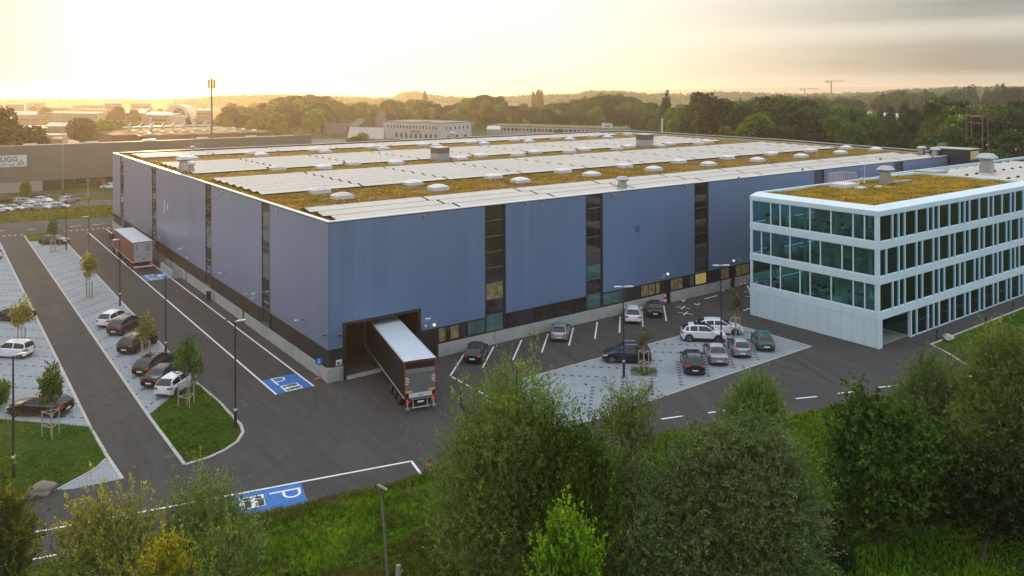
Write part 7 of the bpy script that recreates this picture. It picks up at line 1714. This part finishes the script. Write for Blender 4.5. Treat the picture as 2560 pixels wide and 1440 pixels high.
def bgtree(px, d, ytop, kind, label, group, wf=1.0):
    x, y = far(px, d); h = max(3.0, CAMZ - (ytop - HOR) * d / FPX); s = h / 14.9
    w = s * TR.uniform(0.95, 1.3) * wf
    e = empty(NAMES[kind], (x, y, 0), TR.uniform(0, 6.28)); e.scale = (w, w, s)
    cm, tm = TR.choice(SETS[kind]); link('crown', cm, e); link('trunk', tm, e); tag(e, label, 'tree', group); return e
SIL = [(575, 268), (620, 268), (660, 262), (700, 246), (740, 240), (790, 240), (820, 246), (860, 262), (900, 258), (930, 266), (975, 250), (1010, 266), (1040, 254), (1080, 264), (1120, 268), (1150, 262), (1180, 246), (1215, 240), (1250, 250), (1280, 266), (1320, 270), (1360, 268), (1380, 262), (1430, 262), (1470, 246), (1500, 240),
       (1540, 239), (1580, 250), (1610, 256), (1650, 268), (1700, 262), (1725, 246), (1766, 228), (1800, 236), (1840, 250), (1880, 246), (1910, 232), (1950, 238), (1980, 240), (2020, 244), (2060, 256), (2090, 262), (2110, 275), (2150, 262), (2200, 300), (2280, 300), (2310, 262), (2345, 240), (2380, 248), (2410, 250), (2450, 262), (2500, 254), (2560, 248), (2620, 250)]
DEP = [(575, 440), (780, 500), (850, 590), (1560, 570), (1640, 450), (1720, 330), (1900, 290), (2100, 300), (2300, 250), (2420, 235), (2600, 230)]
def belt(dy, ddf, step, kinds, lab, grp, x0=580, x1=2620, jit=8, wf=1.0):
    px = x0; cnt = {}; dy -= 3
    while px < x1:
        p = px + TR.uniform(-jit, jit)
        kd = TR.choices(list(kinds), weights=list(kinds.values()))[0]
        y_ = lerp(SIL, p) + dy + TR.uniform(-2, 7); d = lerp(DEP, p) * ddf * TR.uniform(0.96, 1.04)
        if kd == 'conifer': y_ += TR.uniform(-6, 6)
        z_ = CAMZ - (y_ - HOR) * d / FPX
        side = 'left of the white office' if p < 950 else 'behind the white office and workshop' if p < 1600 else 'behind the far right roof edge' if p < 2150 else 'behind the black tower'
        kn = {'green': 'mid green', 'dark': 'dark green', 'light': 'yellow green', 'conifer': 'dark pointed conifer', 'poplar': 'slim poplar', 'bare': 'thin pale'}[kd]
        cnt[kn] = cnt.get(kn, 0) + 1
        bgtree(p, d, y_, kd, '%s %s from the left in the %s' % (ordn(cnt[kn]), kn if 'conifer' in kn or 'poplar' in kn else kn + ' tree', lab), 'trees of the %s' % grp, wf * (1.3 if p < 1650 else 1.0))
        px += step * TR.uniform(0.8, 1.25) * (1 + max(0, (p - 1650)) / 900) * (0.78 if 800 < p < 1650 else 1)
SIL[:] = [(a, b - (7 if a < 1640 else 0)) for a, b in SIL]
belt(0, 1.0, 27, dict(green=4, dark=5, light=1), 'back of the tree belt', 'tree belt, back row')
belt(24, 0.97, 30, dict(green=4, dark=4, light=2), 'shady middle of the tree belt', 'tree belt, shady middle row', x1=1660, jit=10)
belt(14, 0.93, 28, dict(green=5, dark=3, light=2, conifer=1), 'middle of the tree belt', 'tree belt, middle row', jit=10)
belt(36, 0.87, 30, dict(green=4, dark=3, light=3, conifer=0.6), 'front of the tree belt', 'tree belt, front row', jit=12)
belt(75, 0.80, 40, dict(green=3, dark=4, light=1), 'foot of the tree belt', 'tree belt, foot', x0=1640)
belt(110, 0.74, 44, dict(dark=4, green=2), 'lowest edge of the tree belt', 'tree belt, lowest row', x0=1900)
# single trees that stand out
for px, d, yt, kd, w, lb in ((1665, 380, 236, 'conifer', 1.1, 'tall dark pointed conifer standing free of the belt left of the broad crown'), (205, 330, 283, 'dark', 1.5, 'big round dark tree behind the grey hall right of the bright roofs'), (10, 222, 318, 'dark', 1.3, 'lower dark tree in the corner of the left edge above the sign'), (350, 430, 302, 'green', 1.5, 'olive tree behind the left end of the brown brick works'), (395, 440, 306, 'light', 1.5, 'golden bushy tree behind the small roof domes'), (540, 450, 296, 'green', 1.5, 'olive tree directly behind the foot of the phone mast'), (580, 450, 288, 'green', 1.5, 'broad olive tree first right of the phone mast'), (262, 350, 292, 'light', 1.6, 'yellow lit tree right of the big round dark tree'),
                         (300, 370, 297, 'light', 1.6, 'small golden tree beside the brown brick works'), (-12, 215, 262, 'dark', 1.0, 'dark tall tree at the left edge of the view'), (45, 230, 305, 'dark', 1.9, 'wide dark tree behind the company sign'), (120, 600, 283, 'light', 0.8, 'small golden tree in front of the joined far sheds'),
                         (62, 178, 445, 'light', 0.75, 'conical yellow green tree among the cars beyond the road'), (127, 205, 425, 'bare', 0.9, 'thin airy tree before the plinth of the long grey building'), (258, 196, 432, 'bare', 0.9, 'thin airy tree beside the corner of the blue hall, beyond the road'), (2, 205, 428, 'light', 0.9, 'small tree at the left edge in front of the long grey building'),
                         (2325, 200, 318, 'bare', 0.9, 'pale leafless tree before the dark wood, left of the black tower'), (2495, 210, 285, 'bare', 0.9, 'pale leafless tree right of the power poles'),
                         (905, 330, 330, 'light', 1.6, 'low bright bushy tree in front of the grey roofed shed'), (885, 330, 338, 'light', 1.5, 'bright rounded bush left of the low bushy tree'), (740, 350, 325, 'light', 1.4, 'small bright tree at the end of the grey hall'), (1395, 400, 322, 'green', 1.3, 'small round tree before the long workshop'), (1640, 330, 330, 'green', 1.2, 'small dark round tree right of the workshop sign'),
                         (425, 420, 318, 'conifer', 1.2, 'hazy pointed conifer behind the brown works'), (470, 430, 288, 'conifer', 1.1, 'golden hazy conifer left of the phone mast'), (500, 440, 300, 'light', 1.3, 'golden lit tree just left of the phone mast'), (560, 460, 290, 'light', 1.0, 'golden lit tree just right of the phone mast'), (2225, 300, 270, 'conifer', 1.2, 'dark ragged conifer before the white shelters, left one'), (2262, 310, 262, 'conifer', 1.1, 'dark ragged conifer before the white shelters, tallest one'), (2290, 300, 272, 'conifer', 1.2, 'dark ragged conifer before the white shelters, right one'), (2200, 330, 275, 'conifer', 1.1, 'dark narrow conifer left of the white shelters')):
    bgtree(px, d, yt, kd, lb, None, w)
# hazy trees between the works and the town
for k, px in enumerate(sorted(TR.uniform(-20, 640) for _ in range(46))):
    d = TR.uniform(520, 1150); yt = 262 + TR.uniform(-8, 22) if px < 300 else 258 + TR.uniform(-6, 30)
    bgtree(px, d, max(yt, HOR + 9 * FPX / d), TR.choice(['light', 'green', 'dark']), ordn(k + 1) + ' small hazy tree from the left among the town roofs', 'hazy trees among the town roofs', 1.2)
for k, (px, yt) in enumerate(((1334, 232), (1346, 228), (1353, 229), (1063, 230))):
    bgtree(px, 950, yt, 'poplar', ('left', 'middle', 'right', 'lone')[k] + (' one of three slim hazy poplars above the far wood' if k < 3 else ' slim hazy poplar above the far wood, before the hilltop'), 'hazy poplars above the far wood', 1.2)
# woods far off, each one mass
def woods(px0, px1, d0, d1, prof, n, m, seed, leaf=2.6):
    rng = np.random.default_rng(seed); vs = []
    for i in range(n):
        p = rng.uniform(px0, px1); d = rng.uniform(d0, d1); x, y = far(p, d); zt = CAMZ - (lerp(prof, p) + rng.uniform(-1.5, 5.5) - HOR) * d / FPX
        r = rng.uniform(3.2, 6.0) * d / 1000 + 3.5; k = 120
        dd = unit(rng.normal(size=(k, 3))); P = np.array([x, y, zt - r]) + dd * np.array([r * 1.15, r * 1.15, r]) * rng.uniform(.75, 1.05, (k, 1)); P[: k // 3, 2] = rng.uniform(0, max(1, zt - r), k // 3)
        vs.append(leaf_tris(P, unit(dd + rng.normal(size=(k, 3)) * .6), np.full(k, leaf * d / 1000 + 1.6), np.full(k, leaf * .8 * d / 1000 + 1.3), rng))
    tag(link('woods', np_mesh('woods', np.concatenate(vs).reshape(-1, 3), 4, m)), kind='stuff')
woods(440, 1000, 1300, 2000, [(440, 256), (470, 247), (560, 240), (720, 238), (850, 243), (1000, 247)], 420, BGL, 31)
woods(-40, 470, 1700, 2300, [(-40, 256), (100, 252), (200, 256), (330, 250), (470, 246)], 170, BGL, 32)
woods(980, 1660, 1600, 2400, [(980, 250), (1005, 234), (1040, 230), (1075, 240), (1200, 248), (1330, 240), (1440, 238), (1480, 230), (1560, 232), (1620, 240), (1660, 238)], 460, BGL, 33)
woods(1640, 2250, 1700, 2600, [(1640, 240), (1800, 234), (1900, 238), (2000, 240), (2120, 238), (2250, 236)], 420, BGL, 34)
woods(2100, 2760, 1300, 1900, [(2100, 250), (2130, 242), (2230, 232), (2290, 228), (2420, 224), (2760, 222)], 380, BGL, 35)
S2 = [(1840, 250), (1900, 242), (2000, 240), (2090, 246), (2130, 238), (2160, 244), (2230, 230), (2290, 224), (2330, 228), (2420, 219), (2480, 222), (2560, 217), (2640, 222)]
for k, px in enumerate(sorted(TR.uniform(1840, 2640) for _ in range(62))):
    bgtree(px, TR.uniform(560, 720), lerp(S2, px) + TR.uniform(-1, 8), TR.choice(['dark', 'dark', 'green', 'green', 'light', 'conifer']), ordn(k + 1) + ' tree from the left in the hazy row under the right horizon', 'hazy row of trees under the right horizon', 1.15)
woods(1840, 2350, 900, 1250, [(1840, 262), (1900, 250), (2000, 246), (2150, 246), (2350, 240)], 200, BGL, 36)
# far hills in the air
HILL = mat('hill_green', (0.04, 0.06, 0.03), rough=0.95, spec=0.0)
for d, prof in ((9200, [(1560, 228), (1750, 224), (1850, 222), (1930, 220.5), (2050, 220), (2200, 219.6), (2400, 219.8), (2600, 220.5), (3000, 222)]),):
    mb = MB(); vs = []; P_ = []
    for i in range(61):
        px = prof[0][0] + (prof[-1][0] - prof[0][0]) * i / 60; z = CAMZ - (lerp(prof, px) + math.sin(i * 1.3) * 0.5 - HOR) * d / FPX
        for dd, zz in ((d - 500, -0.02), (d, z), (d + 700, z * 0.9), (d + 1500, -0.02)):
            x, y = far(px, dd); vs.append((x, y, zz))
    mb.add(vs, [(4 * i + j, 4 * i + 4 + j, 4 * i + 5 + j, 4 * i + 1 + j) for i in range(60) for j in range(3)]); tag(mb.build('hills', HILL, smooth=True), kind='structure')

# ================================================================ HAZE
hz = MB(); hz.box(-9200, 13000, -3300, 14500, -3.0, 64.0)
hm = bpy.data.materials.new('haze'); hm.use_nodes = True; t = hm.node_tree; t.nodes.clear()
pvn = N(t, 'ShaderNodeVolumePrincipled'); pvn.inputs['Color'].default_value = (1.0, 0.90, 0.79, 1); pvn.inputs['Density'].default_value = HAZE_D = 0.00022; pvn.inputs['Anisotropy'].default_value = 0.64
o_ = N(t, 'ShaderNodeOutputMaterial'); t.links.new(pvn.outputs[0], o_.inputs['Volume'])
hb = hz.build('haze', hm); tag(hb, kind='stuff')
